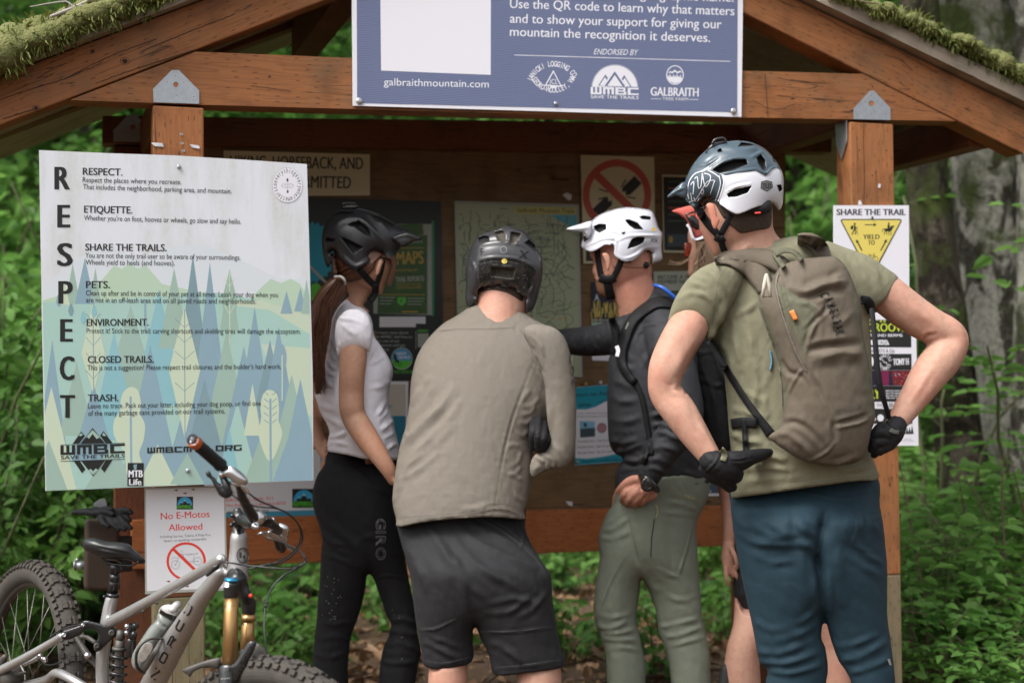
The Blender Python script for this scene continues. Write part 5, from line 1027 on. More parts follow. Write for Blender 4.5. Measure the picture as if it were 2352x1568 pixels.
j2 = inflate(Z('S3', [(1420, 30), (1500, -30), (1600, -25), (1690, 5), (1760, 72), (1802, 180), (1832, 320), (1850, 480), (1860, 650), (1856, 800), (1851, 950), (1838, 1040), (1800, 1110), (1740, 1150), (1650, 1152), (1570, 1190), (1495, 1222), (1478, 1120), (1520, 1028), (1570, 1020), (1622, 975), (1642, 880), (1622, 760), (1612, 640), (1604, 500), (1560, 330), (1490, 180)]), lambda x, y: 4.12+.07*np.clip((760-y)/200, 0, 1)+0*x, .85, 3)
jb = remesh([j1, j2], .0055, 4)
jb = folds(jb, [([(870, 20), (700, 20), (590, 70)], 3, .0035), ([(690, 390), (600, 500), (520, 640)], 9, .008), ([(740, 400), (640, 560), (540, 720)], 8, .007), ([(900, 420), (760, 640), (560, 830), (440, 980)], 11, .010), ([(920, 560), (800, 760), (600, 960), (420, 1140)], 10, .008), ([(880, 760), (700, 960), (500, 1120), (400, 1260)], 9, .008), ([(760, 1000), (600, 1130), (450, 1240)], 8, .006), ([(1500, 280), (1480, 340), (1400, 560), (1330, 760), (1270, 1000), (1220, 1250), (1185, 1480)], 3, -.004), ([(1480, 60), (1560, 130), (1600, 240)], 4, .006), ([(1470, 160), (1540, 240), (1590, 350)], 4, .007), ([(1500, 290), (1560, 350), (1595, 420)], 4, .007), ([(1480, 500), (1440, 560), (1400, 620)], 5, .0032), ([(1560, 560), (1480, 640), (1400, 620)], 5, .0032), ([(1540, 620), (1470, 700), (1390, 700)], 5, .0032), ([(1500, 720), (1450, 780), (1380, 760)], 5, .0032), ([(1470, 820), (1420, 880), (1350, 830)], 5, .0032), ([(1400, 970), (1340, 950), (1290, 990)], 5, .0032), ([(1400, 1000), (1390, 1080), (1330, 1130)], 5, .0032), ([(1400, 1120), (1370, 1180), (1290, 1200)], 5, .0032), ([(1420, 1240), (1360, 1210), (1300, 1170)], 5, .0032), ([(1440, 1420), (1380, 1380), (1350, 1330)], 5, .0032), ([(1200, 1420), (1050, 1470), (900, 1480)], 7, .003), ([(400, 1562), (700, 1540), (1000, 1510), (1190, 1470), (1330, 1490), (1425, 1530)], 3, .0045), ([(370, 1430), (410, 1320), (440, 1200)], 6, .008), ([(420, 900), (470, 860), (500, 900)], 4, .004),
    ([(1520, 1040), (1600, 1090), (1640, 1160)], 5, .01), ([(1560, 1010), (1650, 1070), (1680, 1150)], 5, .01), ([(1620, 980), (1700, 1060), (1740, 1130)], 5, .0032), ([(1640, 920), (1720, 1010), (1800, 1090)], 6, .007), ([(1500, 1170), (1560, 1110), (1570, 1050)], 5, .0032), ([(1610, 500), (1640, 650), (1650, 850)], 7, .006), ([(1500, 20), (1530, 120), (1590, 330)], 3, .004)], 'S3', wr=[(.0018, 40, .9, 3), (.0016, 13, 1.6, 2.2)])
obj('jersey', jb, C_BEIGE, Bm); sfj = Surf([jb], 4.0)
M_JP = mat('jersey_print', (.10, .095, .085), .6)
def jp(p):
    for ch, y in (('X', 260), ('O', 350), ('F', 440)):
        v, f = text2d(ch, .03); c = (v.max(0)+v.min(0))/2; v = v-c; p._add(np.stack([1815+(y-260)*.1-v[:, 1]/cap_h()*34, y+v[:, 0]*110], 1), f, M_JP)
prints(sfj, 'S3', 'print', Bm, jp, .003)
seam(sfj, 'S3', Bm, [[(1505, 260), (1480, 340), (1400, 560), (1330, 760), (1270, 1000), (1220, 1250), (1188, 1470)], [(402, 1545), (700, 1522), (1000, 1492), (1190, 1455), (1330, 1472), (1420, 1510)], [(740, 30), (820, 16), (900, 10), (1100, 10), (1360, -2)], [(1395, 10), (1500, 150), (1560, 300), (1590, 440)]], M_SEAMB, 3)
sho = [(704, 480), (900, 440), (1100, 410), (1300, 410), (1510, 430), (1522, 580), (1562, 680), (1622, 780), (1682, 870), (1692, 950), (1702, 1080), (1722, 1200), (1747, 1330), (1772, 1456), (1600, 1492), (1330, 1516), (1292, 1400), (1232, 1270), (1192, 1180), (1188, 1300), (1180, 1432), (1000, 1475), (878, 1458), (860, 1370), (830, 1220), (810, 1080), (790, 900), (760, 780), (720, 640)]
sb = remesh([inflate(Z('Z7', sho), lambda x, y: 4.1+.13*sstep((1330-y)/150)+0*x, .78, 4, ext=[EXT('Z7', (702, 485), (1512, 440), (0, -300)), EXT('Z7', (1330, 1516), (1772, 1456), (40, 200)), EXT('Z7', (876, 1462), (1182, 1434), (10, 200))])], .006, 4)
sb = folds(sb, [([(1080, 560), (1200, 660), (1400, 760), (1600, 850)], 9, .011), ([(1060, 640), (1180, 780), (1320, 880), (1470, 960)], 9, .011), ([(1060, 740), (1140, 900), (1260, 1040)], 9, .009), ([(1150, 540), (1320, 620), (1500, 720)], 7, .008), ([(900, 560), (1000, 720), (1100, 900), (1180, 1120)], 11, .012), ([(760, 680), (830, 800), (900, 1000)], 10, .008), ([(1240, 520), (1380, 600), (1500, 680), (1600, 780), (1660, 900)], 3, .005), ([(1500, 560), (1510, 640), (1490, 720)], 4, .007), ([(835, 1222), (940, 1222), (1080, 1160)], 3, .005), ([(1220, 1240), (1450, 1240), (1700, 1205)], 3, .005), ([(860, 1430), (1000, 1445), (1180, 1405)], 3, .004), ([(1320, 1480), (1500, 1462), (1765, 1425)], 3, .004), ([(860, 1300), (960, 1340), (1100, 1420)], 7, .008), ([(900, 1270), (1000, 1300), (1120, 1350)], 6, .007), ([(1290, 1300), (1400, 1350), (1500, 1440)], 8, .008), ([(1300, 1060), (1450, 1030), (1620, 1060)], 7, .006), ([(1250, 1120), (1420, 1110), (1560, 1000)], 7, .006), ([(1450, 1150), (1560, 1100), (1680, 960)], 7, .006), ([(860, 560), (880, 640), (920, 720)], 4, .005)], 'Z7', wr=[(.002, 40, .6, 3), (.0016, 13, 1.3, 2.2)])
obj('shorts', sb, C_SHORT, Bm); sfs = Surf([sb], 4.)
seam(sfs, 'Z7', Bm, [[(835, 1218), (940, 1216), (1080, 1156)], [(835, 1228), (942, 1226), (1085, 1164)], [(1218, 1236), (1450, 1236), (1708, 1202)], [(1222, 1246), (1450, 1247), (1712, 1212)], [(866, 1420), (1000, 1438), (1180, 1398)], [(1318, 1470), (1500, 1452), (1762, 1416)], [(1240, 520), (1380, 600), (1490, 690), (1600, 790), (1660, 900), (1690, 1100), (1720, 1260)], [(1290, 515), (1400, 580), (1500, 660)]], M_SEAMS, 2.4)
bb = remesh([head_b, neck_b]+tuck(core_b, [jb, sb], .82)+hb1, .006, 3); obj('body', bb, SK_B, Bm)
ear_b = inflate(Z('Z4', [(1748, 880), (1762, 870), (1768, 910), (1758, 970), (1746, 975)]), 4.29, .6, 1.5); obj('ear', ear_b, SK_B, Bm)
obj('hair', patch(Surf([bb], 4.28), Z('Z4', [(1850, 960), (1960, 950), (2080, 955), (2200, 985), (2262, 1060), (2250, 1120), (2180, 1075), (2080, 1030), (1960, 1012), (1860, 1030), (1838, 1010)]), .0025, 2), HAIR_SH, Bm)
fg = [limb([(1512, 748, 4.16, 26), (1498, 850, 4.10, 30), (1502, 980, 4.12, 28)], 'S3'), limb([(1556, 735, 4.16, 26), (1546, 860, 4.08, 31), (1550, 985, 4.10, 29)], 'S3'), limb([(1598, 775, 4.16, 26), (1594, 880, 4.08, 30), (1586, 985, 4.10, 27)], 'S3'), limb([(1630, 840, 4.16, 22), (1630, 910, 4.1, 26), (1612, 970, 4.11, 23)], 'S3'), limb([(1500, 820, 4.2, 60), (1580, 860, 4.18, 80), (1560, 960, 4.2, 60)], 'S3'), limb([(1530, 720, 4.2, 20), (1500, 770, 4.18, 22), (1480, 830, 4.2, 20)], 'S3')]
obj('glove', remesh(fg, .003, 2), C_GLOVE, Bm); shoes(Bm, [(P(1030, 1200, 4.14)[0], 4.2), (P(1234, 1200, 4.14)[0], 4.2)], 0.)
HB = helmet('scuffed grey and glossy black helmet seen from behind on the man in beige', 1158, 620, 4.28)
hb_out = [(1980, 440), (2060, 412), (2120, 400), (2200, 420), (2282, 457), (2345, 520), (2385, 585), (2420, 655), (2444, 725), (2452, 800), (2443, 900), (2422, 1000), (2402, 1080), (2380, 1150), (2350, 1202), (2318, 1226), (2290, 1220), (2292, 1110), (2265, 1068), (2180, 1012), (2080, 982), (1970, 970), (1860, 990), (1822, 1032), (1815, 1100), (1790, 1152), (1745, 1182), (1715, 1132), (1710, 1050), (1716, 950), (1706, 850), (1715, 760), (1740, 680), (1762, 610), (1802, 540), (1852, 490), (1912, 460)]
hbm = inflate(Z('Z4', hb_out), 4.30, .95, 3, [(Z('Z4', [(1836, 735), (2000, 706), (2200, 722), (2352, 790), (2385, 830), (2360, 980), (2250, 1060), (2180, 1008), (2080, 978), (1970, 966), (1862, 984), (1840, 900)]), .002, 2, 3, False), (Z('Z4', [(1948, 782), (2192, 800), (2172, 910), (1958, 882)]), .022, 3, 4, False), (Z('Z4', [(1978, 455), (2050, 436), (2086, 445), (2098, 520), (2090, 572), (2024, 540)]), .02, 3, 4, False), (Z('Z4', [(2140, 445), (2252, 468), (2222, 530), (2180, 582), (2128, 570)]), .02, 3, 4, False), (Z('Z4', [(1830, 512), (1872, 490), (1940, 490), (1930, 546), (1830, 556)]), .018, 1, 4, False), (Z('Z4', [(2272, 560), (2320, 522), (2384, 590), (2400, 650), (2330, 610)]), .018, 1, 4, False)], ext=[Z('Z4', [(2290, 1110), (2265, 1068), (2180, 1012), (2080, 982), (1970, 970), (1860, 990), (1822, 1032), (1815, 1100), (1830, 1400), (2280, 1400)])])
hbm = folds(hbm, [([(1770, 620), (1900, 570), (2100, 555), (2280, 590), (2420, 690)], 4, .004), ([(1740, 700), (1800, 800), (1800, 1000)], 3, .005), ([(1830, 720), (2000, 696), (2200, 712), (2360, 782)], 3, .004), ([(1940, 776), (2196, 794)], 2, .004), ([(1950, 890), (2176, 918)], 2, .004), ([(2375, 830), (2360, 960), (2310, 1080)], 3, .005)], 'Z4')
obj('shell', hbm, [H_GREY, H_LINER, H_GLOSS, H_DUST], HB); sfhb = Surf([hbm], 4.2)
def fx(p):
    p.disc(2083, 733, 27, 26, M_YEL); p.text('F', 1858, 675, 1888, 672, 60, H_LINER, .0); p.text('O', 2040, 660, 2110, 660, 70, M_GREYP, -.01); p.text('X', 2215, 705, 2312, 720, 78, H_LINER, .03)
    rr_ = random.Random(4)
    for k in range(60): x, y = 1800+rr_.random()*520, 700+rr_.random()*300; p.disc(x, y, 1.5+rr_.random()*2, 1.5+rr_.random()*2, M_PALE, 5)
prints(sfhb, 'Z4', 'decal', HB, fx, .0015)

# ---- man in dark grey with the white helmet
zg = 4.5; G = person('man in dark grey long sleeved top and sage trousers with one hand at his pocket', 1480, zg)
head_g = inflate(Z('Z5', [(545, 630), (552, 690), (566, 712), (586, 742), (576, 800), (572, 845), (590, 866), (592, 890), (598, 930), (612, 1008), (640, 1062), (700, 1092), (775, 1108), (860, 1040), (960, 1000), (1060, 980), (1140, 900), (1140, 640), (1100, 440), (900, 340), (650, 390), (550, 520)]), zg, .95, 3)
neck_g = inflate(Z('Z5', [(700, 1000), (775, 1110), (820, 1200), (845, 1260), (900, 1400), (1200, 1300), (1180, 1000), (1145, 900), (1136, 780), (1040, 700), (850, 760)]), zg, .95, 3)
ear_g = inflate(Z('Z5', [(668, 672), (690, 655), (720, 665), (742, 700), (748, 750), (738, 800), (722, 826), (706, 800), (700, 750), (684, 710)]), zg-.115, .55, 1.5)
arms_g = [limb([(720, 400, 4.42, 100), (800, 650, 4.34, 95), (860, 920, 4.31, 85), (760, 1130, 4.3, 80), (660, 1310, 4.31, 58), (630, 1370, 4.32, 50)], 'A'), limb([(450, 420, 4.5, 95), (330, 455, 4.56, 82), (150, 480, 4.68, 72), (-60, 505, 4.86, 60), (-200, 515, 5.0, 48), (-250, 518, 5.05, 42)], 'A')]
core_g = [limb([(560, 300, 4.5, 150), (640, 500, 4.5, 215), (650, 800, 4.5, 215), (660, 1100, 4.5, 205), (700, 1400, 4.5, 210), (700, 1550, 4.5, 200)], 'A'), limb([(1450, 1150, 4.46, 56), (1430, 1300, 4.44, 48), (1425, 1450, 4.46, 38), (1435, 1600, 4.48, 34), (1438, 1760, 4.5, 26)]), limb([(1550, 1150, 4.5, 56), (1560, 1300, 4.5, 48), (1575, 1450, 4.5, 38), (1590, 1600, 4.5, 34), (1592, 1760, 4.5, 26)])]
hz = 4.325
hg = [inflate(Z('A', [(452, 1425), (468, 1385), (505, 1352), (550, 1336), (600, 1342), (645, 1375), (690, 1430), (684, 1478), (630, 1505), (560, 1518), (500, 1500), (464, 1462)]), hz, .95, 2), limb([(590, 1360, hz-.015, 34), (525, 1362, hz-.022, 27), (470, 1398, hz-.018, 22), (434, 1440, hz, 16)], 'A'),
      limb([(540, 1420, hz-.03, 26), (490, 1450, hz-.028, 24), (468, 1482, hz+.005, 20), (470, 1510, hz+.05, 16)], 'A'), limb([(560, 1430, hz-.034, 27), (516, 1478, hz-.03, 25), (500, 1506, hz+.0, 21), (502, 1530, hz+.05, 16)], 'A'), limb([(595, 1440, hz-.03, 26), (556, 1492, hz-.026, 24), (545, 1518, hz+.0, 20), (546, 1540, hz+.05, 16)], 'A'), limb([(630, 1440, hz-.02, 24), (600, 1492, hz-.016, 22), (592, 1514, hz+.01, 18), (592, 1535, hz+.05, 14)], 'A')]
hg2 = hand(P(*z1('A', -260, 519), 5.06), (-.5, .85, 0), (.2, 0, 1), (-1, -.5, 0), curl=.9)
gt = [(462, 300), (490, 292), (540, 250), (600, 190), (640, 140), (668, 118), (740, 140), (800, 185), (880, 280), (940, 480), (965, 700), (985, 950), (1005, 1200), (1026, 1375), (930, 1402), (800, 1432), (690, 1442), (560, 1440), (432, 1425), (420, 1370), (432, 1290), (478, 1226), (440, 1206), (400, 1170), (380, 1100), (374, 1000), (371, 900), (371, 800), (377, 700), (378, 610), (398, 540), (408, 470), (425, 410), (445, 345)]
g1 = inflate(Z('A', gt), zg, .9, 4, ext=[EXT('A', (425, 1425), (1028, 1375), (0, 300))])
g2 = remesh([limb([(720, 350, 4.44, 135), (770, 520, 4.36, 135), (830, 720, 4.31, 125), (870, 900, 4.29, 118), (850, 1010, 4.28, 122), (760, 1130, 4.28, 112), (680, 1260, 4.29, 88), (645, 1335, 4.30, 74)], 'A')], .006, 0)
g3 = limb([(470, 430, 4.5, 115), (360, 465, 4.56, 104), (240, 478, 4.62, 96), (110, 480, 4.7, 84), (0, 490, 4.78, 76), (-140, 505, 4.92, 60), (-190, 510, 4.97, 52)], 'A')
gs = remesh([g1, g2, g3], .0055, 4)
gs = folds(gs, [([(560, 440), (620, 380), (760, 370)], 3, .005), ([(545, 500), (570, 430), (640, 390)], 4, .004), ([(700, 480), (640, 560), (600, 660)], 7, .006), ([(520, 480), (490, 520), (540, 620)], 6, .007), ([(420, 560), (470, 640), (560, 660)], 7, .006), ([(400, 700), (470, 750), (560, 770)], 8, .007), ([(390, 820), (460, 860), (580, 850)], 8, .006), ([(385, 960), (480, 990), (600, 960)], 8, .006), ([(390, 1100), (470, 1130), (590, 1100)], 8, .009), ([(420, 1180), (500, 1170), (600, 1130)], 6, .009), ([(470, 1230), (560, 1240), (640, 1210)], 6, .012), ([(440, 1310), (520, 1290), (590, 1290)], 6, .007), ([(640, 960), (720, 940), (800, 980)], 6, .01), ([(650, 1020), (740, 1010), (820, 1060)], 6, .01), ([(660, 1080), (740, 1060), (850, 1120)], 6, .01), ([(640, 1170), (740, 1150), (830, 1190)], 6, .008), ([(620, 1240), (700, 1230), (790, 1270)], 6, .007), ([(600, 1290), (690, 1290), (750, 1330)], 5, .006), ([(840, 1300), (920, 1330), (1010, 1340)], 7, .007), ([(720, 1440), (850, 1410), (1020, 1362)], 3, .004), ([(320, 440), (300, 500), (330, 560)], 5, .006), ([(240, 420), (225, 490), (245, 560)], 5, .005), ([(160, 410), (140, 480), (160, 550)], 5, .005), ([(480, 330), (560, 290), (650, 200)], 4, .004), ([(590, 560), (660, 640), (740, 660)], 6, .007)], 'A', wr=[(.002, 36, .5, 3), (.0016, 12, 1.2, 2.2)])
obj('shirt', gs, C_GREY, G)
D7 = lambda *p: [tuple(Z('Z7', [q])[0]) for q in p]
gp = D7((2105, 340), (2085, 420), (2042, 480), (2002, 580), (1986, 650), (1996, 760), (1976, 900), (1955, 1080), (1966, 1180), (2010, 1290), (2036, 1400), (2040, 1568), (2050, 1900), (2060, 2100), (2260, 2100), (2285, 1800), (2290, 1568), (2290, 1450), (2262, 1300), (2232, 1150), (2252, 990), (2262, 900))+[(1484, 1345), (1505, 1400), (1513, 1452), (1534, 1508), (1541, 1568), (1552, 1700), (1556, 1758), (1634, 1758), (1636, 1650), (1633, 1568), (1631, 1508), (1622, 1454), (1613, 1418), (1611, 1382), (1606, 1328), (1602, 1256), (1600, 1205), (1610, 1177), (1624, 1148), (1631, 1100), (1600, 1085), (1500, 1100)]
gpm = remesh([inflate(np.array(gp), lambda x, y: 4.47+.03*np.clip((x-1480)/60, -1, 1)+0*y, .95, 4, ext=[[(1412, 1125), (1632, 1098), (1625, 980), (1412, 990)]])], .006, 4)
gpm = folds(gpm, [([(2010, 600), (2080, 580), (2200, 500)], 6, 0.0058), ([(2000, 640), (2100, 640), (2200, 590)], 6, 0.0065), ([(2020, 560), (2090, 530), (2160, 460)], 6, 0.0050), ([(2050, 490), (2110, 460), (2150, 420)], 5, 0.0043), ([(2160, 760), (2080, 900), (2010, 1080)], 3, 0.0029), ([(2160, 420), (2200, 600), (2250, 760)], 4, 0.0029), ([(1970, 1190), (2060, 1220), (2180, 1160)], 6, 0.0058), ([(2010, 1280), (2100, 1290), (2240, 1290)], 5, 0.0065), ([(2000, 1250), (2100, 1250), (2230, 1220)], 5, 0.0058), ([(1990, 1120), (2080, 1150), (2200, 1120)], 6, 0.0043), ([(2040, 1360), (2140, 1340), (2270, 1360)], 5, 0.0043), ([(2200, 760), (2300, 900), (2380, 1000)], 8, 0.0058), (['Z8', (0, 830), (80, 870), (160, 900)], 5, 0.0043), (['Z8', (20, 1210), (120, 1190), (290, 1150)], 5, 0.0065), (['Z8', (60, 1270), (150, 1260), (310, 1200)], 5, 0.0065), (['Z8', (90, 1340), (180, 1310), (320, 1270)], 5, 0.0050), (['Z8', (270, 470), (180, 430), (60, 410)], 5, 0.0043), (['Z8', (260, 500), (150, 490), (20, 470)], 5, 0.0043), (['Z8', (240, 560), (190, 750), (140, 890)], 3, 0.0029), (['Z8', (275, 1000), (170, 1040), (60, 1000)], 6, 0.0043)], 'Z7', wr=[(.002, 40, .4, 3), (.0016, 13, 1.1, 2.2)])
HANDF = [([(508, 1432), (482, 1490)], 2.2, -.005), ([(548, 1450), (514, 1518)], 2.2, -.005), ([(590, 1458), (560, 1526)], 2.2, -.005), ([(640, 1400), (560, 1460)], 3, .002), ([(640, 1425), (600, 1470)], 3, .002), ([(560, 1375), (500, 1420)], 2.5, -.003)]
bg_ = remesh([head_g, neck_g]+tuck(arms_g, [gs], .82)+tuck(core_g, [gs, gpm], .8)+hg+hg2, .0042, 3); bg_ = folds(bg_, HANDF, 'A'); obj('body', bg_, SK_C, G); obj('ear', ear_g, SK_C, G); sfhd = Surf([bg_], zg-.1)
obj('beard', patch(sfhd, Z('Z5', [(594, 900), (620, 900), (650, 925), (690, 930), (715, 860), (735, 860), (730, 960), (770, 1060), (776, 1106), (700, 1090), (640, 1062), (612, 1010)]), .004, 2), BEARD, G)
obj('hair', patch(sfhd, Z('Z5', [(600, 640), (720, 640), (780, 700), (900, 740), (1060, 740), (1132, 720), (1138, 770), (1060, 800), (930, 800), (820, 780), (770, 800), (752, 720), (700, 668)]), .003, 2), mat('cropped_ginger_hair', (.36, .17, .11), .7, noise=(160, .4), col2=(.46, .22, .15), bump=(300, .6, .001)), G)
obj('trousers', gpm, C_SAGE, G); sfgp = Surf([gpm], 4.4); seam(sfgp, 'Z7', G, [[(2160, 765), (2080, 900), (2012, 1080)], [(2160, 430), (2200, 600), (2250, 790)]], M_SEAMG, 2.2); seam(sfgp, 'Z8', G, [[(245, 560), (190, 750), (150, 890), (40, 840)]], M_SEAMG, 2.2)
M_YLW = mat('pale_yellow_print', (.5, .5, .22), .5)
prints(sfgp, 'Z8', 'print', G, lambda p: p.text('7MESH', 178, 378, 244, 398, 18, M_YLW, .02, .2), .003)
prints(sfgp, 'Z8', 'zip', G, lambda p: (p.line([(2, 430), (12, 445), (14, 480), (4, 512)], 5, M_YLW), p.line([(-6, 520), (-24, 640), (-30, 760)], 5, H_LINER)), .003)
obj('watch', join([limb([(588, 1338, 4.30, 22), (600, 1345, 4.28, 26), (628, 1360, 4.262, 30), (664, 1400, 4.262, 28), (690, 1425, 4.29, 22)], 'A'), inflate(Z('A', [(585, 1392), (596, 1358), (628, 1344), (660, 1360), (672, 1394), (658, 1426), (628, 1437), (596, 1424)]), 4.252, .35, 2, [(Z('A', [(600, 1392), (610, 1366), (630, 1358), (650, 1370), (658, 1394), (648, 1416), (628, 1422), (606, 1412)]), .002, 0, 2)])]), mat('watch_black', (.015, .015, .014), .25), G)
shoes(G, [(P(1436, 1200, 4.5)[0], 4.5), (P(1594, 1200, 4.5)[0], 4.5)], -.5)
HG = helmet('glossy white helmet with long peak on the man in dark grey', 1420, 540, zg)
hgo = [(480, 462), (500, 420), (560, 352), (622, 300), (720, 255), (850, 222), (950, 220), (1100, 240), (1152, 266), (1182, 330), (1210, 420), (1246, 472), (1241, 530), (1236, 600), (1246, 700), (1226, 736), (1160, 756), (1156, 690), (1132, 640), (1108, 630), (1060, 652), (1010, 692), (960, 726), (900, 739), (850, 726), (782, 672), (786, 602), (740, 580), (690, 580), (622, 622), (570, 642), (530, 636), (470, 600), (470, 560), (488, 500)]
hgm = inflate(Z('Z5', hgo), zg-.01, 1.1, 3, [(Z('Z5', q), .022, 1, 4, False) for q in ([(580, 402), (640, 376), (705, 380), (706, 430), (640, 466), (602, 442)], [(885, 336), (930, 334), (1010, 370), (1066, 436), (980, 430), (922, 392)], [(1018, 312), (1062, 298), (1136, 312), (1130, 340), (1050, 336)], [(952, 522), (1000, 506), (1076, 510), (1062, 560), (1000, 592), (905, 621), (930, 562)], [(480, 506), (500, 490), (540, 522), (492, 556)])], ext=[Z('Z5', [(474, 602), (530, 636), (570, 642), (622, 622), (690, 580), (740, 580), (786, 602), (782, 672), (850, 726), (900, 739), (960, 726), (1010, 692), (1060, 652), (1108, 630), (1132, 640), (1156, 690), (1160, 756), (1180, 1060), (500, 1060)])])
hgm = folds(hgm, [([(475, 596), (560, 570), (680, 520), (780, 520), (800, 560), (790, 650)], 3, .006), ([(800, 545), (900, 500), (1000, 490), (1150, 490), (1240, 500)], 3, .006), ([(570, 360), (700, 340), (780, 400), (860, 380)], 4, .005), ([(820, 230), (900, 320), (1000, 360)], 4, .004), ([(640, 480), (760, 440), (870, 480)], 4, .004), ([(800, 680), (880, 710), (980, 680), (1080, 610), (1220, 600)], 3, .005)], 'Z5')
obj('shell', hgm, [H_WHT, H_LINER], HG); sfhg = Surf([hgm], zg)
obj('visor', folds(inflate(Z('Z5', [(318, 433), (360, 408), (470, 375), (562, 350), (575, 400), (560, 470), (520, 520), (505, 480), (470, 462), (400, 450)]), zg-.08, .8, 3), [([(330, 433), (460, 420), (560, 410)], 4, .004)], 'Z5'), H_WHT, HG)
obj('retention_cradle', join([limb([(905, 738, zg-.08, 9), (1000, 760, zg-.05, 9), (1080, 765, zg-.02, 10)], 'Z5'), limb([(1100, 640, zg-.04, 10), (1060, 700, zg-.04, 9), (1085, 770, zg-.02, 9), (1140, 780, zg+.02, 9)], 'Z5'), ball(P(*z1('Z5', 1086, 772), zg-.05), .011, 14, 8)]), H_LINER, HG)
sfbg = Surf([bg_, gs], zg-.09)
obj('strap', join([ribbon(sfbg, 'Z5', [(618, 610), (632, 760), (655, 880)], 56), ribbon(sfbg, 'Z5', [(858, 700), (820, 800), (775, 890)], 58), ribbon(sfbg, 'Z5', [(640, 888), (720, 915), (795, 890)], 78, .006, .006), ribbon(sfbg, 'Z5', [(715, 910), (730, 1000), (750, 1098)], 84, .004, .005)]), C_STRAP, HG)
def foxd(p):
    p.text('FOX', 1135, 553, 1200, 555, 36, M_INK, .03); p.poly([(853, 448), (862, 456), (878, 456), (887, 447), (886, 466), (876, 480), (868, 480), (856, 466)], M_INK); p.disc(1160, 430, 17, 17, mat('yellow_dot', sr(240, 200, 60), .5)); p.text('G', 1160, 490, 1168, 490, 8, M_INK, 0)
prints(sfhg, 'Z5', 'decal', HG, foxd, .0015)
KP = thing('hydration_pack', 'black hydration pack with blue hose on the man in dark grey', 'backpack', P(1600, 900, 4.5))
kb = folds(inflate(Z('A', [(900, 270), (960, 320), (1030, 500), (1090, 680), (1140, 900), (1160, 1080), (1150, 1200), (1080, 1240), (1020, 1200), (970, 1000), (930, 700)]), 4.5, .9, 4), [([(960, 600), (1040, 800), (1090, 1100)], 5, .006), ([(950, 560), (1050, 540), (1100, 560)], 5, .006), ([(980, 720), (1060, 760), (1140, 740)], 5, .006)], 'A', wr=[(.003, 20, .2, 2), (.0016, 9, 0.9, 2.2)]); obj('pack_body', kb, C_STRAP, KP)
sfgs = Surf([gs], 4.35)
obj('shoulder_strap', join([ribbon(sfgs, 'A', [(860, 270), (790, 234), (690, 228), (600, 280), (530, 350), (490, 440), (466, 540), (466, 620), (500, 690), (548, 740)], [70, 72, 70, 72, 74, 72, 62, 60, 56, 48], .012, .004), ribbon(sfgs, 'A', [(400, 330), (424, 420), (418, 500), (400, 560)], [44, 50, 40, 20], .01, .003)]), C_STRAP, KP)
obj('webbing', join([ribbon(sfgs, 'A', [(552, 740), (590, 830), (615, 950), (636, 1080), (650, 1200)], 34, .004, .004), ribbon(sfgs, 'A', [(620, 1190), (600, 1260)], 30, .01, .004)]), C_STRAP, KP)
obj('chest_clip', ribbon(sfgs, 'A', [(432, 508), (442, 540), (434, 576)], 26, .008, .014), M_PWHITE, KP)
obj('hose', limb([(672, 120, 4.44, 10), (730, 140, 4.42, 13), (800, 200, 4.42, 14), (900, 300, 4.45, 14)], 'A'), mat('blue_hose', (.02, .10, .42), .3), KP)
prints(Surf([gs]+[ribbon(sfgs, 'A', [(860, 270), (790, 234), (690, 228), (600, 280), (530, 350), (490, 440), (466, 540), (466, 620)], 72, .012, .004)], 4.3), 'A', 'print', KP, lambda p: p.text('evoc', 494, 400, 512, 360, 13, M_PALE, .02), .003)

# ---- person in the coral cap, mostly hidden
zc_ = 4.62; K = person('person in coral cap and sunglasses, mostly hidden behind the man in olive', 1740, zc_)
kc = [inflate(Z('Z5', [(1485, 520), (1495, 600), (1480, 640), (1492, 700), (1490, 790), (1500, 900), (1760, 960), (1800, 600), (1780, 400), (1600, 330), (1500, 420)]), zc_, .9, 3), limb([(1640, 640, zc_, 52), (1660, 720, zc_, 50), (1745, 810, zc_, 95), (1785, 950, zc_, 108), (1795, 1100, zc_, 105), (1795, 1220, zc_, 108)]),
      limb([(1705, 830, zc_-.02, 40), (1690, 980, zc_-.02, 34), (1672, 1080, zc_-.03, 28), (1676, 1160, zc_-.04, 20), (1676, 1220, zc_-.05, 15), (1672, 1262, zc_-.05, 14)]), limb([(1800, 820, zc_+.05, 40), (1815, 1000, zc_+.06, 32), (1800, 1200, zc_+.06, 20)]), limb([(1745, 1240, 4.6, 60), (1735, 1360, 4.55, 52), (1722, 1440, 4.5, 42), (1706, 1500, 4.5, 42), (1704, 1580, 4.52, 46), (1704, 1700, 4.54, 32), (1704, 1772, 4.56, 25)]), limb([(1830, 1240, 4.62, 60), (1870, 1400, 4.62, 46), (1905, 1480, 4.62, 34), (1922, 1580, 4.62, 38), (1930, 1700, 4.62, 28), (1930, 1770, 4.62, 24)])]
hk = [limb([(470, 690, 4.56, 40), (462, 760, 4.55, 44), (470, 810, 4.55, 42)], 'Z8'), limb([(442, 780, 4.54, 16), (448, 850, 4.53, 16), (456, 905, 4.53, 14), (468, 946, 4.54, 12)], 'Z8'), limb([(466, 790, 4.55, 16), (474, 850, 4.54, 15), (486, 890, 4.55, 13), (492, 915, 4.56, 11)], 'Z8'), limb([(490, 780, 4.55, 16), (506, 850, 4.54, 15), (524, 900, 4.54, 13), (538, 936, 4.55, 11)], 'Z8'), limb([(505, 770, 4.57, 14), (522, 820, 4.57, 13), (540, 860, 4.58, 11)], 'Z8'), limb([(480, 700, 4.54, 18), (500, 740, 4.52, 17), (518, 800, 4.52, 14), (522, 835, 4.53, 11)], 'Z8')]
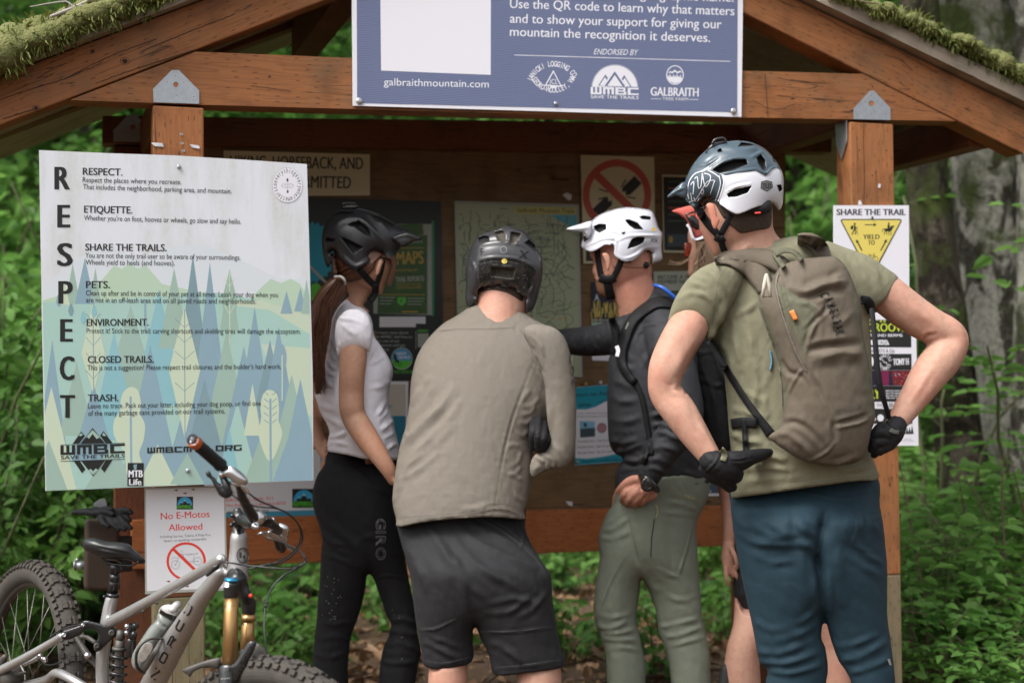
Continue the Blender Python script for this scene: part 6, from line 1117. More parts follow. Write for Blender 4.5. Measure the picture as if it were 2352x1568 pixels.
kshirt = remesh([limb([(1690, 735, zc_, 40), (1715, 770, zc_, 78), (1745, 830, zc_, 116), (1785, 960, zc_, 122), (1795, 1100, zc_, 120), (1797, 1230, zc_, 122)]), limb([(1712, 820, zc_-.02, 50), (1700, 930, zc_-.02, 47), (1694, 965, zc_-.02, 45)]), limb([(1800, 820, zc_+.05, 52), (1812, 930, zc_+.06, 46)])], .006, 4)
kshorts = remesh([limb([(1796, 1180, zc_, 110), (1800, 1245, zc_, 108)]), limb([(1768, 1230, 4.6, 66), (1752, 1300, 4.58, 64), (1742, 1350, 4.56, 60)]), limb([(1836, 1230, 4.62, 68), (1858, 1350, 4.62, 62)])], .006, 4)
bk = remesh(kc[:1]+tuck(kc[1:2], [kshirt, kshorts], .85)+kc[2:3]+tuck(kc[3:], [kshirt, kshorts], .92)+hk+hand(P(1798, 1205, zc_+.06), (0, -.1, -1), (-.6, -.6, 0), (1, 0, 0), curl=.3), .0042, 3); obj('body', bk, SK_B, K)
obj('shirt', kshirt, C_GREY, K)
obj('shorts', kshorts, C_SHORT, K)
hk1 = inflate(Z('Z5', [(1560, 540), (1600, 520), (1680, 530), (1760, 600), (1780, 760), (1740, 900), (1640, 880), (1580, 800), (1562, 700), (1568, 620)]), zc_-.05, .9, 2.5)
st = []
for k in range(46):
    a = [(1575+r.random()*80, 540+r.random()*40), (1570+r.random()*100, 640+r.random()*40), (1540+r.random()*160, 760+r.random()*60), (1500+r.random()*240, 860+r.random()*60)]
    if k > 36: a = [(1590, 590+r.random()*60), (1540-r.random()*40, 700), (1440-r.random()*40, 740+r.random()*30), (1330-r.random()*40, 690+r.random()*80)]
    q = catmull(Z('Z5', a), False, 4); st.append(tube(P(q[:, 0], q[:, 1], zc_-.16+r.random()*.03), .0012 if k <= 36 else .0006, 4, False))
obj('hair', join([hk1]+st), HAIR_LT, K)
CAPM = mat('coral_cap', (.62, .135, .10), .7, noise=(30, .3), col2=(.5, .10, .08), bump=(300, .2, .001))
cp = obj('cap', remesh([inflate(Z('Z5', [(1480, 345), (1485, 290), (1500, 240), (1540, 205), (1640, 190), (1740, 240), (1790, 340), (1790, 460), (1700, 500), (1560, 522), (1535, 470), (1505, 400)]), zc_-.03, 1.05, 3)], .004, 2), CAPM, K); cp['label'] = 'coral cap with white lower band'
obj('visor', inflate(Z('Z5', [(1327, 258), (1352, 244), (1430, 222), (1500, 205), (1560, 216), (1560, 300), (1530, 390), (1502, 392), (1470, 340), (1400, 290)]), zc_-.09, .45, 3), CAPM, cp); obj('band', ribbon(Surf([inflate(Z('Z5', [(1480, 345), (1485, 290), (1500, 240), (1540, 205), (1640, 190), (1740, 240), (1790, 340), (1790, 460), (1700, 500), (1560, 522), (1535, 470), (1505, 400)]), zc_-.03, 1.1, 3)], zc_-.12), 'Z5', [(1478, 385), (1505, 420), (1535, 510), (1570, 526), (1640, 500)], 26, .004, .004), M_PWHITE, cp)
sg = obj('sunglasses', join([inflate(Z('Z5', [(1490, 318), (1530, 296), (1560, 310), (1590, 360), (1596, 430), (1560, 432), (1520, 400)]), zc_-.17, .3, 2), limb([(1468, 292, zc_-.18, 9), (1520, 272, zc_-.18, 9), (1570, 262, zc_-.16, 8), (1650, 250, zc_-.12, 7)], 'Z5'), limb([(1470, 294, zc_-.18, 8), (1500, 350, zc_-.18, 8), (1530, 410, zc_-.17, 8)], 'Z5')]), GLS, K)
obj('glasses', inflate(Z('Z5', [(1452, 566), (1490, 556), (1522, 572), (1515, 640), (1490, 700), (1462, 690), (1452, 640)]), zc_-.07, .4, 2), mat('tortoiseshell', (.06, .012, .006), .15, noise=(90, .8), col2=(.25, .03, .015)), K)
shoes(K, [(P(1704, 1200, 4.56)[0], 4.6), (P(1930, 1200, 4.62)[0], 4.66)], -.4)
obj('boot', limb([(452, 1480, 4.5, 34), (446, 1560, 4.5, 44), (440, 1660, 4.5, 46), (440, 1900, 4.52, 40)], 'Z8'), SHOE, K)

# ---- man in olive with the brown backpack
zo = 3.66; O = person('tall man in olive T-shirt and navy trousers standing with gloved hands on his hips', 1850, zo)
head_o = inflate(Z('Z5', [(1592, 280), (1600, 420), (1640, 520), (1692, 622), (1745, 706), (1810, 690), (1900, 640), (2060, 600), (2200, 560), (2290, 470), (2300, 300), (2270, 60), (2100, -110), (1800, -110), (1620, 100)]), zo, .95, 3)
neck_o = inflate(Z('Z5', [(1780, 600), (1840, 700), (1830, 800), (1900, 900), (2500, 860), (2440, 620), (2360, 520), (2300, 400), (2285, 280), (1960, 250)]), zo, .8, 3)
ear_o = inflate(Z('Z5', [(1662, 205), (1680, 182), (1706, 180), (1740, 200), (1760, 262), (1768, 310), (1790, 340), (1772, 400), (1748, 430), (1722, 400), (1706, 340), (1690, 300), (1672, 250)]), zo-.125, .5, 2)
arm_l = limb([(405, 560, 3.64, 92), (305, 735, 3.575, 118), (240, 850, 3.56, 116), (190, 960, 3.55, 108), (172, 1060, 3.55, 97), (196, 1130, 3.55, 100), (260, 1215, 3.54, 102), (340, 1335, 3.53, 90), (420, 1450, 3.52, 72), (470, 1520, 3.51, 58), (520, 1560, 3.51, 52)], 'S4')
arm_r = limb([(1330, 420, 3.66, 120), (1480, 525, 3.66, 118), (1600, 620, 3.66, 116), (1730, 705, 3.66, 108), (1835, 755, 3.66, 98), (1872, 800, 3.66, 94), (1820, 890, 3.65, 112), (1740, 990, 3.64, 108), (1660, 1110, 3.62, 90), (1585, 1220, 3.6, 72), (1535, 1290, 3.58, 58), (1490, 1340, 3.57, 52)], 'S4')
core_o = [limb([(760, 280, 3.66, 160), (900, 500, 3.66, 300), (960, 900, 3.66, 330), (980, 1250, 3.66, 330), (980, 1600, 3.66, 350)], 'S4', ratio=.55), limb([(760, 500, 3.66, 220), (760, 800, 3.64, 210), (830, 1200, 3.64, 170), (890, 1500, 3.66, 150), (890, 1900, 3.67, 140), (880, 2350, 3.68, 95)], 'Z8'), limb([(1200, 500, 3.66, 220), (1270, 800, 3.64, 190), (1300, 1200, 3.64, 165), (1370, 1500, 3.66, 140), (1370, 1900, 3.67, 130), (1370, 2350, 3.68, 90)], 'Z8')]
obj('glasses', limb([(1612, 228, zo-.13, 5), (1640, 222, zo-.135, 5), (1668, 214, zo-.13, 5)], 'Z5'), GLS, O)
ot = [(612, 292), (650, 250), (690, 220), (740, 200), (800, 206), (850, 200), (930, 185), (1010, 190), (1130, 220), (1250, 255), (1330, 285), (1380, 320), (1390, 500), (1380, 640), (1390, 800), (1398, 1000), (1396, 1200), (1385, 1400), (1412, 1520), (1436, 1612), (1300, 1625), (1050, 1660), (850, 1690), (640, 1718), (572, 1725), (566, 1690), (560, 1600), (580, 1520), (560, 1400), (548, 1250), (525, 1000), (480, 850), (440, 780), (450, 600), (480, 430), (540, 340)]
o1 = inflate(Z('S4', ot), zo, .62, 4, ext=[EXT('S4', (566, 1725), (1440, 1610), (10, 400))])
o2 = inflate(Z('S4', [(600, 275), (480, 330), (385, 372), (304, 445), (232, 560), (184, 712), (230, 684), (290, 668), (360, 688), (410, 740), (424, 804), (480, 740), (570, 600), (640, 420)]), lambda x, y: 3.585+.0*x+.05*np.clip((620-y)/60, 0, 1), .8, 3, ext=[EXT('S4', (184, 712), (424, 804), (-90, 240))])
o3 = inflate(Z('S4', [(1120, 215), (1250, 255), (1380, 300), (1480, 370), (1552, 426), (1520, 480), (1470, 560), (1410, 612), (1370, 700), (1300, 700), (1200, 500), (1150, 340)]), 3.65, .85, 3, ext=[EXT('S4', (1552, 426), (1410, 612), (120, 90))])
ts = remesh([o1, o2, o3], .0055, 4)
ts = folds(ts, [([(620, 290), (720, 230), (800, 230)], 4, .006), ([(640, 260), (740, 215), (840, 225)], 4, .006), ([(600, 320), (700, 270), (800, 262)], 4, .005), ([(250, 560), (330, 520), (420, 540), (500, 640)], 6, .006), ([(300, 450), (400, 480), (470, 560)], 7, .007), ([(330, 420), (430, 450), (510, 560)], 6, .007), ([(380, 380), (470, 420), (540, 540)], 6, .006), ([(420, 800), (500, 700), (540, 560)], 9, .009), ([(480, 760), (540, 700), (580, 600)], 8, .007), ([(560, 640), (600, 800), (620, 1000)], 10, .008), ([(640, 600), (680, 760), (690, 960)], 10, .006), ([(500, 800), (560, 900), (590, 1050)], 8, .008), ([(700, 900), (720, 1050), (700, 1200)], 9, .008), ([(780, 980), (760, 1140), (780, 1260)], 8, .008), ([(640, 1080), (700, 1130), (780, 1150)], 7, .007), ([(570, 1200), (660, 1220), (760, 1260)], 7, .008), ([(580, 1340), (640, 1380), (760, 1400)], 8, .009), ([(580, 1440), (640, 1470), (720, 1440)], 8, .008), ([(640, 1500), (800, 1480), (900, 1520)], 8, .009), ([(600, 1560), (760, 1540), (950, 1570)], 8, .008), ([(620, 1640), (800, 1610), (1000, 1600)], 8, .007), ([(580, 1708), (850, 1672), (1050, 1640), (1430, 1592)], 3, .004), ([(1250, 300), (1320, 380), (1380, 500)], 8, .007), ([(1300, 290), (1400, 380), (1450, 480)], 7, .006), ([(1180, 270), (1260, 380), (1330, 560)], 8, .007), ([(1390, 1400), (1350, 1500), (1250, 1560)], 8, .008), ([(1180, 1560), (1300, 1560), (1400, 1530)], 6, .006), ([(570, 650), (660, 620), (720, 560)], 8, .006), ([(195, 700), (290, 655), (370, 672), (418, 730)], 3, .003)], 'S4', wr=[(.0025, 34, 1.2, 2.5), (.0016, 11, 1.9, 2.2)])
obj('shirt', ts, C_OLIVE, O); seam(Surf([ts], 3.5), 'S4', O, [[(574, 1700), (850, 1664), (1050, 1634), (1430, 1588)], [(196, 690), (290, 648), (368, 666), (420, 726)], [(600, 290), (500, 430), (470, 600), (450, 760)], [(1535, 420), (1455, 500), (1395, 596)]], M_SEAMO, 2)
ob = [(480, 260), (700, 240), (870, 220), (1200, 190), (1370, 190), (1412, 240), (1437, 320), (1432, 420), (1447, 500), (1466, 650), (1480, 820), (1480, 1000), (1482, 1150), (1502, 1290), (1517, 1400), (1532, 1568), (1530, 1900), (1510, 2300), (1260, 2300), (1258, 1900), (1250, 1568), (1215, 1490), (1170, 1430), (1122, 1300), (1090, 1180), (1062, 1090), (1068, 1150), (1060, 1280), (1086, 1340), (1102, 1480), (1090, 1568), (1070, 1900), (1040, 2300), (760, 2300), (720, 1900), (702, 1568), (716, 1482), (664, 1442), (650, 1380), (612, 1180), (562, 950), (516, 720), (492, 560), (480, 440)]
po = remesh([inflate(Z('Z8', ob), lambda x, y: 3.66+.085*sstep((1210-y)/100)+0*x, .72, 4, ext=[EXT('Z8', (476, 270), (1428, 170), (0, -300))])], .006, 4)
po = folds(po, [([(490, 560), (620, 660), (800, 680), (960, 680), (1050, 780)], 9, 0.0086), ([(500, 500), (640, 620), (820, 650)], 8, 0.0065), ([(580, 520), (700, 610), (900, 640)], 8, 0.0058), ([(700, 520), (820, 600), (980, 640)], 8, 0.0050), ([(830, 500), (920, 570), (1040, 640)], 8, 0.0043), ([(1105, 400), (1085, 560), (1055, 720), (1062, 900), (1075, 1100)], 22, -.022), ([(1050, 760), (1062, 900), (1075, 1100)], 9, -.02), ([(700, 560), (860, 600), (980, 560)], 40, .014), ([(1200, 520), (1320, 560), (1400, 520)], 34, .012), ([(1100, 420), (1080, 560), (1050, 720), (1060, 900), (1075, 1080)], 10, -0.0101), ([(640, 760), (760, 800), (900, 780)], 8, 0.0043), ([(1250, 640), (1320, 720), (1460, 820)], 8, 0.0058), ([(1200, 740), (1320, 820), (1460, 900)], 8, 0.0043), ([(1440, 500), (1380, 520), (1310, 500)], 5, 0.0050), ([(1430, 460), (1360, 470), (1300, 440)], 5, 0.0036), ([(870, 340), (1000, 360), (1200, 390), (1428, 330)], 3, 0.0029), ([(1260, 380), (1270, 600), (1260, 690), (1430, 740)], 3, 0.0022), ([(640, 1360), (780, 1380), (960, 1310)], 8, 0.0065), ([(660, 1420), (820, 1440), (1060, 1360)], 8, 0.0072), ([(700, 1480), (860, 1500), (1090, 1440)], 7, 0.0072), ([(760, 1290), (900, 1260), (1050, 1180)], 8, 0.0043), ([(1060, 1030), (1000, 1120), (900, 1200)], 7, 0.0043), ([(1180, 1420), (1300, 1400), (1490, 1290)], 8, 0.0065), ([(1240, 1500), (1360, 1470), (1510, 1400)], 7, 0.0065), ([(1140, 1330), (1260, 1320), (1440, 1250)], 7, 0.0043), ([(620, 1160), (720, 1220), (860, 1230)], 8, 0.0036)], 'Z8', wr=[(.0022, 50, .5, 3), (.0016, 16, 1.2, 2.2)])
bo = remesh([head_o, neck_o, arm_l, arm_r]+tuck(core_o, [ts, po], .8), .0055, 3)
bo = folds(bo, [(['S4', (250, 1040), (230, 1100), (300, 1130)], 6, .004), (['S4', (1690, 800), (1720, 770), (1780, 760)], 4, -.006), (['S4', (620, 300), (640, 260), (700, 230)], 4, .003), (['S4', (360, 780), (280, 900), (230, 1010)], 12, .004), (['S4', (160, 1030), (200, 1060), (230, 1055)], 3, -.003), (['S4', (280, 1050), (300, 1090), (290, 1130)], 3, -.004), (['S4', (340, 1230), (420, 1360), (490, 1480)], 6, .003), (['S4', (1560, 520), (1680, 640), (1760, 690)], 12, .003), (['S4', (1900, 700), (1950, 740), (1960, 790)], 5, -.003), (['S4', (1780, 900), (1700, 1040), (1610, 1180)], 7, .003), (['S4', (1560, 1230), (1530, 1270)], 4, .003)], 'S4', wr=[(.0012, 60, .6, 2), (.0016, 20, 1.3, 2.2)])
obj('body', bo, SK_B, O); eo_ = obj('ear', ear_o, mat('ear_skin', (.58, .235, .16), .5, sub=.2), O)
obj('hair', patch(Surf([bo], zo-.1), Z('Z5', [(1838, 150), (1880, 140), (1910, 200), (2000, 230), (2150, 230), (2284, 215), (2290, 340), (2266, 415), (2150, 440), (2000, 468), (1935, 424), (1888, 386), (1862, 330), (1842, 250)]), .005, 2), HAIR_SH, O)
obj('sideburn', patch(Surf([bo], zo-.1), Z('Z5', [(1640, 170), (1700, 140), (1850, 150), (1880, 300), (1838, 330), (1800, 280), (1752, 196), (1704, 172), (1664, 196), (1652, 240), (1640, 230)]), .004, 2), HAIR_SH, O)
obj('trousers', po, C_NAVY, O); sfpo = Surf([po], 3.5); seam(sfpo, 'Z8', O, [[(870, 345), (1000, 362), (1200, 392), (1428, 335)], [(1262, 385), (1270, 600), (1262, 690), (1430, 742)], [(1105, 420), (1085, 560), (1052, 720), (1058, 900)], [(700, 1470), (880, 1490), (1088, 1430)]], M_SEAMN, 2.2)
prints(sfpo, 'Z8', 'print', O, lambda p: (p.poly([(1480, 1414), (1496, 1410), (1508, 1452), (1494, 1452)], M_PALE),), .003)
shoes(O, [(P(1825, 1200, 3.68)[0], 3.66), (P(2000, 1200, 3.68)[0], 3.66)], -.15)
# gloves with separate fingers
gl = remesh([limb([(1030, 1235, 3.505, 72), (1075, 1255, 3.50, 78), (1130, 1285, 3.51, 88), (1175, 1320, 3.54, 70)], 'A'), limb([(1100, 1225, 3.50, 48), (1200, 1232, 3.50, 56), (1290, 1216, 3.525, 49), (1365, 1197, 3.55, 38), (1412, 1186, 3.565, 24)], 'A'), limb([(1130, 1280, 3.50, 44), (1220, 1268, 3.51, 40), (1275, 1245, 3.53, 34), (1310, 1232, 3.56, 26)], 'A'), limb([(1050, 1310, 3.52, 48), (1100, 1360, 3.53, 42), (1152, 1415, 3.57, 30)], 'A'), limb([(1110, 1320, 3.51, 46), (1145, 1368, 3.53, 40), (1172, 1408, 3.57, 30)], 'A'), limb([(1150, 1310, 3.51, 44), (1182, 1345, 3.53, 38), (1205, 1345, 3.56, 28)], 'A'), limb([(985, 1290, 3.52, 32), (1040, 1340, 3.525, 38), (1090, 1375, 3.56, 30)], 'A')], .003, 2)
gl = folds(gl, [([(1090, 1180), (1060, 1250), (990, 1320)], 3, .004), ([(1130, 1240), (1220, 1240), (1300, 1220)], 2.5, -.004)], 'A', wr=[(.0012, 14, .3, 2), (.0016, 9, 1.0, 2.2)]); go = obj('glove', gl, C_GLOVE, O); obj('cuff_tab', ribbon(Surf([gl, bo], 3.47), 'A', [(1096, 1165), (1122, 1195), (1110, 1240)], 40, .004, .003), C_OLIVE, go)
gr2 = remesh([limb([(1540, 1300, 3.57, 62), (1510, 1345, 3.56, 72), (1468, 1390, 3.56, 70), (1440, 1410, 3.57, 60)], 'S4'), limb([(1480, 1350, 3.53, 30), (1430, 1340, 3.52, 30), (1390, 1372, 3.53, 26), (1376, 1396, 3.54, 20)], 'S4'), limb([(1470, 1390, 3.53, 28), (1420, 1400, 3.52, 27), (1392, 1440, 3.54, 22)], 'S4'), limb([(1480, 1420, 3.54, 27), (1440, 1440, 3.53, 26), (1408, 1474, 3.55, 20)], 'S4'), limb([(1510, 1420, 3.55, 25), (1470, 1440, 3.54, 23), (1440, 1462, 3.56, 18)], 'S4'), limb([(1450, 1300, 3.55, 26), (1420, 1330, 3.54, 24), (1400, 1356, 3.55, 20)], 'S4')], .003, 2)
gr2 = folds(gr2, [([(1580, 1345), (1520, 1310), (1480, 1260)], 3, .004)], 'S4', wr=[(.0012, 14, .3, 2), (.0016, 9, 1.0, 2.2)]); go2 = obj('glove', gr2, C_GLOVE, O); obj('cuff_tab', ribbon(Surf([gr2, bo], 3.5), 'S4', [(1502, 1322), (1528, 1336), (1556, 1340)], 26, .003, .003), mat('rubber_tab', (.08, .08, .07), .6), go2)
HO = helmet('slate blue and white helmet with camera mount on the tall man in olive', 1680, 440, zo)
hoo = [(185, 1180), (202, 1120), (240, 1050), (300, 980), (380, 922), (470, 902), (545, 898), (622, 911), (700, 950), (756, 1010), (791, 1060), (816, 1120), (819, 1200), (811, 1300), (790, 1341), (768, 1318), (740, 1298), (680, 1310), (620, 1330), (560, 1356), (520, 1366), (480, 1350), (422, 1310), (372, 1272), (330, 1260), (282, 1280), (246, 1326), (225, 1310), (192, 1270)]
hom = inflate(Z('Z3', hoo), zo-.02, 1.02, 3, [(Z('Z3', [(425, 1112), (452, 1120), (520, 1104), (600, 1096), (640, 1090), (680, 1112), (706, 1122), (738, 1084), (770, 1072), (840, 1110), (850, 1330), (700, 1420), (520, 1420), (400, 1320), (415, 1262), (438, 1180), (432, 1135)]), 0.0, 2, 3, False)]+[(Z('Z3', q), .022, 1, 4, False) for q in ([(360, 1086), (420, 1046), (500, 1020), (578, 1014), (592, 1050), (500, 1086), (412, 1108)], [(646, 1010), (670, 982), (702, 1020), (706, 1080), (690, 1088), (655, 1046)], [(525, 936), (550, 906), (640, 922), (590, 935)], [(456, 1240), (500, 1211), (616, 1186), (590, 1230), (520, 1256), (466, 1260)], [(774, 1180), (804, 1178), (810, 1212), (790, 1226)], [(392, 960), (418, 942), (428, 970), (400, 972)], [(745, 1000), (760, 1005), (770, 1040), (752, 1030)])], ext=[Z('Z3', [(194, 1272), (225, 1310), (246, 1326), (282, 1280), (330, 1260), (372, 1272), (422, 1310), (480, 1350), (520, 1366), (560, 1356), (620, 1330), (680, 1310), (740, 1298), (770, 1600), (230, 1600)])])
hom = folds(hom, [([(360, 1078), (430, 1032), (520, 1008), (600, 1012)], 3, .005), ([(600, 1010), (640, 990), (690, 970)], 4, .005), ([(420, 1110), (520, 1096), (640, 1082), (704, 1110), (740, 1076), (790, 1064)], 3, .006), ([(450, 1230), (500, 1196), (620, 1172)], 3, .004), ([(380, 930), (520, 950), (650, 950), (720, 1000)], 5, .004), ([(250, 1050), (330, 1050), (400, 1000)], 4, .004)], 'Z3')
obj('shell', hom, [H_BLU, H_LINER, H_WHT], HO); sfho = Surf([hom], 3.5)
def tld(p):
    for q, w_ in (([(415, 1010), (330, 1070), (300, 1090), (250, 1110), (215, 1160), (205, 1230), (215, 1270)], 5), ([(425, 1115), (436, 1160), (420, 1230), (400, 1285)], 6), ([(405, 1120), (415, 1170), (398, 1240), (382, 1280)], 5), ([(335, 1085), (380, 1110), (405, 1130)], 5), ([(300, 1095), (340, 1075), (350, 1078)], 5), ([(250, 1140), (268, 1130), (275, 1200), (290, 1190), (300, 1105)], 5), ([(300, 1110), (318, 1190), (345, 1160), (350, 1120), (310, 1105)], 5), ([(225, 1180), (245, 1160), (240, 1240)], 5), ([(298, 1205), (290, 1225), (300, 1240), (308, 1220), (298, 1205)], 5), ([(215, 1290), (260, 1270), (330, 1160), (375, 1150)], 4), ([(350, 1240), (372, 1170), (380, 1150)], 5), ([(245, 1260), (262, 1290), (280, 1262)], 5), ([(225, 1230), (232, 1280)], 5)): p.line(catmull(np.array(q, float), False, 4) if len(q) > 2 else q, w_, M_PWHITE)
    h = [(676, 1160), (710, 1150), (745, 1160), (750, 1196), (714, 1222), (672, 1202)]; p.poly(h, M_INK); p.poly([(710+(x-710)*.88, 1187+(y-1187)*.88) for x, y in h], M_GREYP); p.text('TLD', 684, 1202, 740, 1200, 30, M_INK, .04)
prints(sfho, 'Z3', 'decal', HO, tld, .0015)
obj('visor', folds(inflate(Z('Z3', [(74, 1256), (110, 1216), (150, 1180), (182, 1160), (205, 1180), (205, 1240), (190, 1268), (130, 1250), (96, 1262)]), zo-.07, .7, 3), [([(85, 1250), (140, 1215), (190, 1200)], 3, .004)], 'Z3'), H_BLU, HO)
obj('camera_mount', join([inflate(Z('Z3', [(322, 972), (345, 930), (372, 912), (430, 900), (458, 910), (440, 922), (390, 938), (345, 976)]), zo-.04, .8, 2), limb([(365, 915, zo-.05, 9), (378, 895, zo-.05, 9), (405, 884, zo-.05, 8), (438, 884, zo-.05, 8), (450, 908, zo-.05, 8)], 'Z3'), limb([(322, 972, zo-.05, 5), (328, 960, zo-.05, 5)], 'Z3')]), H_GLOSS, HO)
obj('rear_cradle', join([inflate(Z('Z3', [(540, 1335), (620, 1306), (690, 1282), (736, 1280), (738, 1346), (690, 1364), (600, 1366)]), zo-.07, 1.2, 2)]), H_LINER, HO); obj('dial', limb([(640, 1360, zo-.14, 6), (668, 1358, zo-.14, 6)], 'Z3'), M_RED, HO)
sfbo = Surf([bo, ts], zo-.1)
obj('strap', join([ribbon(sfbo, 'Z5', [(1565, 190), (1620, 290), (1700, 400), (1785, 490)], [76, 80, 78, 70]), ribbon(sfbo, 'Z5', [(1905, 290), (1850, 390), (1800, 480)], 60), ribbon(sfbo, 'Z5', [(1750, 500), (1800, 530), (1836, 510)], 70, .008, .006), ribbon(sfbo, 'Z5', [(1800, 520), (1822, 600), (1850, 668)], 62, .004, .005)]), C_STRAP, HO)

# ---- brown backpack
BP = thing('backpack', 'brown and olive hydration backpack on the tall man in olive', 'backpack', P(1880, 860, 3.5))
bpo = [(850, 372), (900, 342), (1000, 316), (1120, 306), (1192, 312), (1252, 380), (1292, 470), (1332, 600), (1342, 750), (1372, 900), (1402, 1100), (1416, 1250), (1392, 1330), (1372, 1420), (1332, 1500), (1250, 1530), (1100, 1530), (980, 1500), (880, 1442), (790, 1372), (800, 1350), (860, 1300), (876, 1200), (862, 1000), (822, 850), (762, 700), (732, 600), (736, 530), (800, 460), (830, 400)]
bpm = inflate(Z('S4', bpo), 3.5, .75, 4, [(Z('S4', [(836, 470), (900, 500), (960, 540), (1060, 600), (1050, 700), (1000, 800), (1020, 900), (940, 760), (880, 640)]), -.002, 1, 6), (Z('S4', [(1270, 440), (1310, 600), (1335, 780), (1360, 900), (1395, 1100), (1405, 1220), (1370, 1240), (1350, 1000), (1325, 800), (1290, 600)]), .004, 1, 6), (Z('S4', [(740, 560), (800, 700), (850, 850), (880, 1000), (905, 1100), (880, 1180), (866, 1000), (826, 850), (766, 700)]), .003, 1, 6)])
bpm = folds(bpm, [([(890, 510), (980, 540), (1060, 530), (1150, 500), (1260, 500)], 9, -.012), ([(900, 470), (1000, 520), (1140, 470), (1260, 450)], 12, .010), ([(1010, 860), (1140, 830), (1340, 820)], 8, -.016), ([(1010, 930), (1180, 880), (1350, 880)], 14, .010), ([(1000, 940), (1080, 1080), (1140, 1230), (1170, 1300), (1180, 1400)], 6, -.010), ([(1170, 1290), (1280, 1265), (1370, 1235)], 5, -.008), ([(1180, 1310), (1290, 1290), (1380, 1262)], 5, .006), ([(860, 900), (900, 980), (980, 1010), (1050, 1100)], 6, -.007), ([(1000, 960), (960, 1000), (880, 1160)], 4, .005), ([(830, 420), (860, 560), (900, 700), (950, 860), (1010, 960)], 5, .008), ([(850, 400), (880, 520), (930, 680), (990, 820)], 4, -.006), ([(960, 560), (1060, 600), (1100, 660)], 6, .008), ([(1100, 520), (1130, 600), (1080, 660), (980, 760)], 5, -.006), ([(1010, 880), (1030, 780), (1080, 660)], 5, .006), ([(800, 1350), (900, 1350), (1000, 1420), (1060, 1500)], 8, .008), ([(860, 1300), (940, 1280), (1040, 1340), (1160, 1480)], 7, -.006), ([(1180, 1390), (1120, 1460), (1010, 1510)], 4, .005), ([(1060, 1500), (1180, 1520), (1330, 1470)], 6, .006), ([(1240, 400), (1180, 440), (1260, 520)], 7, .007), ([(1290, 620), (1200, 700), (1130, 620)], 9, .006)], 'S4', wr=[(.002, 44, .8, 2), (.0016, 14, 1.5, 2.2)])
bpo_ = obj('pack_body', bpm, [C_PACK, C_PACK2], BP); sfp = Surf([bpm, ts], 3.4)
def camel(p):
    cw = [(1118, 528), (1145, 556), (1158, 590), (1172, 626), (1184, 656), (1192, 690), (1200, 722), (1208, 752)]
    for ch, (x, y) in zip('CAMELBAK', cw):
        v, f = text2d(ch, .02); c = (v.max(0)+v.min(0))/2; v = v-c; a = math.radians(72); X = v[:, 0]*33; Y = v[:, 1]/cap_h()*52; p._add(np.stack([x+X*math.cos(a)+Y*math.sin(a), y+X*math.sin(a)-Y*math.cos(a)], 1), f, H_LINER)
    p.line([(1130, 600), (1150, 606), (1168, 640), (1170, 740), (1190, 745)], 5, H_LINER); p.text('POWDER', 1185, 1232, 1340, 1200, 26, M_JP, .01); p.text('HOUND 12', 1178, 1262, 1352, 1232, 22, M_JP, .01)
prints(sfp, 'S4', 'print', BP, camel, .003)
obj('zip_seam', join([ribbon(sfp, 'S4', [(846, 400), (830, 470), (850, 580), (900, 740), (955, 880), (1010, 980)], 8, .002, .003), ribbon(sfp, 'S4', [(728, 560), (760, 680), (820, 850), (858, 1000), (868, 1180)], 7, .002, .003)]), mat('zip_grey', (.19, .17, .145), .6), BP)
sfo = Surf([ts, bo], 3.5)
obj('shoulder_strap', join([ribbon(sfo, 'S4', [(470, 330), (560, 310), (660, 350), (740, 430), (770, 520)], [44, 90, 120, 130, 80], .016, .003), ribbon(sfo, 'S4', [(560, 300), (680, 300), (800, 320), (880, 370)], [50, 90, 110, 100], .018, .004)]), C_PACK, BP)
obj('shoulder_strap', ribbon(sfo, 'S4', [(958, 200), (1020, 205), (1080, 240), (1110, 300), (1120, 350)], [60, 84, 100, 90, 60], .02, .004), C_PACK, BP)
obj('grab_loop', join([ribbon(sfp, 'S4', [(826, 290), (850, 330), (876, 366)], 34, .005, .03), ribbon(sfp, 'S4', [(826, 292), (880, 268), (940, 280), (985, 325)], 32, .005, .035)]), C_PACK2, BP)
cl = [P(x, y, 3.33) for x, y in Z('S4', [(775, 415), (762, 470), (752, 545), (800, 540), (790, 470), (775, 415)])]
obj('carabiner', round_tube(cl, .0045, 8), mat('cream_clip', (.6, .56, .48), .4), BP); obj('tag', ribbon(sfp, 'S4', [(922, 622), (948, 678)], 30, .004, .006), mat('orange_tag', (.72, .23, .05), .6), BP)
obj('webbing', join([ribbon(sfo, 'S4', [(440, 800), (540, 970), (640, 1130), (720, 1240), (800, 1350)], [40, 42, 40, 44, 60], .006, .004), ribbon(sfo, 'S4', [(566, 1290), (640, 1280), (720, 1285)], 60, .006, .006), ribbon(sfo, 'S4', [(640, 1260), (646, 1350), (652, 1450)], 30, .006, .008)]), C_STRAP, BP)
obj('webbing', join([ribbon(sfp, 'S4', [(1330, 560), (1375, 570), (1400, 640)], [50, 60, 50], .006, .006), limb([(1396, 620, 3.5, 16), (1415, 800, 3.47, 16), (1428, 960, 3.46, 17), (1440, 1060, 3.46, 19), (1470, 1160, 3.47, 15), (1496, 1250, 3.5, 15)], 'S4', ratio=.4)]), C_STRAP, BP)
obj('zip_pull', ribbon(sfo, 'S4', [(796, 860), (806, 920), (796, 972)], 10, .004, .004), mat('blue_cord', (.12, .3, .45), .5), BP)
P0 = P
def P(x, y, z): return P0(x, y, np.asarray(z, float)*1.05)      # the bike stands this much further out
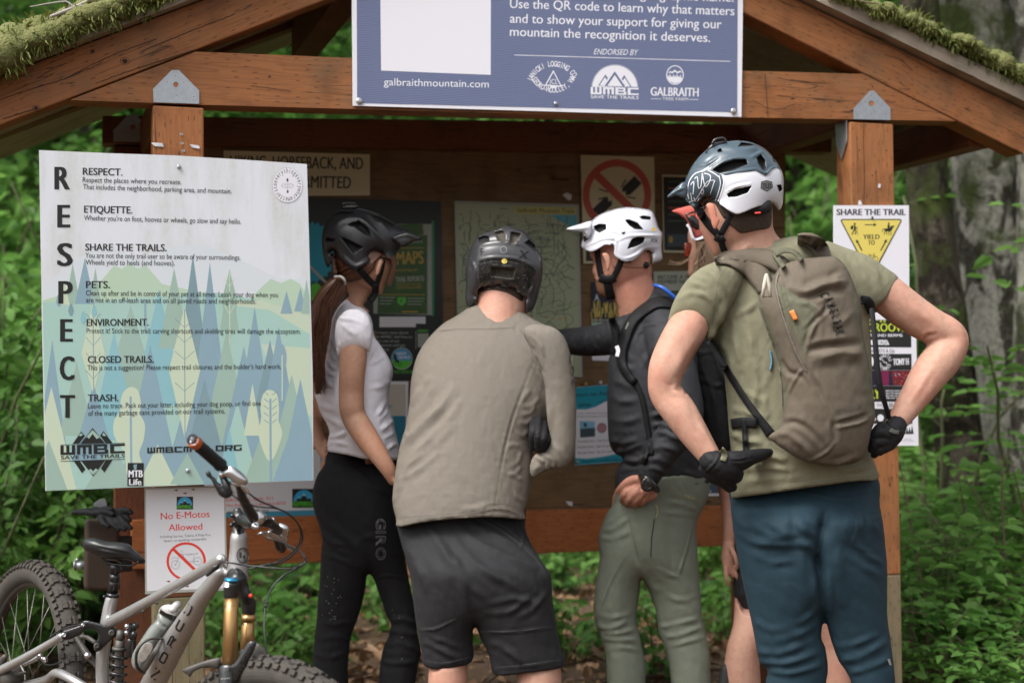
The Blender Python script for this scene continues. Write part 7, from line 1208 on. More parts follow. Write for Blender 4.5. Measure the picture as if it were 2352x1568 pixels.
# ------------------------------------------------------------------ mountain bike leaning at the left post
B_SIL = mat('raw_aluminium_frame', (.55, .56, .58), .34, .7, noise=(16, .35), col2=(.43, .42, .40)); B_BLK = mat('black_anodised', (.012, .012, .013), .28, spec=.6); B_RUB = mat('dusty_tyre_rubber', (.034, .031, .028), .85, noise=(25, .4), col2=(.07, .06, .049), bump=(200, .3, .002)); B_GOLD = mat('gold_stanchion', (.46, .275, .115), .3, .85)
B_CHR = mat('polished_metal', (.62, .62, .63), .16, .95); B_CARB = mat('black_rim', (.02, .02, .021), .35, spec=.5, noise=(40, .4), col2=(.05, .045, .04)); B_DUST = mat('dusty_black', (.035, .033, .031), .5, noise=(30, .5), col2=(.09, .08, .068)); B_GRIP = mat('black_grip', (.018, .018, .018), .75, bump=(140, .9, .004)); B_ORG = mat('orange_end_ring', (.75, .16, .03), .4)
B_BLUE = mat('blue_crown_ring', (.03, .25, .45), .25, .6); B_SPOKE = mat('spoke_steel', (.22, .21, .19), .4, .7); B_CABLE = mat('cable_housing', (.014, .014, .015), .35); B_MUD = mat('dry_mud', (.24, .16, .09), .9)
BK = thing('mountain_bike', 'silver full suspension mountain bike with gold fork leaning by the left post', 'bicycle', P(400, 1500, 3.2))
def lb(k, st, n=16, ratio=1.0, smooth=True): return limb(st, k, n, ratio, smooth)
def wheel(C, h, u, R, nm, tyre_r=.030):
    h, u = (np.asarray(a, float)/np.linalg.norm(a) for a in (h, u)); u = u-h*(u @ h); u /= np.linalg.norm(u); ax = np.cross(h, u); root = obj(nm, tor(C, h, u, ax, R-.064, .014, 72, 10, .9), B_CARB, BK)
    t = [tor(C, h, u, ax, R-tyre_r-.006, tyre_r, 220, 26)]
    def knob(th, w_, sz, tilt):
        er = h*math.cos(th)+u*math.sin(th); et = -h*math.sin(th)+u*math.cos(th); d = er*math.cos(w_)+ax*math.sin(w_); c = C+er*(R-tyre_r-.006)+d*(tyre_r+.001); s = -er*math.sin(w_)+ax*math.cos(w_)
        V, F, M = box(c, et*sz[0], s*sz[1], d*sz[2]); V[[1, 3, 5, 7]] = V[[1, 3, 5, 7]]*1.0; t.append((V, F, M))
    n = 88
    for i in range(n):
        a = 2*math.pi*i/n; b = a+math.pi/n
        for sg in (-1, 1): knob(a if sg > 0 else b, sg*1.02, (.0066, .0058, .0065), 0); knob(b if i % 2 else a, sg*.30, (.0062, .0062, .0052), 0); knob(a+.02, sg*.66, (.005, .0045, .005), 0) if i % 2 else None
    obj('tyre', join(t), B_RUB, root, smooth=False)
    sp = []
    for i in range(28):
        a = 2*math.pi*i/28; er = h*math.cos(a)+u*math.sin(a); b = a+(.9 if i % 4 < 2 else -.9); sg = 1 if i % 2 else -1
        sp.append(tube([C+(h*math.cos(b)+u*math.sin(b))*.03+ax*.028*sg, C+er*(R-.075)], .0011, 5))
    obj('spokes', join(sp), B_SPOKE, root); obj('hub', join([tube([C-ax*.055, C-ax*.03, C+ax*.03, C+ax*.055], [.014, .026, .026, .014], 16)]), B_BLK, root); return root, h, u, ax
def tor(C, h, u, ax, R, r, n, m, ratio=1.0):
    V, F = [], []
    for i in range(n):
        a = 2*math.pi*i/n; er = h*math.cos(a)+u*math.sin(a)
        for j in range(m): b = 2*math.pi*j/m; V.append(C+er*(R+r*math.cos(b))+ax*r*math.sin(b)*ratio)
    for i in range(n):
        for j in range(m): F.append((i*m+j, ((i+1) % n)*m+j, ((i+1) % n)*m+(j+1) % m, i*m+(j+1) % m))
    return np.array(V), F, [0]*len(F)
NB = np.array((-.77, -.63, 0)); lean = UP-.13*NB
rw, rh, ru, rax = wheel(P(52, 1588, 3.85), (.63, -.77, 0), lean, .372, 'rear_wheel', .032)
fw, fh_, fu, fax = wheel(P(606, 1919, 2.84), (.81, -.59, 0), lean, .372, 'front_wheel', .032)
Cr = P(52, 1588, 3.85); cas = [tor(Cr-rax*(.03+.004*i), rh, ru, rax, .022+.007*i, .0035, 40, 6) for i in range(8)]
sgn = 1 if rax @ NB > 0 else -1; cas = [tor(Cr+rax*sgn*(.052-.004*i), rh, ru, rax, .022+.0085*i, .004, 40, 6) for i in range(8)]; obj('cassette', join(cas), B_SPOKE, rw)
fr = obj('frame', remesh([lb('C', [(717, 1062, 3.08, 88), (716, 1150, 3.08, 90), (712, 1280, 3.08, 98), (704, 1440, 3.08, 116)]), lb('E', [(1990, 20, 3.09, 78), (1700, 200, 3.17, 72), (1100, 537, 3.33, 70), (610, 806, 3.47, 78)]), lb('E', [(1990, 180, 3.10, 100), (1900, 310, 3.12, 108), (1740, 510, 3.16, 118), (1635, 700, 3.2, 134), (1445, 1000, 3.27, 158), (1285, 1300, 3.33, 162), (1190, 1480, 3.36, 160), (1080, 1680, 3.41, 150)], n=24),
    lb('E', [(632, 500, 3.5, 84), (600, 640, 3.5, 88), (570, 830, 3.5, 92), (545, 1000, 3.5, 90), (515, 1200, 3.5, 88), (508, 1400, 3.5, 86), (520, 1700, 3.5, 90)]), lb('E', [(1080, 1680, 3.41, 110), (800, 1850, 3.46, 110), (560, 1800, 3.5, 100)])], .0045, 3), B_SIL, BK)
V_, F_ = np.array([v.co[:] for v in fr.data.vertices])+origin(BK), [tuple(p.vertices) for p in fr.data.polygons]; sff = Surf([(V_, F_, [0]*len(F_))], 3.2)
def frame_print(p):
    gl = {'N': [[(0, 0), (0, 1)], [(0, 1), (1, 0)], [(1, 0), (1, 1)]], 'O': [[(0, .15), (.15, 0), (.85, 0), (1, .15), (1, .85), (.85, 1), (.15, 1), (0, .85), (0, .15)]], 'R': [[(0, 0), (0, 1), (.85, 1), (1, .85), (1, .6), (.85, .45), (0, .45)], [(.5, .45), (1, 0)]], 'C': [[(1, 0), (.15, 0), (0, .15), (0, .85), (.15, 1), (1, 1)]]}
    for i, ch in enumerate('NORCO'):
        t = i/4; x, y = 1172+t*405, 1450-t*800; a = math.radians(-63); dx = np.array((math.cos(a), math.sin(a)))*120; dy = np.array((math.sin(a), -math.cos(a)))*70
        for s_ in gl[ch]: p.line([np.array((x, y))+dx*(u-.5)+dy*(-1)*(v-.5)*-1+dx*.12*(v-.5) for u, v in s_], 24, B_BLK)
prints(sff, 'E', 'lettering', fr, frame_print, .0012)
def badge(p):
    p.ring(757, 1236, 62, 76, 9, M_INKD, 40); p.ring(757, 1236, 47, 58, 4, M_INKD, 40)
    p.poly([(722, 1205), (745, 1205), (745, 1260), (722, 1260)], M_INKD); p.poly([(742, 1232), (775, 1190), (800, 1190), (770, 1236), (802, 1290), (772, 1282)], M_INK); p.poly([(735, 1240), (770, 1200), (780, 1200), (752, 1240), (790, 1280), (772, 1276)], B_SIL)
prints(sff, 'C', 'head_badge', fr, badge, .0012)
def mud(p):
    r_ = random.Random(8)
    for k in range(70):
        t = r_.random(); x, y = 1950-t*820+r_.uniform(-70, 90), 330+t*1180+r_.uniform(-60, 60); p.disc(x, y, 2+5*r_.random()**3, 2+5*r_.random()**3, B_MUD, 6)
prints(sff, 'E', 'mud_specks', fr, mud, .0009)
obj('cable_guide', inflate(Z('C', [(402, 1420), (470, 1330), (490, 1325), (530, 1320), (530, 1360), (500, 1380), (430, 1432), (408, 1438)]), 3.06, .6, 2), B_BLK, fr)
for x, y in ((1192, 566), (1020, 674)): obj('bolt', ball(P(*z1('E', x, y), 3.27), .004, 10, 6), B_BLK, fr)
# rear end
obj('seat_stay', lb('G', [(770, 985, 3.56, 52), (600, 1085, 3.6, 52), (300, 1255, 3.66, 56), (-40, 1430, 3.74, 60), (-330, 1590, 3.8, 58)]), B_SIL, BK)
obj('chain_stay', lb('G', [(1180, 1700, 3.5, 60), (900, 1520, 3.53, 60), (700, 1440, 3.6, 58), (560, 1530, 3.68, 58), (-100, 1700, 3.82, 56)]), B_SIL, BK)
obj('yoke', remesh([lb('E', [(180, 985, 3.54, 34), (260, 1110, 3.53, 40), (330, 1225, 3.52, 52)]), lb('E', [(250, 985, 3.52, 30), (330, 1000, 3.52, 34), (420, 1060, 3.51, 30)]), lb('E', [(330, 1225, 3.52, 50), (400, 1300, 3.51, 40), (470, 1380, 3.5, 40)])], .0035, 2), B_DUST, BK)
ln = obj('rocker_link', inflate(Z('E', [(-4, 960), (20, 915), (150, 870), (245, 832), (262, 795), (300, 782), (345, 785), (480, 820), (620, 860), (690, 892), (696, 940), (672, 990), (600, 1045), (490, 1150), (440, 1178), (402, 1142), (410, 1080), (462, 985), (448, 930), (392, 892), (300, 905), (240, 955), (140, 1005), (60, 1032), (10, 1018)]), 3.475, .6, 2.5, cap=9), B_BLK, BK)
for x, y, r_ in ((625, 940, 42), (440, 1102, 40), (32, 966, 32), (268, 842, 24)):
    c = P(*z1('E', x, y), 3.448); rr = r_*.1842*3.45/FD; d = (c-EYE)/np.linalg.norm(c-EYE); obj('pivot_bolt', join([tube([c+d*.02, c-d*.002], rr, 20), tor(c-d*.003, *(lambda a: (a, np.cross(d, a)))(np.cross(d, UP)/np.linalg.norm(np.cross(d, UP))), d, rr*.62, rr*.14, 20, 6)]), B_DUST if r_ > 35 else B_CHR, ln)
obj('pivot_bolt', tube([P(*z1('E', 330, 1220), 3.52), P(*z1('E', 326, 1222), 3.46)], .0085, 16), B_CHR, BK)
shk = obj('shock', join([lb('E', [(740, 905, 3.44, 48), (735, 1000, 3.44, 58), (735, 1030, 3.44, 40)], smooth=False), lb('E', [(735, 1030, 3.44, 62), (725, 1120, 3.44, 62), (720, 1500, 3.44, 58), (712, 1700, 3.44, 58)], smooth=False), lb('E', [(722, 1118, 3.44, 92), (720, 1150, 3.44, 92)], smooth=False)]), B_DUST, BK)
th = np.linspace(0, 2*math.pi*5.4, 240); yy = 1150+(th/(2*math.pi))*104; xx = 722-(yy-1150)*.045; a0 = P(*np.array([Z('E', [(x, y)])[0] for x, y in zip(xx, yy)]).T, 3.44); r0 = 98*.1842*3.44/FD
rt = np.array(CM.to_3x3())[:, 0]; fwd = -np.array(CM.to_3x3())[:, 2]; obj('coil_spring', tube(a0+r0*(np.cos(th)[:, None]*rt+np.sin(th)[:, None]*fwd), .0042, 8), B_BLK, shk)
obj('reservoir', join([lb('E', [(880, 1010, 3.43, 58), (872, 1030, 3.43, 64), (862, 1220, 3.43, 64), (860, 1235, 3.43, 56)], smooth=False), lb('E', [(870, 870, 3.43, 60), (880, 990, 3.43, 64)])]), B_BLK, shk)
sfr = Surf([lb('E', [(880, 1010, 3.43, 58), (872, 1030, 3.43, 64), (862, 1220, 3.43, 64), (860, 1235, 3.43, 56)], smooth=False)], 3.4)
for x, y, r_ in ((818, 858, 36), (922, 850, 46), (812, 936, 32), (906, 956, 44)): obj('dial', ball(P(*z1('E', x, y), 3.405), r_*.1842*3.4/FD, 14, 10), B_CHR if r_ < 40 else H_GLOSS, shk)
for k, y in enumerate((1240, 1345, 1450, 1555)): pass
obj('derailleur', join([lb('G', [(300, 1340, 3.72, 30), (400, 1290, 3.7, 28), (500, 1230, 3.69, 34)]), lb('G', [(500, 1225, 3.68, 40), (530, 1280, 3.68, 30)]), ball(P(*z1('G', 560, 1275), 3.67), .009, 12, 8)]), B_CHR, BK)
obj('chain_guide', join([ball(P(*z1('G', 140, 1500), 3.75), .035, 16, 10), lb('G', [(60, 1420, 3.74, 20), (200, 1460, 3.73, 30), (320, 1430, 3.72, 20)]), lb('G', [(60, 1240, 3.74, 40), (20, 1300, 3.75, 60)])]), B_DUST, BK)
obj('cable', lb('G', [(480, 1260, 3.66, 10), (560, 1330, 3.64, 10), (660, 1335, 3.62, 10), (760, 1300, 3.6, 10)]), B_CABLE, BK); obj('cable', lb('G', [(620, 1000, 3.55, 12), (760, 900, 3.54, 12), (900, 858, 3.52, 11), (1000, 835, 3.5, 10)]), B_CABLE, BK)
# seat
obj('seat_post', join([lb('E', [(672, 60, 3.5, 66), (668, 200, 3.5, 70)], smooth=False), lb('E', [(668, 205, 3.5, 70), (660, 300, 3.5, 66)], smooth=False), lb('E', [(662, 240, 3.5, 62), (640, 440, 3.5, 66)], smooth=False)]), B_BLK, BK)
obj('seat_clamp', join([lb('E', [(644, 445, 3.5, 84), (640, 490, 3.5, 88)], smooth=False), lb('E', [(560, 480, 3.47, 20), (525, 490, 3.46, 16)], smooth=False)]), H_GLOSS, BK)
sd_ = obj('saddle', folds(inflate(Z('Z6', [(527, 668), (545, 645), (600, 641), (680, 662), (760, 668), (822, 680), (862, 722), (918, 768), (926, 800), (880, 806), (820, 784), (760, 778), (680, 772), (600, 748), (536, 712)]), 3.48, 1.7, 2.5), [([(560, 690), (700, 720), (850, 750)], 3, -.003)], 'Z6'), mat('black_saddle', (.016, .016, .018), .35), BK)
obj('saddle_rail', join([lb('Z6', [(640, 760, 3.49, 7), (690, 800, 3.49, 7), (780, 815, 3.48, 7), (850, 815, 3.47, 7), (880, 795, 3.46, 7)]), lb('Z6', [(690, 800, 3.5, 16), (740, 812, 3.5, 22), (760, 840, 3.5, 18)])]), B_BLK, sd_)
# fork
fk = obj('fork_crown', remesh([lb('K', [(742, 300, 2.99, 100), (740, 400, 2.99, 104), (735, 505, 2.99, 104)], smooth=False), lb('K', [(790, 240, 3.06, 125), (800, 300, 3.06, 120)]), lb('K', [(955, 530, 3.06, 92), (958, 600, 3.06, 98), (958, 705, 3.06, 90)], smooth=False), lb('K', [(820, 285, 3.05, 130), (870, 380, 3.05, 90), (920, 480, 3.05, 80), (950, 560, 3.06, 84)])], .0035, 3), B_BLK, BK)
sfk = Surf([lb('K', [(742, 300, 2.99, 100), (740, 400, 2.99, 104), (735, 505, 2.99, 104)], smooth=False)], 2.96)
prints(sfk, 'K', 'sticker', fk, lambda p: p.poly([(655, 310), (706, 310), (706, 374), (655, 374)], M_PWHITE), .004)
obj('crown_ring', lb('K', [(745, 262, 2.99, 96), (743, 292, 2.99, 98)], smooth=False), B_BLUE, BK)
M_FP = mat('fork_print', (.12, .07, .03), .5)
for st, tx, y in (([(740, 500, 2.99, 94), (736, 700, 2.98, 96), (722, 1345, 2.93, 100)], 0, 595), ([(952, 715, 3.06, 84), (945, 900, 3.05, 86), (935, 1160, 3.03, 88)], 0, 815)):
    g_ = lb('K', st, 28, smooth=False); so_ = obj('stanchion', g_, B_GOLD, BK); sfx = Surf([g_], 2.97); x0 = st[0][0]
    prints(sfx, 'K', 'print', so_, lambda p: (p.poly([(x0-92, y-18), (x0-78, y-8), (x0-78, y+34), (x0-92, y+40)], M_FP), p.text('FACTORY KASHIMA', x0-65, y+6, x0+62, y+8, 12, M_FP, .02), p.text('COAT', x0-65, y+24, x0-10, y+26, 10, M_FP, .02)), .001)
obj('stanchion_collar', lb('K', [(953, 712, 3.055, 92), (951, 790, 3.055, 96)], 24, smooth=False), B_GOLD, BK)
lw = obj('fork_lower', remesh([lb('K', [(690, 1352, 2.92, 112), (690, 1420, 2.915, 114), (680, 1700, 2.9, 112), (660, 2100, 2.86, 100)], smooth=False), lb('K', [(930, 1150, 3.03, 96), (925, 1400, 3.01, 100), (900, 2100, 2.98, 90)], smooth=False),
    inflate(Z('K', [(700, 1350), (760, 1330), (870, 1170), (930, 1065), (980, 1030), (1040, 1035), (1066, 1060), (1010, 1200), (920, 1360), (850, 1500), (810, 1560), (770, 1500), (740, 1420)]), 2.90, .6, 3)], .0035, 3), H_GLOSS, BK)
prints(Surf([lb('K', [(690, 1352, 2.92, 112), (690, 1420, 2.915, 114), (680, 1700, 2.9, 112)], smooth=False)], 2.88), 'K', 'print', lw, lambda p: p.text('M 16/120', 612, 1520, 720, 1512, 18, M_PALE, .03), .004)
obj('mudguard', remesh([lb('K', [(560, 1330, 2.94, 40), (800, 1300, 2.97, 40), (1050, 1180, 2.97, 40)]), inflate(Z('K', [(118, 1402), (150, 1380), (300, 1320), (480, 1262), (612, 1243), (600, 1340), (570, 1395), (480, 1372), (340, 1392), (260, 1440), (235, 1500), (190, 1465), (132, 1425)]), 2.93, .5, 2.5), inflate(Z('K', [(1000, 1120), (1062, 1060), (1120, 1090), (1180, 1160), (1206, 1240), (1120, 1262), (1010, 1275), (960, 1300), (950, 1230)]), 2.96, .5, 2.5)], .003, 2), B_DUST, BK)
obj('valve_cap', ball(P(*z1('K', 982, 478), 3.0), .005, 10, 8), M_RED, fk)
# cockpit
obj('headset', lb('C', [(716, 935, 3.07, 60), (716, 1045, 3.08, 62), (716, 1062, 3.08, 84)], smooth=False), B_BLK, BK)
obj('stem', remesh([lb('C', [(706, 815, 3.05, 46), (712, 860, 3.05, 58), (716, 935, 3.06, 56)]), lb('C', [(720, 880, 3.05, 52), (800, 930, 3.0, 50), (850, 930, 2.97, 52)]), ball(P(*z1('C', 655, 855), 3.03), .006), ball(P(*z1('C', 648, 945), 3.04), .006)], .003, 2), B_BLK, BK)
obj('bar_clamp', remesh([lb('C', [(862, 905, 2.975, 66), (905, 880, 2.975, 72), (925, 870, 2.98, 62)]), lb('C', [(830, 935, 2.97, 34), (890, 965, 2.96, 30)])], .003, 2), B_CHR, BK)
hbp = [(290, 150, 2.72, 40), (540, 370, 2.80, 40), (640, 450, 2.83, 40), (720, 560, 2.86, 42), (755, 690, 2.90, 46), (850, 860, 2.96, 58), (905, 900, 2.99, 58), (1000, 920, 3.03, 52), (1070, 960, 3.08, 44), (1105, 1030, 3.14, 38), (1125, 1180, 3.24, 34)]
hb_ = obj('handlebar', lb('C', hbp, 20), B_BLK, BK)
prints(Surf([lb('C', hbp, 20)], 3.0), 'C', 'decal', hb_, lambda p: (p.poly([(950, 900), (985, 880), (1050, 876), (1062, 900), (1030, 940), (985, 960), (955, 970)], M_PWHITE), p.text('ENTHAL', 962, 950, 1058, 905, 40, M_INK, .05)), .002)
gp = [(300, 160), (330, 188), (520, 350), (545, 372)]
gq = resample(np.array([(300, 158), (545, 372)], float), 9, False); rr = np.where(np.arange(len(gq)) % 2, 58, 64)+np.where((np.arange(len(gq)) < 3) | (np.arange(len(gq)) > len(gq)-4), 6, 0)
obj('grip', limb([(x, y, 2.72+.08*i/len(gq), r_) for i, ((x, y), r_) in enumerate(zip(gq, rr))], 'C', 20, smooth=False), B_GRIP, hb_)
ax_ = P(*z1('C', 545, 372), 2.8)-P(*z1('C', 290, 150), 2.72); ax_ /= np.linalg.norm(ax_); e0 = P(*z1('C', 287, 148), 2.712)
ring = tube([e0+ax_*.012, e0-ax_*.004, e0-ax_*.007], [.0128, .0128, .0112], 24); obj('end_ring', ring, B_ORG, hb_); cap_ = tube([e0-ax_*.004+UP*.0015, e0-ax_*.0085+UP*.0015], [.0118, .0112], 24); obj('end_cap', cap_, B_BLK, hb_)
prints(Surf([ring, cap_], 2.7), 'C', 'decal', hb_, lambda p: (p.poly([(248, 150), (262, 106), (320, 116), (326, 150), (296, 182), (262, 178)], M_PWHITE), p.text('C', 265, 160, 314, 142, 46, M_INK, .06)), .0015)
obj('brake_lever', remesh([inflate(Z('C', [(398, 445), (420, 418), (450, 438), (462, 470), (492, 490), (520, 535), (552, 560), (570, 600), (600, 630), (640, 600), (664, 622), (650, 668), (596, 694), (530, 664), (506, 620), (480, 570), (445, 505), (410, 482)]), 2.80, .8, 2), lb('C', [(560, 480, 2.81, 34), (600, 560, 2.8, 40), (610, 640, 2.8, 44)])], .0025, 2), B_BLK, hb_)
mc = obj('brake_reservoir', remesh([lb('C', [(560, 465, 2.80, 40), (640, 430, 2.80, 46), (720, 480, 2.80, 48), (770, 530, 2.8, 40)]), inflate(Z('C', [(600, 400), (640, 375), (700, 420), (800, 518), (760, 560), (700, 560), (620, 500), (560, 460)]), 2.79, .7, 2), lb('C', [(640, 540, 2.81, 20), (720, 560, 2.81, 22)]), lb('C', [(750, 575, 2.82, 22), (800, 630, 2.83, 24)])], .0025, 1), B_CHR, hb_)
obj('shifter', remesh([lb('C', [(1110, 960, 3.12, 40), (1160, 985, 3.12, 42), (1150, 1040, 3.14, 44)]), lb('C', [(1020, 1010, 3.1, 26), (1090, 1060, 3.12, 34), (1170, 1090, 3.14, 22)]), lb('C', [(895, 1035, 3.08, 10), (940, 1022, 3.08, 18), (985, 1040, 3.1, 24), (1000, 1080, 3.1, 16)]), lb('C', [(1120, 1040, 3.13, 20), (1180, 1140, 3.15, 18), (1220, 1190, 3.16, 14)])], .0025, 1), B_CHR, hb_)
obj('grip', lb('C', [(1085, 1060, 3.17, 44), (1110, 1130, 3.22, 52), (1128, 1165, 3.26, 50)]), B_GRIP, hb_); obj('end_ring', lb('C', [(1130, 1168, 3.27, 48), (1134, 1178, 3.28, 46)], smooth=False), B_ORG, hb_)
for k, pth, r_ in (('C', [(790, 620, 2.83), (900, 705, 2.86), (1060, 775, 2.9), (1200, 845, 2.93), (1300, 955, 2.97), (1328, 1080, 3.0), (1270, 1195, 3.0), (1150, 1290, 3.02), (1010, 1318, 3.04), (880, 1345, 3.05)], 9), ('C', [(650, 650, 2.8), (760, 730, 2.84), (900, 770, 2.88), (1100, 792, 2.91), (1245, 880, 2.94), (1308, 1000, 2.97), (1296, 1120, 3.0), (1215, 1220, 3.02), (1050, 1310, 3.04), (800, 1365, 3.05)], 8), ('C', [(985, 1062, 3.08), (1200, 1140, 3.06), (1322, 1212, 3.03), (1358, 1290, 3.0), (1290, 1345, 3.0), (1150, 1362, 3.01), (800, 1332, 3.03), (610, 1302, 3.03), (545, 1305, 3.04), (500, 1350, 3.05)], 9),
        ('C', [(1180, 1150, 3.12), (1280, 1190, 3.08), (1345, 1250, 3.02), (1330, 1310, 3.0), (1250, 1355, 3.0)], 8), ('K', [(1660, 0, 3.0), (1640, 60, 3.0), (1540, 140, 3.0), (1400, 220, 2.99), (1260, 360, 2.98), (1180, 540, 2.97), (1152, 760, 2.95), (1160, 1000, 2.93), (1190, 1250, 2.92)], 12)): obj('cable', lb(k, [(x, y, z, r_) for x, y, z in pth], 8), B_CABLE, BK)
for k, x, y, z in (('C', 1020, 1315, 3.03), ('C', 1255, 1360, 3.0), ('K', 1182, 560, 2.965), ('K', 1165, 605, 2.96)): obj('cable_clip', lb(k, [(x-12, y, z, 14), (x+12, y+4, z, 14)], 10), B_CABLE, BK)
# bottle cage and bottle
obj('bottle_cage', join([lb('E', [(1260, 1010, 3.26, 14), (1120, 1012, 3.23, 16), (1010, 1070, 3.22, 18), (945, 1170, 3.22, 20), (930, 1280, 3.24, 20), (955, 1380, 3.26, 22), (1030, 1440, 3.28, 20)]), lb('E', [(1250, 1030, 3.26, 30), (1150, 1200, 3.24, 40), (1060, 1350, 3.26, 44), (1010, 1440, 3.28, 30)], ratio=.4)]), B_DUST, BK)
BT = thing('water_bottle', 'smoky translucent water bottle in the cage on the bike frame', 'bottle', P(360, 1480, 3.28))
M_BOT = mat('smoky_bottle', (.16, .18, .17), .3, spec=.5, noise=(12, .4), col2=(.22, .23, .21)); M_CLR = mat('clear_cap', (.48, .47, .45), .2, spec=.5)
obj('bottle_body', folds(inflate(Z('E', [(1200, 700), (1240, 690), (1400, 790), (1395, 815), (1335, 885), (1210, 1060), (1090, 1300), (1005, 1425), (960, 1420), (900, 1382), (872, 1290), (900, 1172), (1000, 1012), (1100, 862), (1182, 780)]), 3.29, 1.0, 2.5), [([(1190, 770), (1260, 850), (1340, 880)], 4, -.004)], 'E'), M_BOT, BT)
cb_ = obj('cap', inflate(Z('E', [(1215, 690), (1228, 632), (1280, 590), (1350, 588), (1470, 640), (1490, 672), (1450, 725), (1405, 795), (1320, 760)]), 3.285, 1.0, 2.5, [(Z('E', [(1218, 690), (1235, 640), (1300, 690), (1440, 735), (1400, 795), (1310, 755)]), 0, 1, 2, False)]), [M_CLR, B_BLK], BT)
obj('spout', lb('E', [(1330, 610, 3.28, 30), (1390, 640, 3.27, 50), (1420, 610, 3.27, 52), (1445, 585, 3.27, 50)]), mat('white_spout', (.62, .61, .6), .35), BT)
obj('label', inflate(Z('E', [(1060, 1062), (1130, 1075), (1150, 1110), (1110, 1200), (1060, 1280), (1000, 1310), (972, 1270), (985, 1180), (1020, 1110)]), 3.215, .25, 2, cap=3), mat('dusty_label', (.30, .27, .24), .6, noise=(80, .6), col2=(.12, .10, .09)), BT)

P = P0
# ------------------------------------------------------------------ steel collection tube on the back post, gloves on top of it
PX = Plane(P(240, 1270, 4.5), KD)
bxo = thing('steel_box', 'rusty brown steel box with a round lock bolted beside the left back post', 'box', P(240, 1350, 4.55))
M_RUST = mat('brown_painted_steel', (.04, .031, .025), .55, .3, noise=(14, .4), col2=(.075, .045, .028), bump=(60, .2, .001))
bevel(obj('case', slab(PX, Z('Z6', [(545, 532), (762, 535), (768, 985), (536, 978)]), 0, .10), M_RUST, bxo, smooth=False), .012, 3); bevel(obj('mounting_plate', slab(PX, Z('Z6', [(770, 640), (850, 640), (852, 868), (770, 876)]), -.06, .012), B_BLK, bxo, smooth=False), .003)
obj('bracket', slab(PX, Z('Z6', [(598, 430), (640, 398), (672, 394), (694, 470), (690, 532), (620, 532)]), -.03, .012), M_GALV, bxo, smooth=False)
obj('lock', join([lb('Z6', [(478, 815, 4.56, 34), (486, 815, 4.56, 34)], smooth=False), lb('Z6', [(486, 815, 4.56, 27), (545, 815, 4.56, 27)], smooth=False), lb('Z6', [(492, 790, 4.55, 10), (492, 772, 4.55, 10)], smooth=False)]), M_GALV, bxo)
def loose_glove(label, parts):
    m = folds(remesh(parts, .003, 2), [], 'Z6', wr=[(.002, 12, .4, 2)]); tag(obj('glove', m, C_GLOVE, None), label, 'glove', 'gloves left on the steel box')
loose_glove('black cycling glove on the steel box with its fingers hanging over the edge', [lb('Z6', [(480, 478, 4.47, 24), (560, 475, 4.45, 34), (650, 490, 4.44, 42), (720, 510, 4.43, 40)], ratio=.7), lb('Z6', [(640, 500, 4.43, 24), (660, 540, 4.41, 22), (690, 568, 4.4, 16)]), lb('Z6', [(690, 510, 4.43, 24), (720, 545, 4.41, 22), (755, 590, 4.4, 15)]), lb('Z6', [(720, 510, 4.43, 24), (755, 540, 4.41, 22), (795, 590, 4.4, 15)]), lb('Z6', [(740, 505, 4.43, 24), (785, 535, 4.41, 22), (835, 578, 4.4, 15)]), lb('Z6', [(610, 480, 4.43, 22), (680, 475, 4.42, 20), (720, 490, 4.41, 16)])])
loose_glove('folded black cycling glove lying on the right of the steel box', [lb('Z6', [(600, 462, 4.5, 22), (700, 478, 4.5, 28), (770, 480, 4.49, 28)], ratio=.7), lb('Z6', [(760, 478, 4.49, 22), (800, 470, 4.48, 20), (836, 480, 4.47, 15)]), lb('Z6', [(760, 495, 4.49, 20), (800, 505, 4.48, 19), (830, 530, 4.47, 14)]), lb('Z6', [(750, 470, 4.49, 18), (790, 462, 4.48, 17), (825, 466, 4.47, 13)]), lb('Z6', [(740, 500, 4.48, 20), (770, 520, 4.46, 18), (790, 545, 4.45, 14)]), lb('Z6', [(640, 460, 4.49, 16), (680, 452, 4.48, 15), (715, 458, 4.47, 12)])])
# ------------------------------------------------------------------ ground, forest
def leafmat(name, c1, c2, trans=.35):
    m = bpy.data.materials.new(name); m.use_nodes = True; t = m.node_tree; L = t.links.new; b = t.nodes['Principled BSDF']; out = t.nodes['Material Output']
    ge = N(t, 'NewGeometry'); n = N(t, 'TexNoise'); n.inputs['Scale'].default_value = 1.7; n.inputs['Detail'].default_value = 3; L(ge.outputs['Position'], n.inputs['Vector'])
    r = N(t, 'MapRange'); r.inputs[1].default_value = .35; r.inputs[2].default_value = .65; L(n.outputs['Fac'], r.inputs[0])
    f = math_(t, 'ADD', math_(t, 'MULTIPLY', r.outputs[0], .6), math_(t, 'MULTIPLY', ge.outputs['Random Per Island'], .4)); c = mixc(t, f, c1, c2)
    L(c, b.inputs['Base Color']); b.inputs['Roughness'].default_value = .5; b.inputs['Specular IOR Level'].default_value = .35
    tr = N(t, 'BsdfTranslucent'); L(c, tr.inputs['Color']); mx = N(t, 'MixShader'); mx.inputs[0].default_value = trans; L(b.outputs[0], mx.inputs[1]); L(tr.outputs[0], mx.inputs[2]); L(mx.outputs[0], out.inputs['Surface']); return m
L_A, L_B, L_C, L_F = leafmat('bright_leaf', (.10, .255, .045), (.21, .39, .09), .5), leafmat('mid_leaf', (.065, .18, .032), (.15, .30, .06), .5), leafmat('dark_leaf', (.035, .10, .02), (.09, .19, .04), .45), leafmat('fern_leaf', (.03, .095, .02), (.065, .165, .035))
L_MOSS = leafmat('moss_strands', (.10, .14, .022), (.26, .28, .075), .3); M_MOSSB = mat('moss_bed', (.10, .125, .03), .95, noise=(30, .4), col2=(.19, .18, .07), bump=(120, 1, .01))
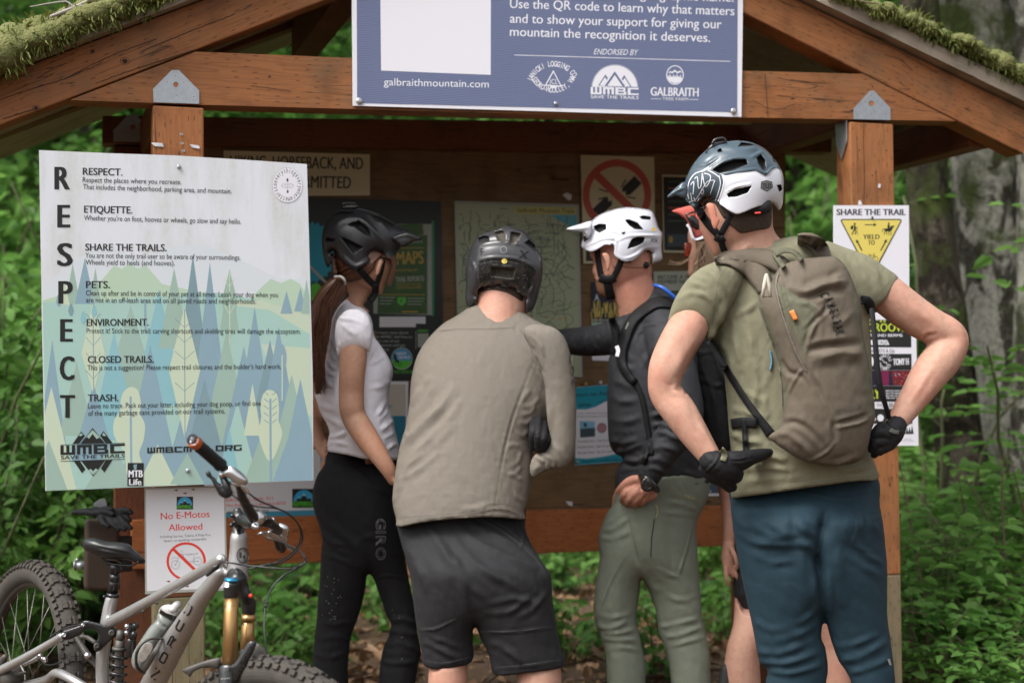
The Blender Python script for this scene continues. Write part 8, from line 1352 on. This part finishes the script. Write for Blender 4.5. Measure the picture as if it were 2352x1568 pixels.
M_BARK = bpy.data.materials.new('mossy_bark'); M_BARK.use_nodes = True
def bark(m, c1, c2, c3, sc):
    """flaking bark: dark fissures, pale lichen plates, moss"""
    t = m.node_tree; L = t.links.new; b = t.nodes['Principled BSDF']; ge = N(t, 'NewGeometry'); mp = N(t, 'Mapping'); mp.inputs['Scale'].default_value = (1, 1, .5); L(ge.outputs['Position'], mp.inputs[0])
    def nz(s, det=6, rg=.65, dist=0, src=None):
        n = N(t, 'TexNoise'); n.inputs['Scale'].default_value = s; n.inputs['Detail'].default_value = det; n.inputs['Roughness'].default_value = rg; n.inputs['Distortion'].default_value = dist; L(src or mp.outputs[0], n.inputs['Vector']); return n.outputs['Fac']
    def rng_(v, lo, hi): a = N(t, 'MapRange'); a.inputs[1].default_value = lo; a.inputs[2].default_value = hi; L(v, a.inputs[0]); return a.outputs[0]
    big, med, fine = nz(sc*.55, 5, .6, .6), nz(sc*1.8, 6, .7, .8), nz(sc*9, 4, .7)
    pl = rng_(math_(t, 'ADD', math_(t, 'MULTIPLY', big, .55), math_(t, 'MULTIPLY', med, .55)),   .515, .565)
    c = mixc(t, pl, c1, c2); c = mixc(t, math_(t, 'MULTIPLY', rng_(fine, .48, .62), .55), c, tuple(v*.35 for v in c2)); ms = nz(sc*.4, 5, .65, .3, ge.outputs['Position']); c = mixc(t, rng_(ms, .53, .64), c, c3); L(c, b.inputs['Base Color']); b.inputs['Roughness'].default_value = .95; b.inputs['Specular IOR Level'].default_value = .15
    bp = N(t, 'Bump'); bp.inputs['Strength'].default_value = 1; bp.inputs['Distance'].default_value = .05; L(math_(t, 'ADD', med, math_(t, 'MULTIPLY', fine, .4)), bp.inputs['Height']); L(bp.outputs[0], b.inputs['Normal'])
bark(M_BARK, (.03, .028, .02), (.27, .265, .225), (.05, .065, .018), 4.8)
M_BARKD = bpy.data.materials.new('dark_bark'); M_BARKD.use_nodes = True; bark(M_BARKD, (.022, .017, .012), (.085, .072, .055), (.045, .06, .016), 7)
M_STEM = mat('green_stem', (.09, .10, .04), .7); M_TWIG = mat('dry_twig', (.16, .11, .075), .85, noise=(20, .4), col2=(.09, .06, .04))
# ground sheet to the horizon
nx = 120; gx = np.concatenate([np.linspace(-140, -14, 16), np.linspace(-12, 12, 60), np.linspace(14, 140, 16)]); gyv = np.concatenate([np.linspace(-40, 2, 10), np.linspace(3, 18, 50), np.linspace(20, 60, 14), np.linspace(70, 220, 8)])
GX, GY = np.meshgrid(gx, gyv); q = np.stack([GX.ravel()*.8, GY.ravel()*.8, 0*GX.ravel()], 1)
def ground_h(x, y):
    x = np.asarray(x, float); y = np.asarray(y, float); q = np.stack([x.ravel()*.7, y.ravel()*.7, 0*x.ravel()], 1); f = sstep((y-5.6)/3)
    return (vnoise(q, 3).reshape(x.shape)*.10+vnoise(q*2.7, 5).reshape(x.shape)*.03)*f+np.clip(y-9, 0, None)*.10*sstep((y-9)/6)
V = np.stack([GX.ravel(), GY.ravel(), ground_h(GX, GY).ravel()], 1); n_ = len(gx); F = [(j*n_+i, j*n_+i+1, (j+1)*n_+i+1, (j+1)*n_+i) for j in range(len(gyv)-1) for i in range(n_-1)]
M_SOIL = mat('forest_soil', (.12, .07, .038), .95, noise=(9, .5), col2=(.06, .038, .022), bump=(40, .8, .02)); tag(obj('ground', (V, F), M_SOIL), kind='structure')
def leaf_verts(n, L, w_):
    """n folded ovate leaves as arrays (n, 6, 3): x along, y across, z up"""
    b = np.array([(0, 0, 0), (.33, .5, .10), (.72, .33, .07), (1, 0, -.10), (.72, -.33, .07), (.33, -.5, .10)]); v = np.repeat(b[None], n, 0)
    v[:, :, 0] *= L[:, None]; v[:, :, 1] *= w_[:, None]; v[:, :, 2] *= L[:, None]; return v
LF = [(0, 1, 2, 3), (0, 3, 4, 5)]
def place_leaves(pos, dirs, L, w_, roll=.5, rng=RNG):
    n = len(pos); d = dirs/(np.linalg.norm(dirs, axis=1)[:, None]+1e-9); up = np.repeat([[0, 0, 1.]], n, 0)+rng.normal(0, roll, (n, 3)); s = np.cross(up, d); s /= np.linalg.norm(s, axis=1)[:, None]+1e-9; u = np.cross(d, s)
    v = leaf_verts(n, L, w_); V = pos[:, None]+v[:, :, :1]*d[:, None]+v[:, :, 1:2]*s[:, None]+v[:, :, 2:]*u[:, None]
    F = [tuple(i*6+k for k in f) for i in range(n) for f in LF]; return V.reshape(-1, 3), F, [0]*len(F)
def stem_paths(n, h, spread, rng, bend=.35):
    out = []
    for _ in range(n):
        a = rng.random()*6.283; r_ = spread*rng.random()**.6; t = np.linspace(0, 1, 7)[:, None]; H = h*(.6+.5*rng.random()); d = np.array((math.cos(a), math.sin(a), 0))
        out.append(d*(.06*rng.random()+r_*t**1.6)+np.array((0, 0, 1))*H*t*(1-bend*.35*t)+rng.normal(0, .015*h, (7, 3))*t)
    return out
def make_shrub(name, label, cat, h, spread, stems, per, Lm, lm, group, seed, pinnate=False, stem_m=None):
    rng = np.random.default_rng(seed); root = thing(name, label, cat, (0, 0, -60), group); st = stem_paths(stems, h, spread, rng); pos, dr, LL = [], [], []; sp = []
    for p in st:
        sp.append(tube(p, np.linspace(.006, .002, 7)*max(h, .6), 5))
        for k in range(per):
            t = .12+.88*rng.random()**.7; i = min(int(t*6), 5); f = t*6-i; b = p[i]*(1-f)+p[i+1]*f; a = rng.random()*6.283; d = np.array((math.cos(a), math.sin(a), .25*rng.normal())); L = Lm*(.6+.8*rng.random())
            if pinnate:
                tip = b+d*L*3.2+np.array((0, 0, -.25*L)); sp.append(tube([b, (b+tip)/2+np.array((0, 0, .15*L)), tip], [.0022, .0016, .0008], 4, False)); sd2 = np.cross(d, (0, 0, 1)); sd2 /= np.linalg.norm(sd2)+1e-9
                for q_ in (.35, .65, 1.0):
                    c = b+(tip-b)*q_+np.array((0, 0, .1*L)); 
                    if q_ < 1: pos += [c, c]; dr += [d*.55+sd2, d*.55-sd2]; LL += [L*(.8+.3*q_)]*2
                    else: pos.append(c); dr.append(d+np.array((0, 0, -.2))); LL.append(L*1.25)
            else: q2 = b+d*L*(.2+.9*rng.random()); pos.append(q2); dr.append(d+np.array((0, 0, -.25-.3*rng.random()))); LL.append(L)
    pos, dr, LL = np.array(pos), np.array(dr), np.array(LL); lv = place_leaves(pos, dr, LL, LL*(.55 if not pinnate else .5), .45, rng)
    o1 = bpy.data.objects.new('leaves', make_mesh('leaves', *lv)); o1.data.materials.append(lm); COL.objects.link(o1); o1.parent = root; s_ = join(sp); o2 = bpy.data.objects.new('stems', make_mesh('stems', *s_)); o2.data.materials.append(stem_m or M_STEM); COL.objects.link(o2); o2.parent = root
    return root
def make_fern(label, seed, n=14, L=.75):
    rng = np.random.default_rng(seed); root = thing('fern', label, 'fern', (0, 0, -60), 'ferns on the forest floor'); pos, dr, LL, sp = [], [], [], []
    for k in range(n):
        a = 6.283*k/n+rng.normal(0, .2); d = np.array((math.cos(a), math.sin(a), 0)); l = L*(.7+.4*rng.random()); t = np.linspace(0, 1, 24)[:, None]; p = d*l*(t*.9)+np.array((0, 0, 1))*l*(.95*t-.75*t*t); sp.append(tube(p, np.linspace(.004, .001, 24), 4, False)); s2 = np.array((-d[1], d[0], 0))
        for i in range(3, 24):
            w_ = .11*l/.75*math.sin(math.pi*min(1, (i-1)/22)**.75)+.012
            for sg in (-1, 1): pos.append(p[i]); dr.append(s2*sg+d*.35); LL.append(w_)
    pos, dr, LL = np.array(pos), np.array(dr), np.array(LL); lv = place_leaves(pos, dr, LL, np.full(len(LL), .028), .12, rng)
    for nm, m_, mt in (('fronds', lv, L_F), ('stems', join(sp), M_STEM)): o = bpy.data.objects.new(nm, make_mesh(nm, *m_)); o.data.materials.append(mt); COL.objects.link(o); o.parent = root
    return root
def dup(root, loc, rz, sc, label=None):
    r_ = root.copy(); COL.objects.link(r_); r_.location = loc; r_.rotation_euler = (0, 0, rz); r_.scale = (sc, sc, sc)
    if label: r_['label'] = label
    for ch in list(root.children): c = ch.copy(); COL.objects.link(c); c.parent = r_
    return r_
used = {}
def put(proto, x, y, sc, rz=None, label=None, dz=0.):
    z = float(ground_h(np.array([x]), np.array([y]))[0])+dz; rz = RNG.random()*6.28 if rz is None else rz
    if proto.name not in used:
        used[proto.name] = 1; proto.location = (x, y, z); proto.rotation_euler = (0, 0, rz); proto.scale = (sc,)*3
        if label: proto['label'] = label
        return proto
    return dup(proto, (x, y, z), rz, sc, label)
pin_tall = make_shrub('sapling', 'tall thin sapling with sparse bright leaves in front of the big trunks', 'sapling', 2.6, .6, 3, 15, .085, L_A, 'saplings in front of the big trunks', 81, True)
G_S = 'shrubs of the forest understory'
sh1 = [make_shrub('shrub', 'bright green leafy shrub of the forest understory', 'shrub', 1.5, .75, 12, 46, .115, L_A, G_S, 21+i) for i in range(2)]
sh2 = [make_shrub('shrub', 'mid green leafy shrub of the forest understory', 'shrub', 1.9, .8, 14, 70, .075, L_B, G_S, 31+i) for i in range(2)]
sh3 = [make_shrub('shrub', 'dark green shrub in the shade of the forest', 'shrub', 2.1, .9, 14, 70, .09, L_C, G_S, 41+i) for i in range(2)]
pin = [make_shrub('sapling', 'young plant with compound leaves on a thin stem by the right post', 'sapling', 1.0, .35, 5, 15, .075, L_A, 'young plants with compound leaves', 51+i, True) for i in range(3)]
low = [make_shrub('seedling', 'low leafy seedling on the brown forest floor', 'seedling', .28, .25, 7, 16, .06, L_B, 'seedlings on the forest floor', 61+i) for i in range(2)]
fern = [make_fern('green fern on the brown forest floor behind the shelter', 71), make_fern('green fern on the brown forest floor behind the shelter', 72, 12, .6)]
def at(px, y): return (px-CX)/FD*y      # sideways position of a picture column at distance y
R = random.Random(12)
# left bank of shrubs
for px, y, k, s in ((-120, 6.3, 1, 1.15), (20, 7.0, 0, 1.15), (130, 7.4, 1, 1.2), (-20, 8.2, 0, 1.5), (230, 8.4, 2, 1.2), (90, 9.2, 0, 1.5), (-80, 5.6, 2, .7), (330, 9.6, 1, 1.2), (180, 6.7, 2, .6), (60, 6.1, 3, .62), (240, 6.9, 0, .5), (-160, 10.2, 0, 1.8), (40, 11, 1, 2.0), (260, 10.8, 3, 1.7), (440, 10.2, 2, 1.1), (150, 12.2, 0, 2.1)):
    put([sh1[0], sh2[0], sh3[0], sh2[1]][k] if R.random() < .5 else [sh1[1], sh2[1], sh3[1], sh1[0]][k], at(px, y), y, s)
# seen under the rail and to the right
for px, y, k, s in ((560, 9.2, 2, .42), (640, 10.2, 0, .6), (720, 9.0, 1, .36), (860, 9.6, 1, .45), (960, 10.4, 0, .6), (1060, 9.4, 2, .4), (1290, 8.8, 0, .36), (1350, 9.4, 0, .5), (1420, 9.0, 1, .4), (1500, 9.8, 2, .6), (1580, 8.8, 0, .42), (1650, 9.2, 0, .5), (1690, 8.8, 1, .6), (1860, 9.6, 1, 1.2), (1900, 10.2, 0, 1.6), (1990, 9.6, 2, 1.4), (1830, 10.8, 1, 1.9), (1940, 11.4, 0, 2.0), (2080, 10.4, 0, 1.7), (2070, 9.0, 3, .8), (2130, 11, 1, 2.0), (2350, 11, 2, 2.0), (2240, 9.6, 0, .9), (2380, 9.4, 1, 1.0), (1750, 11.6, 0, 2.1), (1200, 11.4, 1, 1.0), (740, 11.4, 0, 1.1), (520, 12, 2, 1.6), (2180, 8.4, 0, .42), (2300, 8.2, 1, .4), (2430, 8.0, 0, .5), (2110, 7.6, 0, .36), (2370, 7.2, 1, .3)):
    put([sh1[0], sh2[0], sh3[0], sh2[1]][k] if R.random() < .5 else [sh1[1], sh2[1], sh3[1], sh1[0]][k], at(px, y), y, s)
for px, y, s in ((2110, 5.5, .95), (2190, 5.7, .85), (2260, 5.5, .72), (2340, 5.8, .8), (2150, 6.2, 1.0), (2300, 6.4, .9), (2400, 5.6, .7), (2090, 6.6, .9), (2220, 6.9, 1.0), (2360, 7.0, .9), (2120, 5.1, .62), (2280, 5.0, .5), (2160, 7.4, 1.1), (2250, 7.8, 1.1), (2330, 7.5, 1.0), (2090, 7.9, 1.1), (2410, 6.2, .9), (2200, 6.3, .8), (2100, 5.9, .8), (2350, 5.3, .55)): put(pin[int(R.random()*3)], at(px, y), y, s)
for px, y, s in ((2345, 6.4, 1.0), (2120, 7.0, .9)): put(pin_tall, at(px, y), y, s)
for k in range(70):
    y = R.uniform(5.9, 9.5); px = R.uniform(-100, 2480); put(low[k % 2], at(px, y), y, R.uniform(.6, 1.4))
for px, y, s in ((680, 8.2, .55), (610, 8.0, .5), (500, 8.3, .9), (1290, 8.2, .5), (130, 6.6, .9), (40, 6.9, .9), (2120, 8.4, 1.4), (2050, 7.4, .9), (1640, 8.4, .8), (820, 8.6, .6), (740, 8.2, .55), (1240, 8.6, .6)): put(fern[int(R.random()*2)], at(px, y), y, s)
# litter and sticks
n = 9000; y = 5.2+9*RNG.random(n)**1.4; x = (RNG.random(n)*2700-170-CX)/FD*y; z = ground_h(x, y)+.006+.02*RNG.random(n); d = np.stack([RNG.normal(size=n), RNG.normal(size=n), RNG.normal(0, .25, n)], 1); L = RNG.uniform(.03, .10, n)
lv = place_leaves(np.stack([x, y, z], 1), d, L, L*RNG.uniform(.25, .7, n), .5); tag(obj('leaf_litter', lv, leafmat('dead_leaf', (.17, .09, .042), (.36, .22, .125), .05)), kind='stuff')
for k in range(26):
    y = R.uniform(5.4, 9); x = at(R.uniform(500, 2450), y); a = R.random()*6.28; l = R.uniform(.25, .9); p0 = np.array((x, y, float(ground_h(np.array([x]), np.array([y]))[0])+.02)); e = np.array((math.cos(a), math.sin(a), R.uniform(-.02, .25)))
    m_ = tube([p0, p0+e*l*.5+np.array((0, 0, R.uniform(-.02, .04))), p0+e*l], [.008, .006, .002], 6); s2 = tube([p0+e*l*.5, p0+e*l*.7+np.array((R.uniform(-.1, .1), R.uniform(-.1, .1), .06))], [.004, .0015], 5)
    tag(obj('fallen_stick', join([m_, s2]), M_TWIG), 'thin dry stick lying on the forest floor', 'stick', 'dry sticks on the forest floor')
for k in range(34):      # bare brown stems in the right-hand thicket
    y = R.uniform(5.3, 6.8); px = R.uniform(2090, 2420); p0 = np.array((at(px, y), y, 0)); e = np.array((R.uniform(-.6, .6), R.uniform(-.3, .3), R.uniform(.35, 1.0)))
    tag(obj('bare_stem', tube([p0, p0+e*.35+np.array((.03, 0, 0)), p0+e*.8, p0+e*1.1+np.array((0, 0, -.12))], [.007, .006, .004, .0015], 6), M_TWIG), 'bare brown arching stem in the thicket right of the shelter', 'stem', 'bare stems in the thicket')
# trees
def crown(center, rad, n, L, lm, rng, name='crown', parent=None):
    k = max(6, n//90); c = rng.normal(size=(k, 3)); c /= np.linalg.norm(c, axis=1)[:, None]; c *= (rng.random(k)**.4)[:, None]*np.array(rad)*.85; i = rng.integers(0, k, n); p = c[i]+rng.normal(0, 1, (n, 3))*np.array(rad)*.16; d = rng.normal(size=(n, 3)); d[:, 2] = d[:, 2]*.4-.3; LL = L*rng.uniform(.6, 1.4, n)
    return obj(name, place_leaves(p+np.array(center), d, LL, LL*.6, .5, rng), lm, parent)
def big_tree(label, st, m, moss=()):
    m_ = limb(st, 'D', 40); V, F, M = m_; Nn = normals(V, F); q = V*[9, 9, 3.2]; V = V+Nn*(vnoise(q, 2)*.022+vnoise(V*[22, 22, 7], 4)*.012)[:, None]; base = V[V[:, 2].argmin()]; root = thing('tree', label, 'tree', (base[0], base[1], 0), 'large mossy trees beside the shelter')
    t = obj('trunk', (V, F, M), m, root); top = V[V[:, 2].argmax()]
    sfm = Surf([(V, F, M)], 7.0); k = 0
    for mx, my, mr in moss:
        mp = Z('D', [(mx+mr*math.cos(a)*(.7+.5*R.random()), my+mr*.8*math.sin(a)*(.7+.5*R.random())) for a in np.linspace(0, 6.28, 11)[:-1]]); pm = patch(sfm, mp, .05, 4); Nn = normals(pm[0], pm[1]); obj('moss', (pm[0]+Nn*(vnoise(pm[0]*30, 8)*.015)[:, None], pm[1], pm[2]), M_MOSSB, t)
    rng = np.random.default_rng(len(label)); crown(top+np.array((0, 0, 1.5)), (1.8, 1.8, 1.6), 2600, .1, L_B, rng, 'crown', root); return root
big_tree('dark brown leaning trunk nearest the right post', [(2105, -700, 7.4, 40), (2112, 0, 7.4, 44), (2128, 420, 7.4, 46), (2165, 700, 7.3, 46), (2195, 950, 7.3, 50), (2225, 1200, 7.2, 58), (2250, 1480, 7.2, 74)], M_BARKD)
big_tree('broad pale lichen mottled trunk between two other big trunks', [(2180, -800, 7.9, 110), (2215, -100, 7.9, 108), (2262, 320, 7.8, 84), (2290, 650, 7.8, 86), (2315, 950, 7.7, 98), (2330, 1250, 7.7, 116), (2335, 1440, 7.7, 140)], M_BARK)
big_tree('pale mottled trunk at the right edge of the photo', [(2420, -700, 7.2, 90), (2425, 0, 7.2, 88), (2424, 400, 7.2, 86), (2420, 800, 7.2, 92), (2418, 1200, 7.2, 104), (2420, 1520, 7.2, 130)], M_BARK)
def tree(x, y, h, r_, lm, rng, label):
    z0 = float(ground_h(np.array([x]), np.array([y]))[0]); root = thing('tree', label, 'tree', (x, y, z0), 'trees of the forest behind the shelter'); b = np.array((x, y, z0-.1)); w_ = rng.normal(0, .25, 2); top = b+np.array((w_[0], w_[1], h))
    obj('trunk', tube([b, b+(top-b)*.3, b+(top-b)*.65, top], [r_*1.3, r_, r_*.7, r_*.15], 14), M_BARKD, root)
    br = []
    for k in range(9): t = .3+.65*rng.random(); p0 = b+(top-b)*t; a = rng.random()*6.28; br.append(tube([p0, p0+np.array((math.cos(a)*.7, math.sin(a)*.7, .3)), p0+np.array((math.cos(a)*1.5, math.sin(a)*1.5, .35))], [r_*.28, r_*.18, r_*.05], 6))
    obj('limbs', join(br), M_BARKD, root); crown(b+np.array((0, 0, h*.58)), (1.9, 1.9, h*.36), 2400, .13, lm, rng, 'crown', root)
rng = np.random.default_rng(77); k = 0
for px, y in ((-150, 12), (60, 14), (220, 12.5), (380, 14.5), (560, 13), (700, 15), (860, 13.5), (1020, 15.5), (1180, 13.6), (1340, 15), (1500, 13.2), (1660, 15), (1820, 13.5), (1960, 14.6), (2120, 13.4), (2280, 14.8), (2430, 13), (2560, 15), (-260, 15.5), (130, 17.5), (480, 18), (780, 18.5), (1100, 18), (1420, 18.5), (1740, 18), (2050, 18.5), (2370, 18)):
    tree(at(px, y), y, rng.uniform(5.5, 9), rng.uniform(.10, .2), (L_B, L_C, L_A, L_B)[k % 4], rng, 'slender forest tree with '+('mid green', 'dark green', 'bright green', 'mid green')[k % 4]+' foliage far behind the shelter'); k += 1
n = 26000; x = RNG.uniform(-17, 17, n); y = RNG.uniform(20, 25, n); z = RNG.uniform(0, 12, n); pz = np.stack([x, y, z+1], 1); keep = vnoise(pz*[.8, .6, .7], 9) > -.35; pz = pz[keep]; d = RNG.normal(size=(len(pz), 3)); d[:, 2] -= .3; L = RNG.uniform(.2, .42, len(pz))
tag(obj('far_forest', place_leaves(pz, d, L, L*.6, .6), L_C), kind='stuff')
hv = []; hx = np.linspace(-70, 70, 60); 
V = []; F = []
for j, (yy_, hh) in enumerate(((26, 0), (27, 6), (30, 14), (36, 20), (60, 24))):
    for xx_ in hx: V.append((xx_, yy_+1.2*math.sin(xx_*.7+j), hh+1.0*math.sin(xx_*1.3+j*2) if hh else 1.0))
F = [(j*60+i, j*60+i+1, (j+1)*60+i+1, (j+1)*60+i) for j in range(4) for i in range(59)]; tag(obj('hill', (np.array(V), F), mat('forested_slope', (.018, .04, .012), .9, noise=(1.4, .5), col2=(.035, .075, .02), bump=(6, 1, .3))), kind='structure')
# moss on the roof edge
def roof_moss(pts, label_h):
    """pts: (picture x, y of the upper deck edge, thickness in picture units)"""
    b, blades, dirs, LL = [], [], [], []
    for (x0, y0, t0), (x1, y1, t1) in zip(pts[:-1], pts[1:]):
        m = max(2, int(abs(x1-x0)/9))
        for i in range(m):
            f = i/m; x, y_, t = x0+(x1-x0)*f, y0+(y1-y0)*f, t0+(t1-t0)*f
            for row in range(5):
                c = PF.on([(x+R.uniform(-6, 6), y_+R.uniform(-4, 4))], 0)[0]-PF.n*(-.055+row*.05+R.uniform(-.02, .02)); rr = t*4.2/FD*(.5+.45*R.random())*(1 if row else .8); c[2] += rr*.25-(.012 if row == 0 else 0); b.append(ball(c, (rr*1.15, rr, rr*.85), 10, 6))
                k = 44 if row < 2 else 14
                dd = RNG.normal(size=(k, 3)); dd /= np.linalg.norm(dd, axis=1)[:, None]; dd[:, 2] = np.abs(dd[:, 2])*.8 if row else dd[:, 2]-.35; blades.append(c+dd*rr*.9*np.array((1.1, 1, .9))); dirs.append(dd+np.array((0, 0, .25 if row else -.9))+RNG.normal(0, .6, (k, 3))); LL.append(RNG.uniform(.006, .03, k)*(1.5 if R.random() < .12 else 1))
    return b, np.vstack(blades), np.vstack(dirs), np.concatenate(LL)
def moss(pts):
    b, p, d, L = roof_moss(pts, 0); V, F, M = join(b); Nn = normals(V, F); V = V+Nn*(vnoise(V*45, 3)*.008+vnoise(V*120, 6)*.004)[:, None]; a = place_leaves(p, d, L, L*.13+.0008, .9); Vj, Fj, Mj = join([(V, F, M), a], [0, 1]); tag(obj('moss', (Vj, Fj, Mj), [M_MOSSB, L_MOSS]), kind='stuff')
moss([(-160, 205, 60), (-60, 165, 60), (40, 118, 58), (120, 85, 52), (200, 50, 44), (270, 22, 40), (330, 0, 36), (420, -36, 30), (520, -75, 26), (640, -120, 22)])
moss([(1880, -22, 14), (1960, 10, 22), (2040, 44, 30), (2100, 66, 32), (2160, 92, 28), (2220, 120, 36), (2290, 158, 38), (2350, 190, 36), (2430, 232, 34)])
tg = join([limb([(118, 38, 3.86, 4), (160, 22, 3.88, 4.5), (200, 4, 3.9, 4), (240, -20, 3.92, 3)], 'D', 8), limb([(170, 18, 3.88, 2.5), (150, 4, 3.88, 2), (70, 16, 3.86, 1.2)], 'D', 6), limb([(186, 14, 3.88, 2.5), (204, 26, 3.87, 1.5)], 'D', 6)])
tag(obj('dead_twig', tg, mat('grey_twig', (.34, .30, .29), .85)), 'pale dead twig lying in the moss on the left roof slope', 'twig')
tag(obj('dead_twig', limb([(1968, 0, 4.5, 1.6), (1995, 7, 4.5, 2), (2015, 8, 4.5, 1.4)], 'D', 6), M_TWIG), 'small brown twig in the moss on the right roof slope', 'twig')
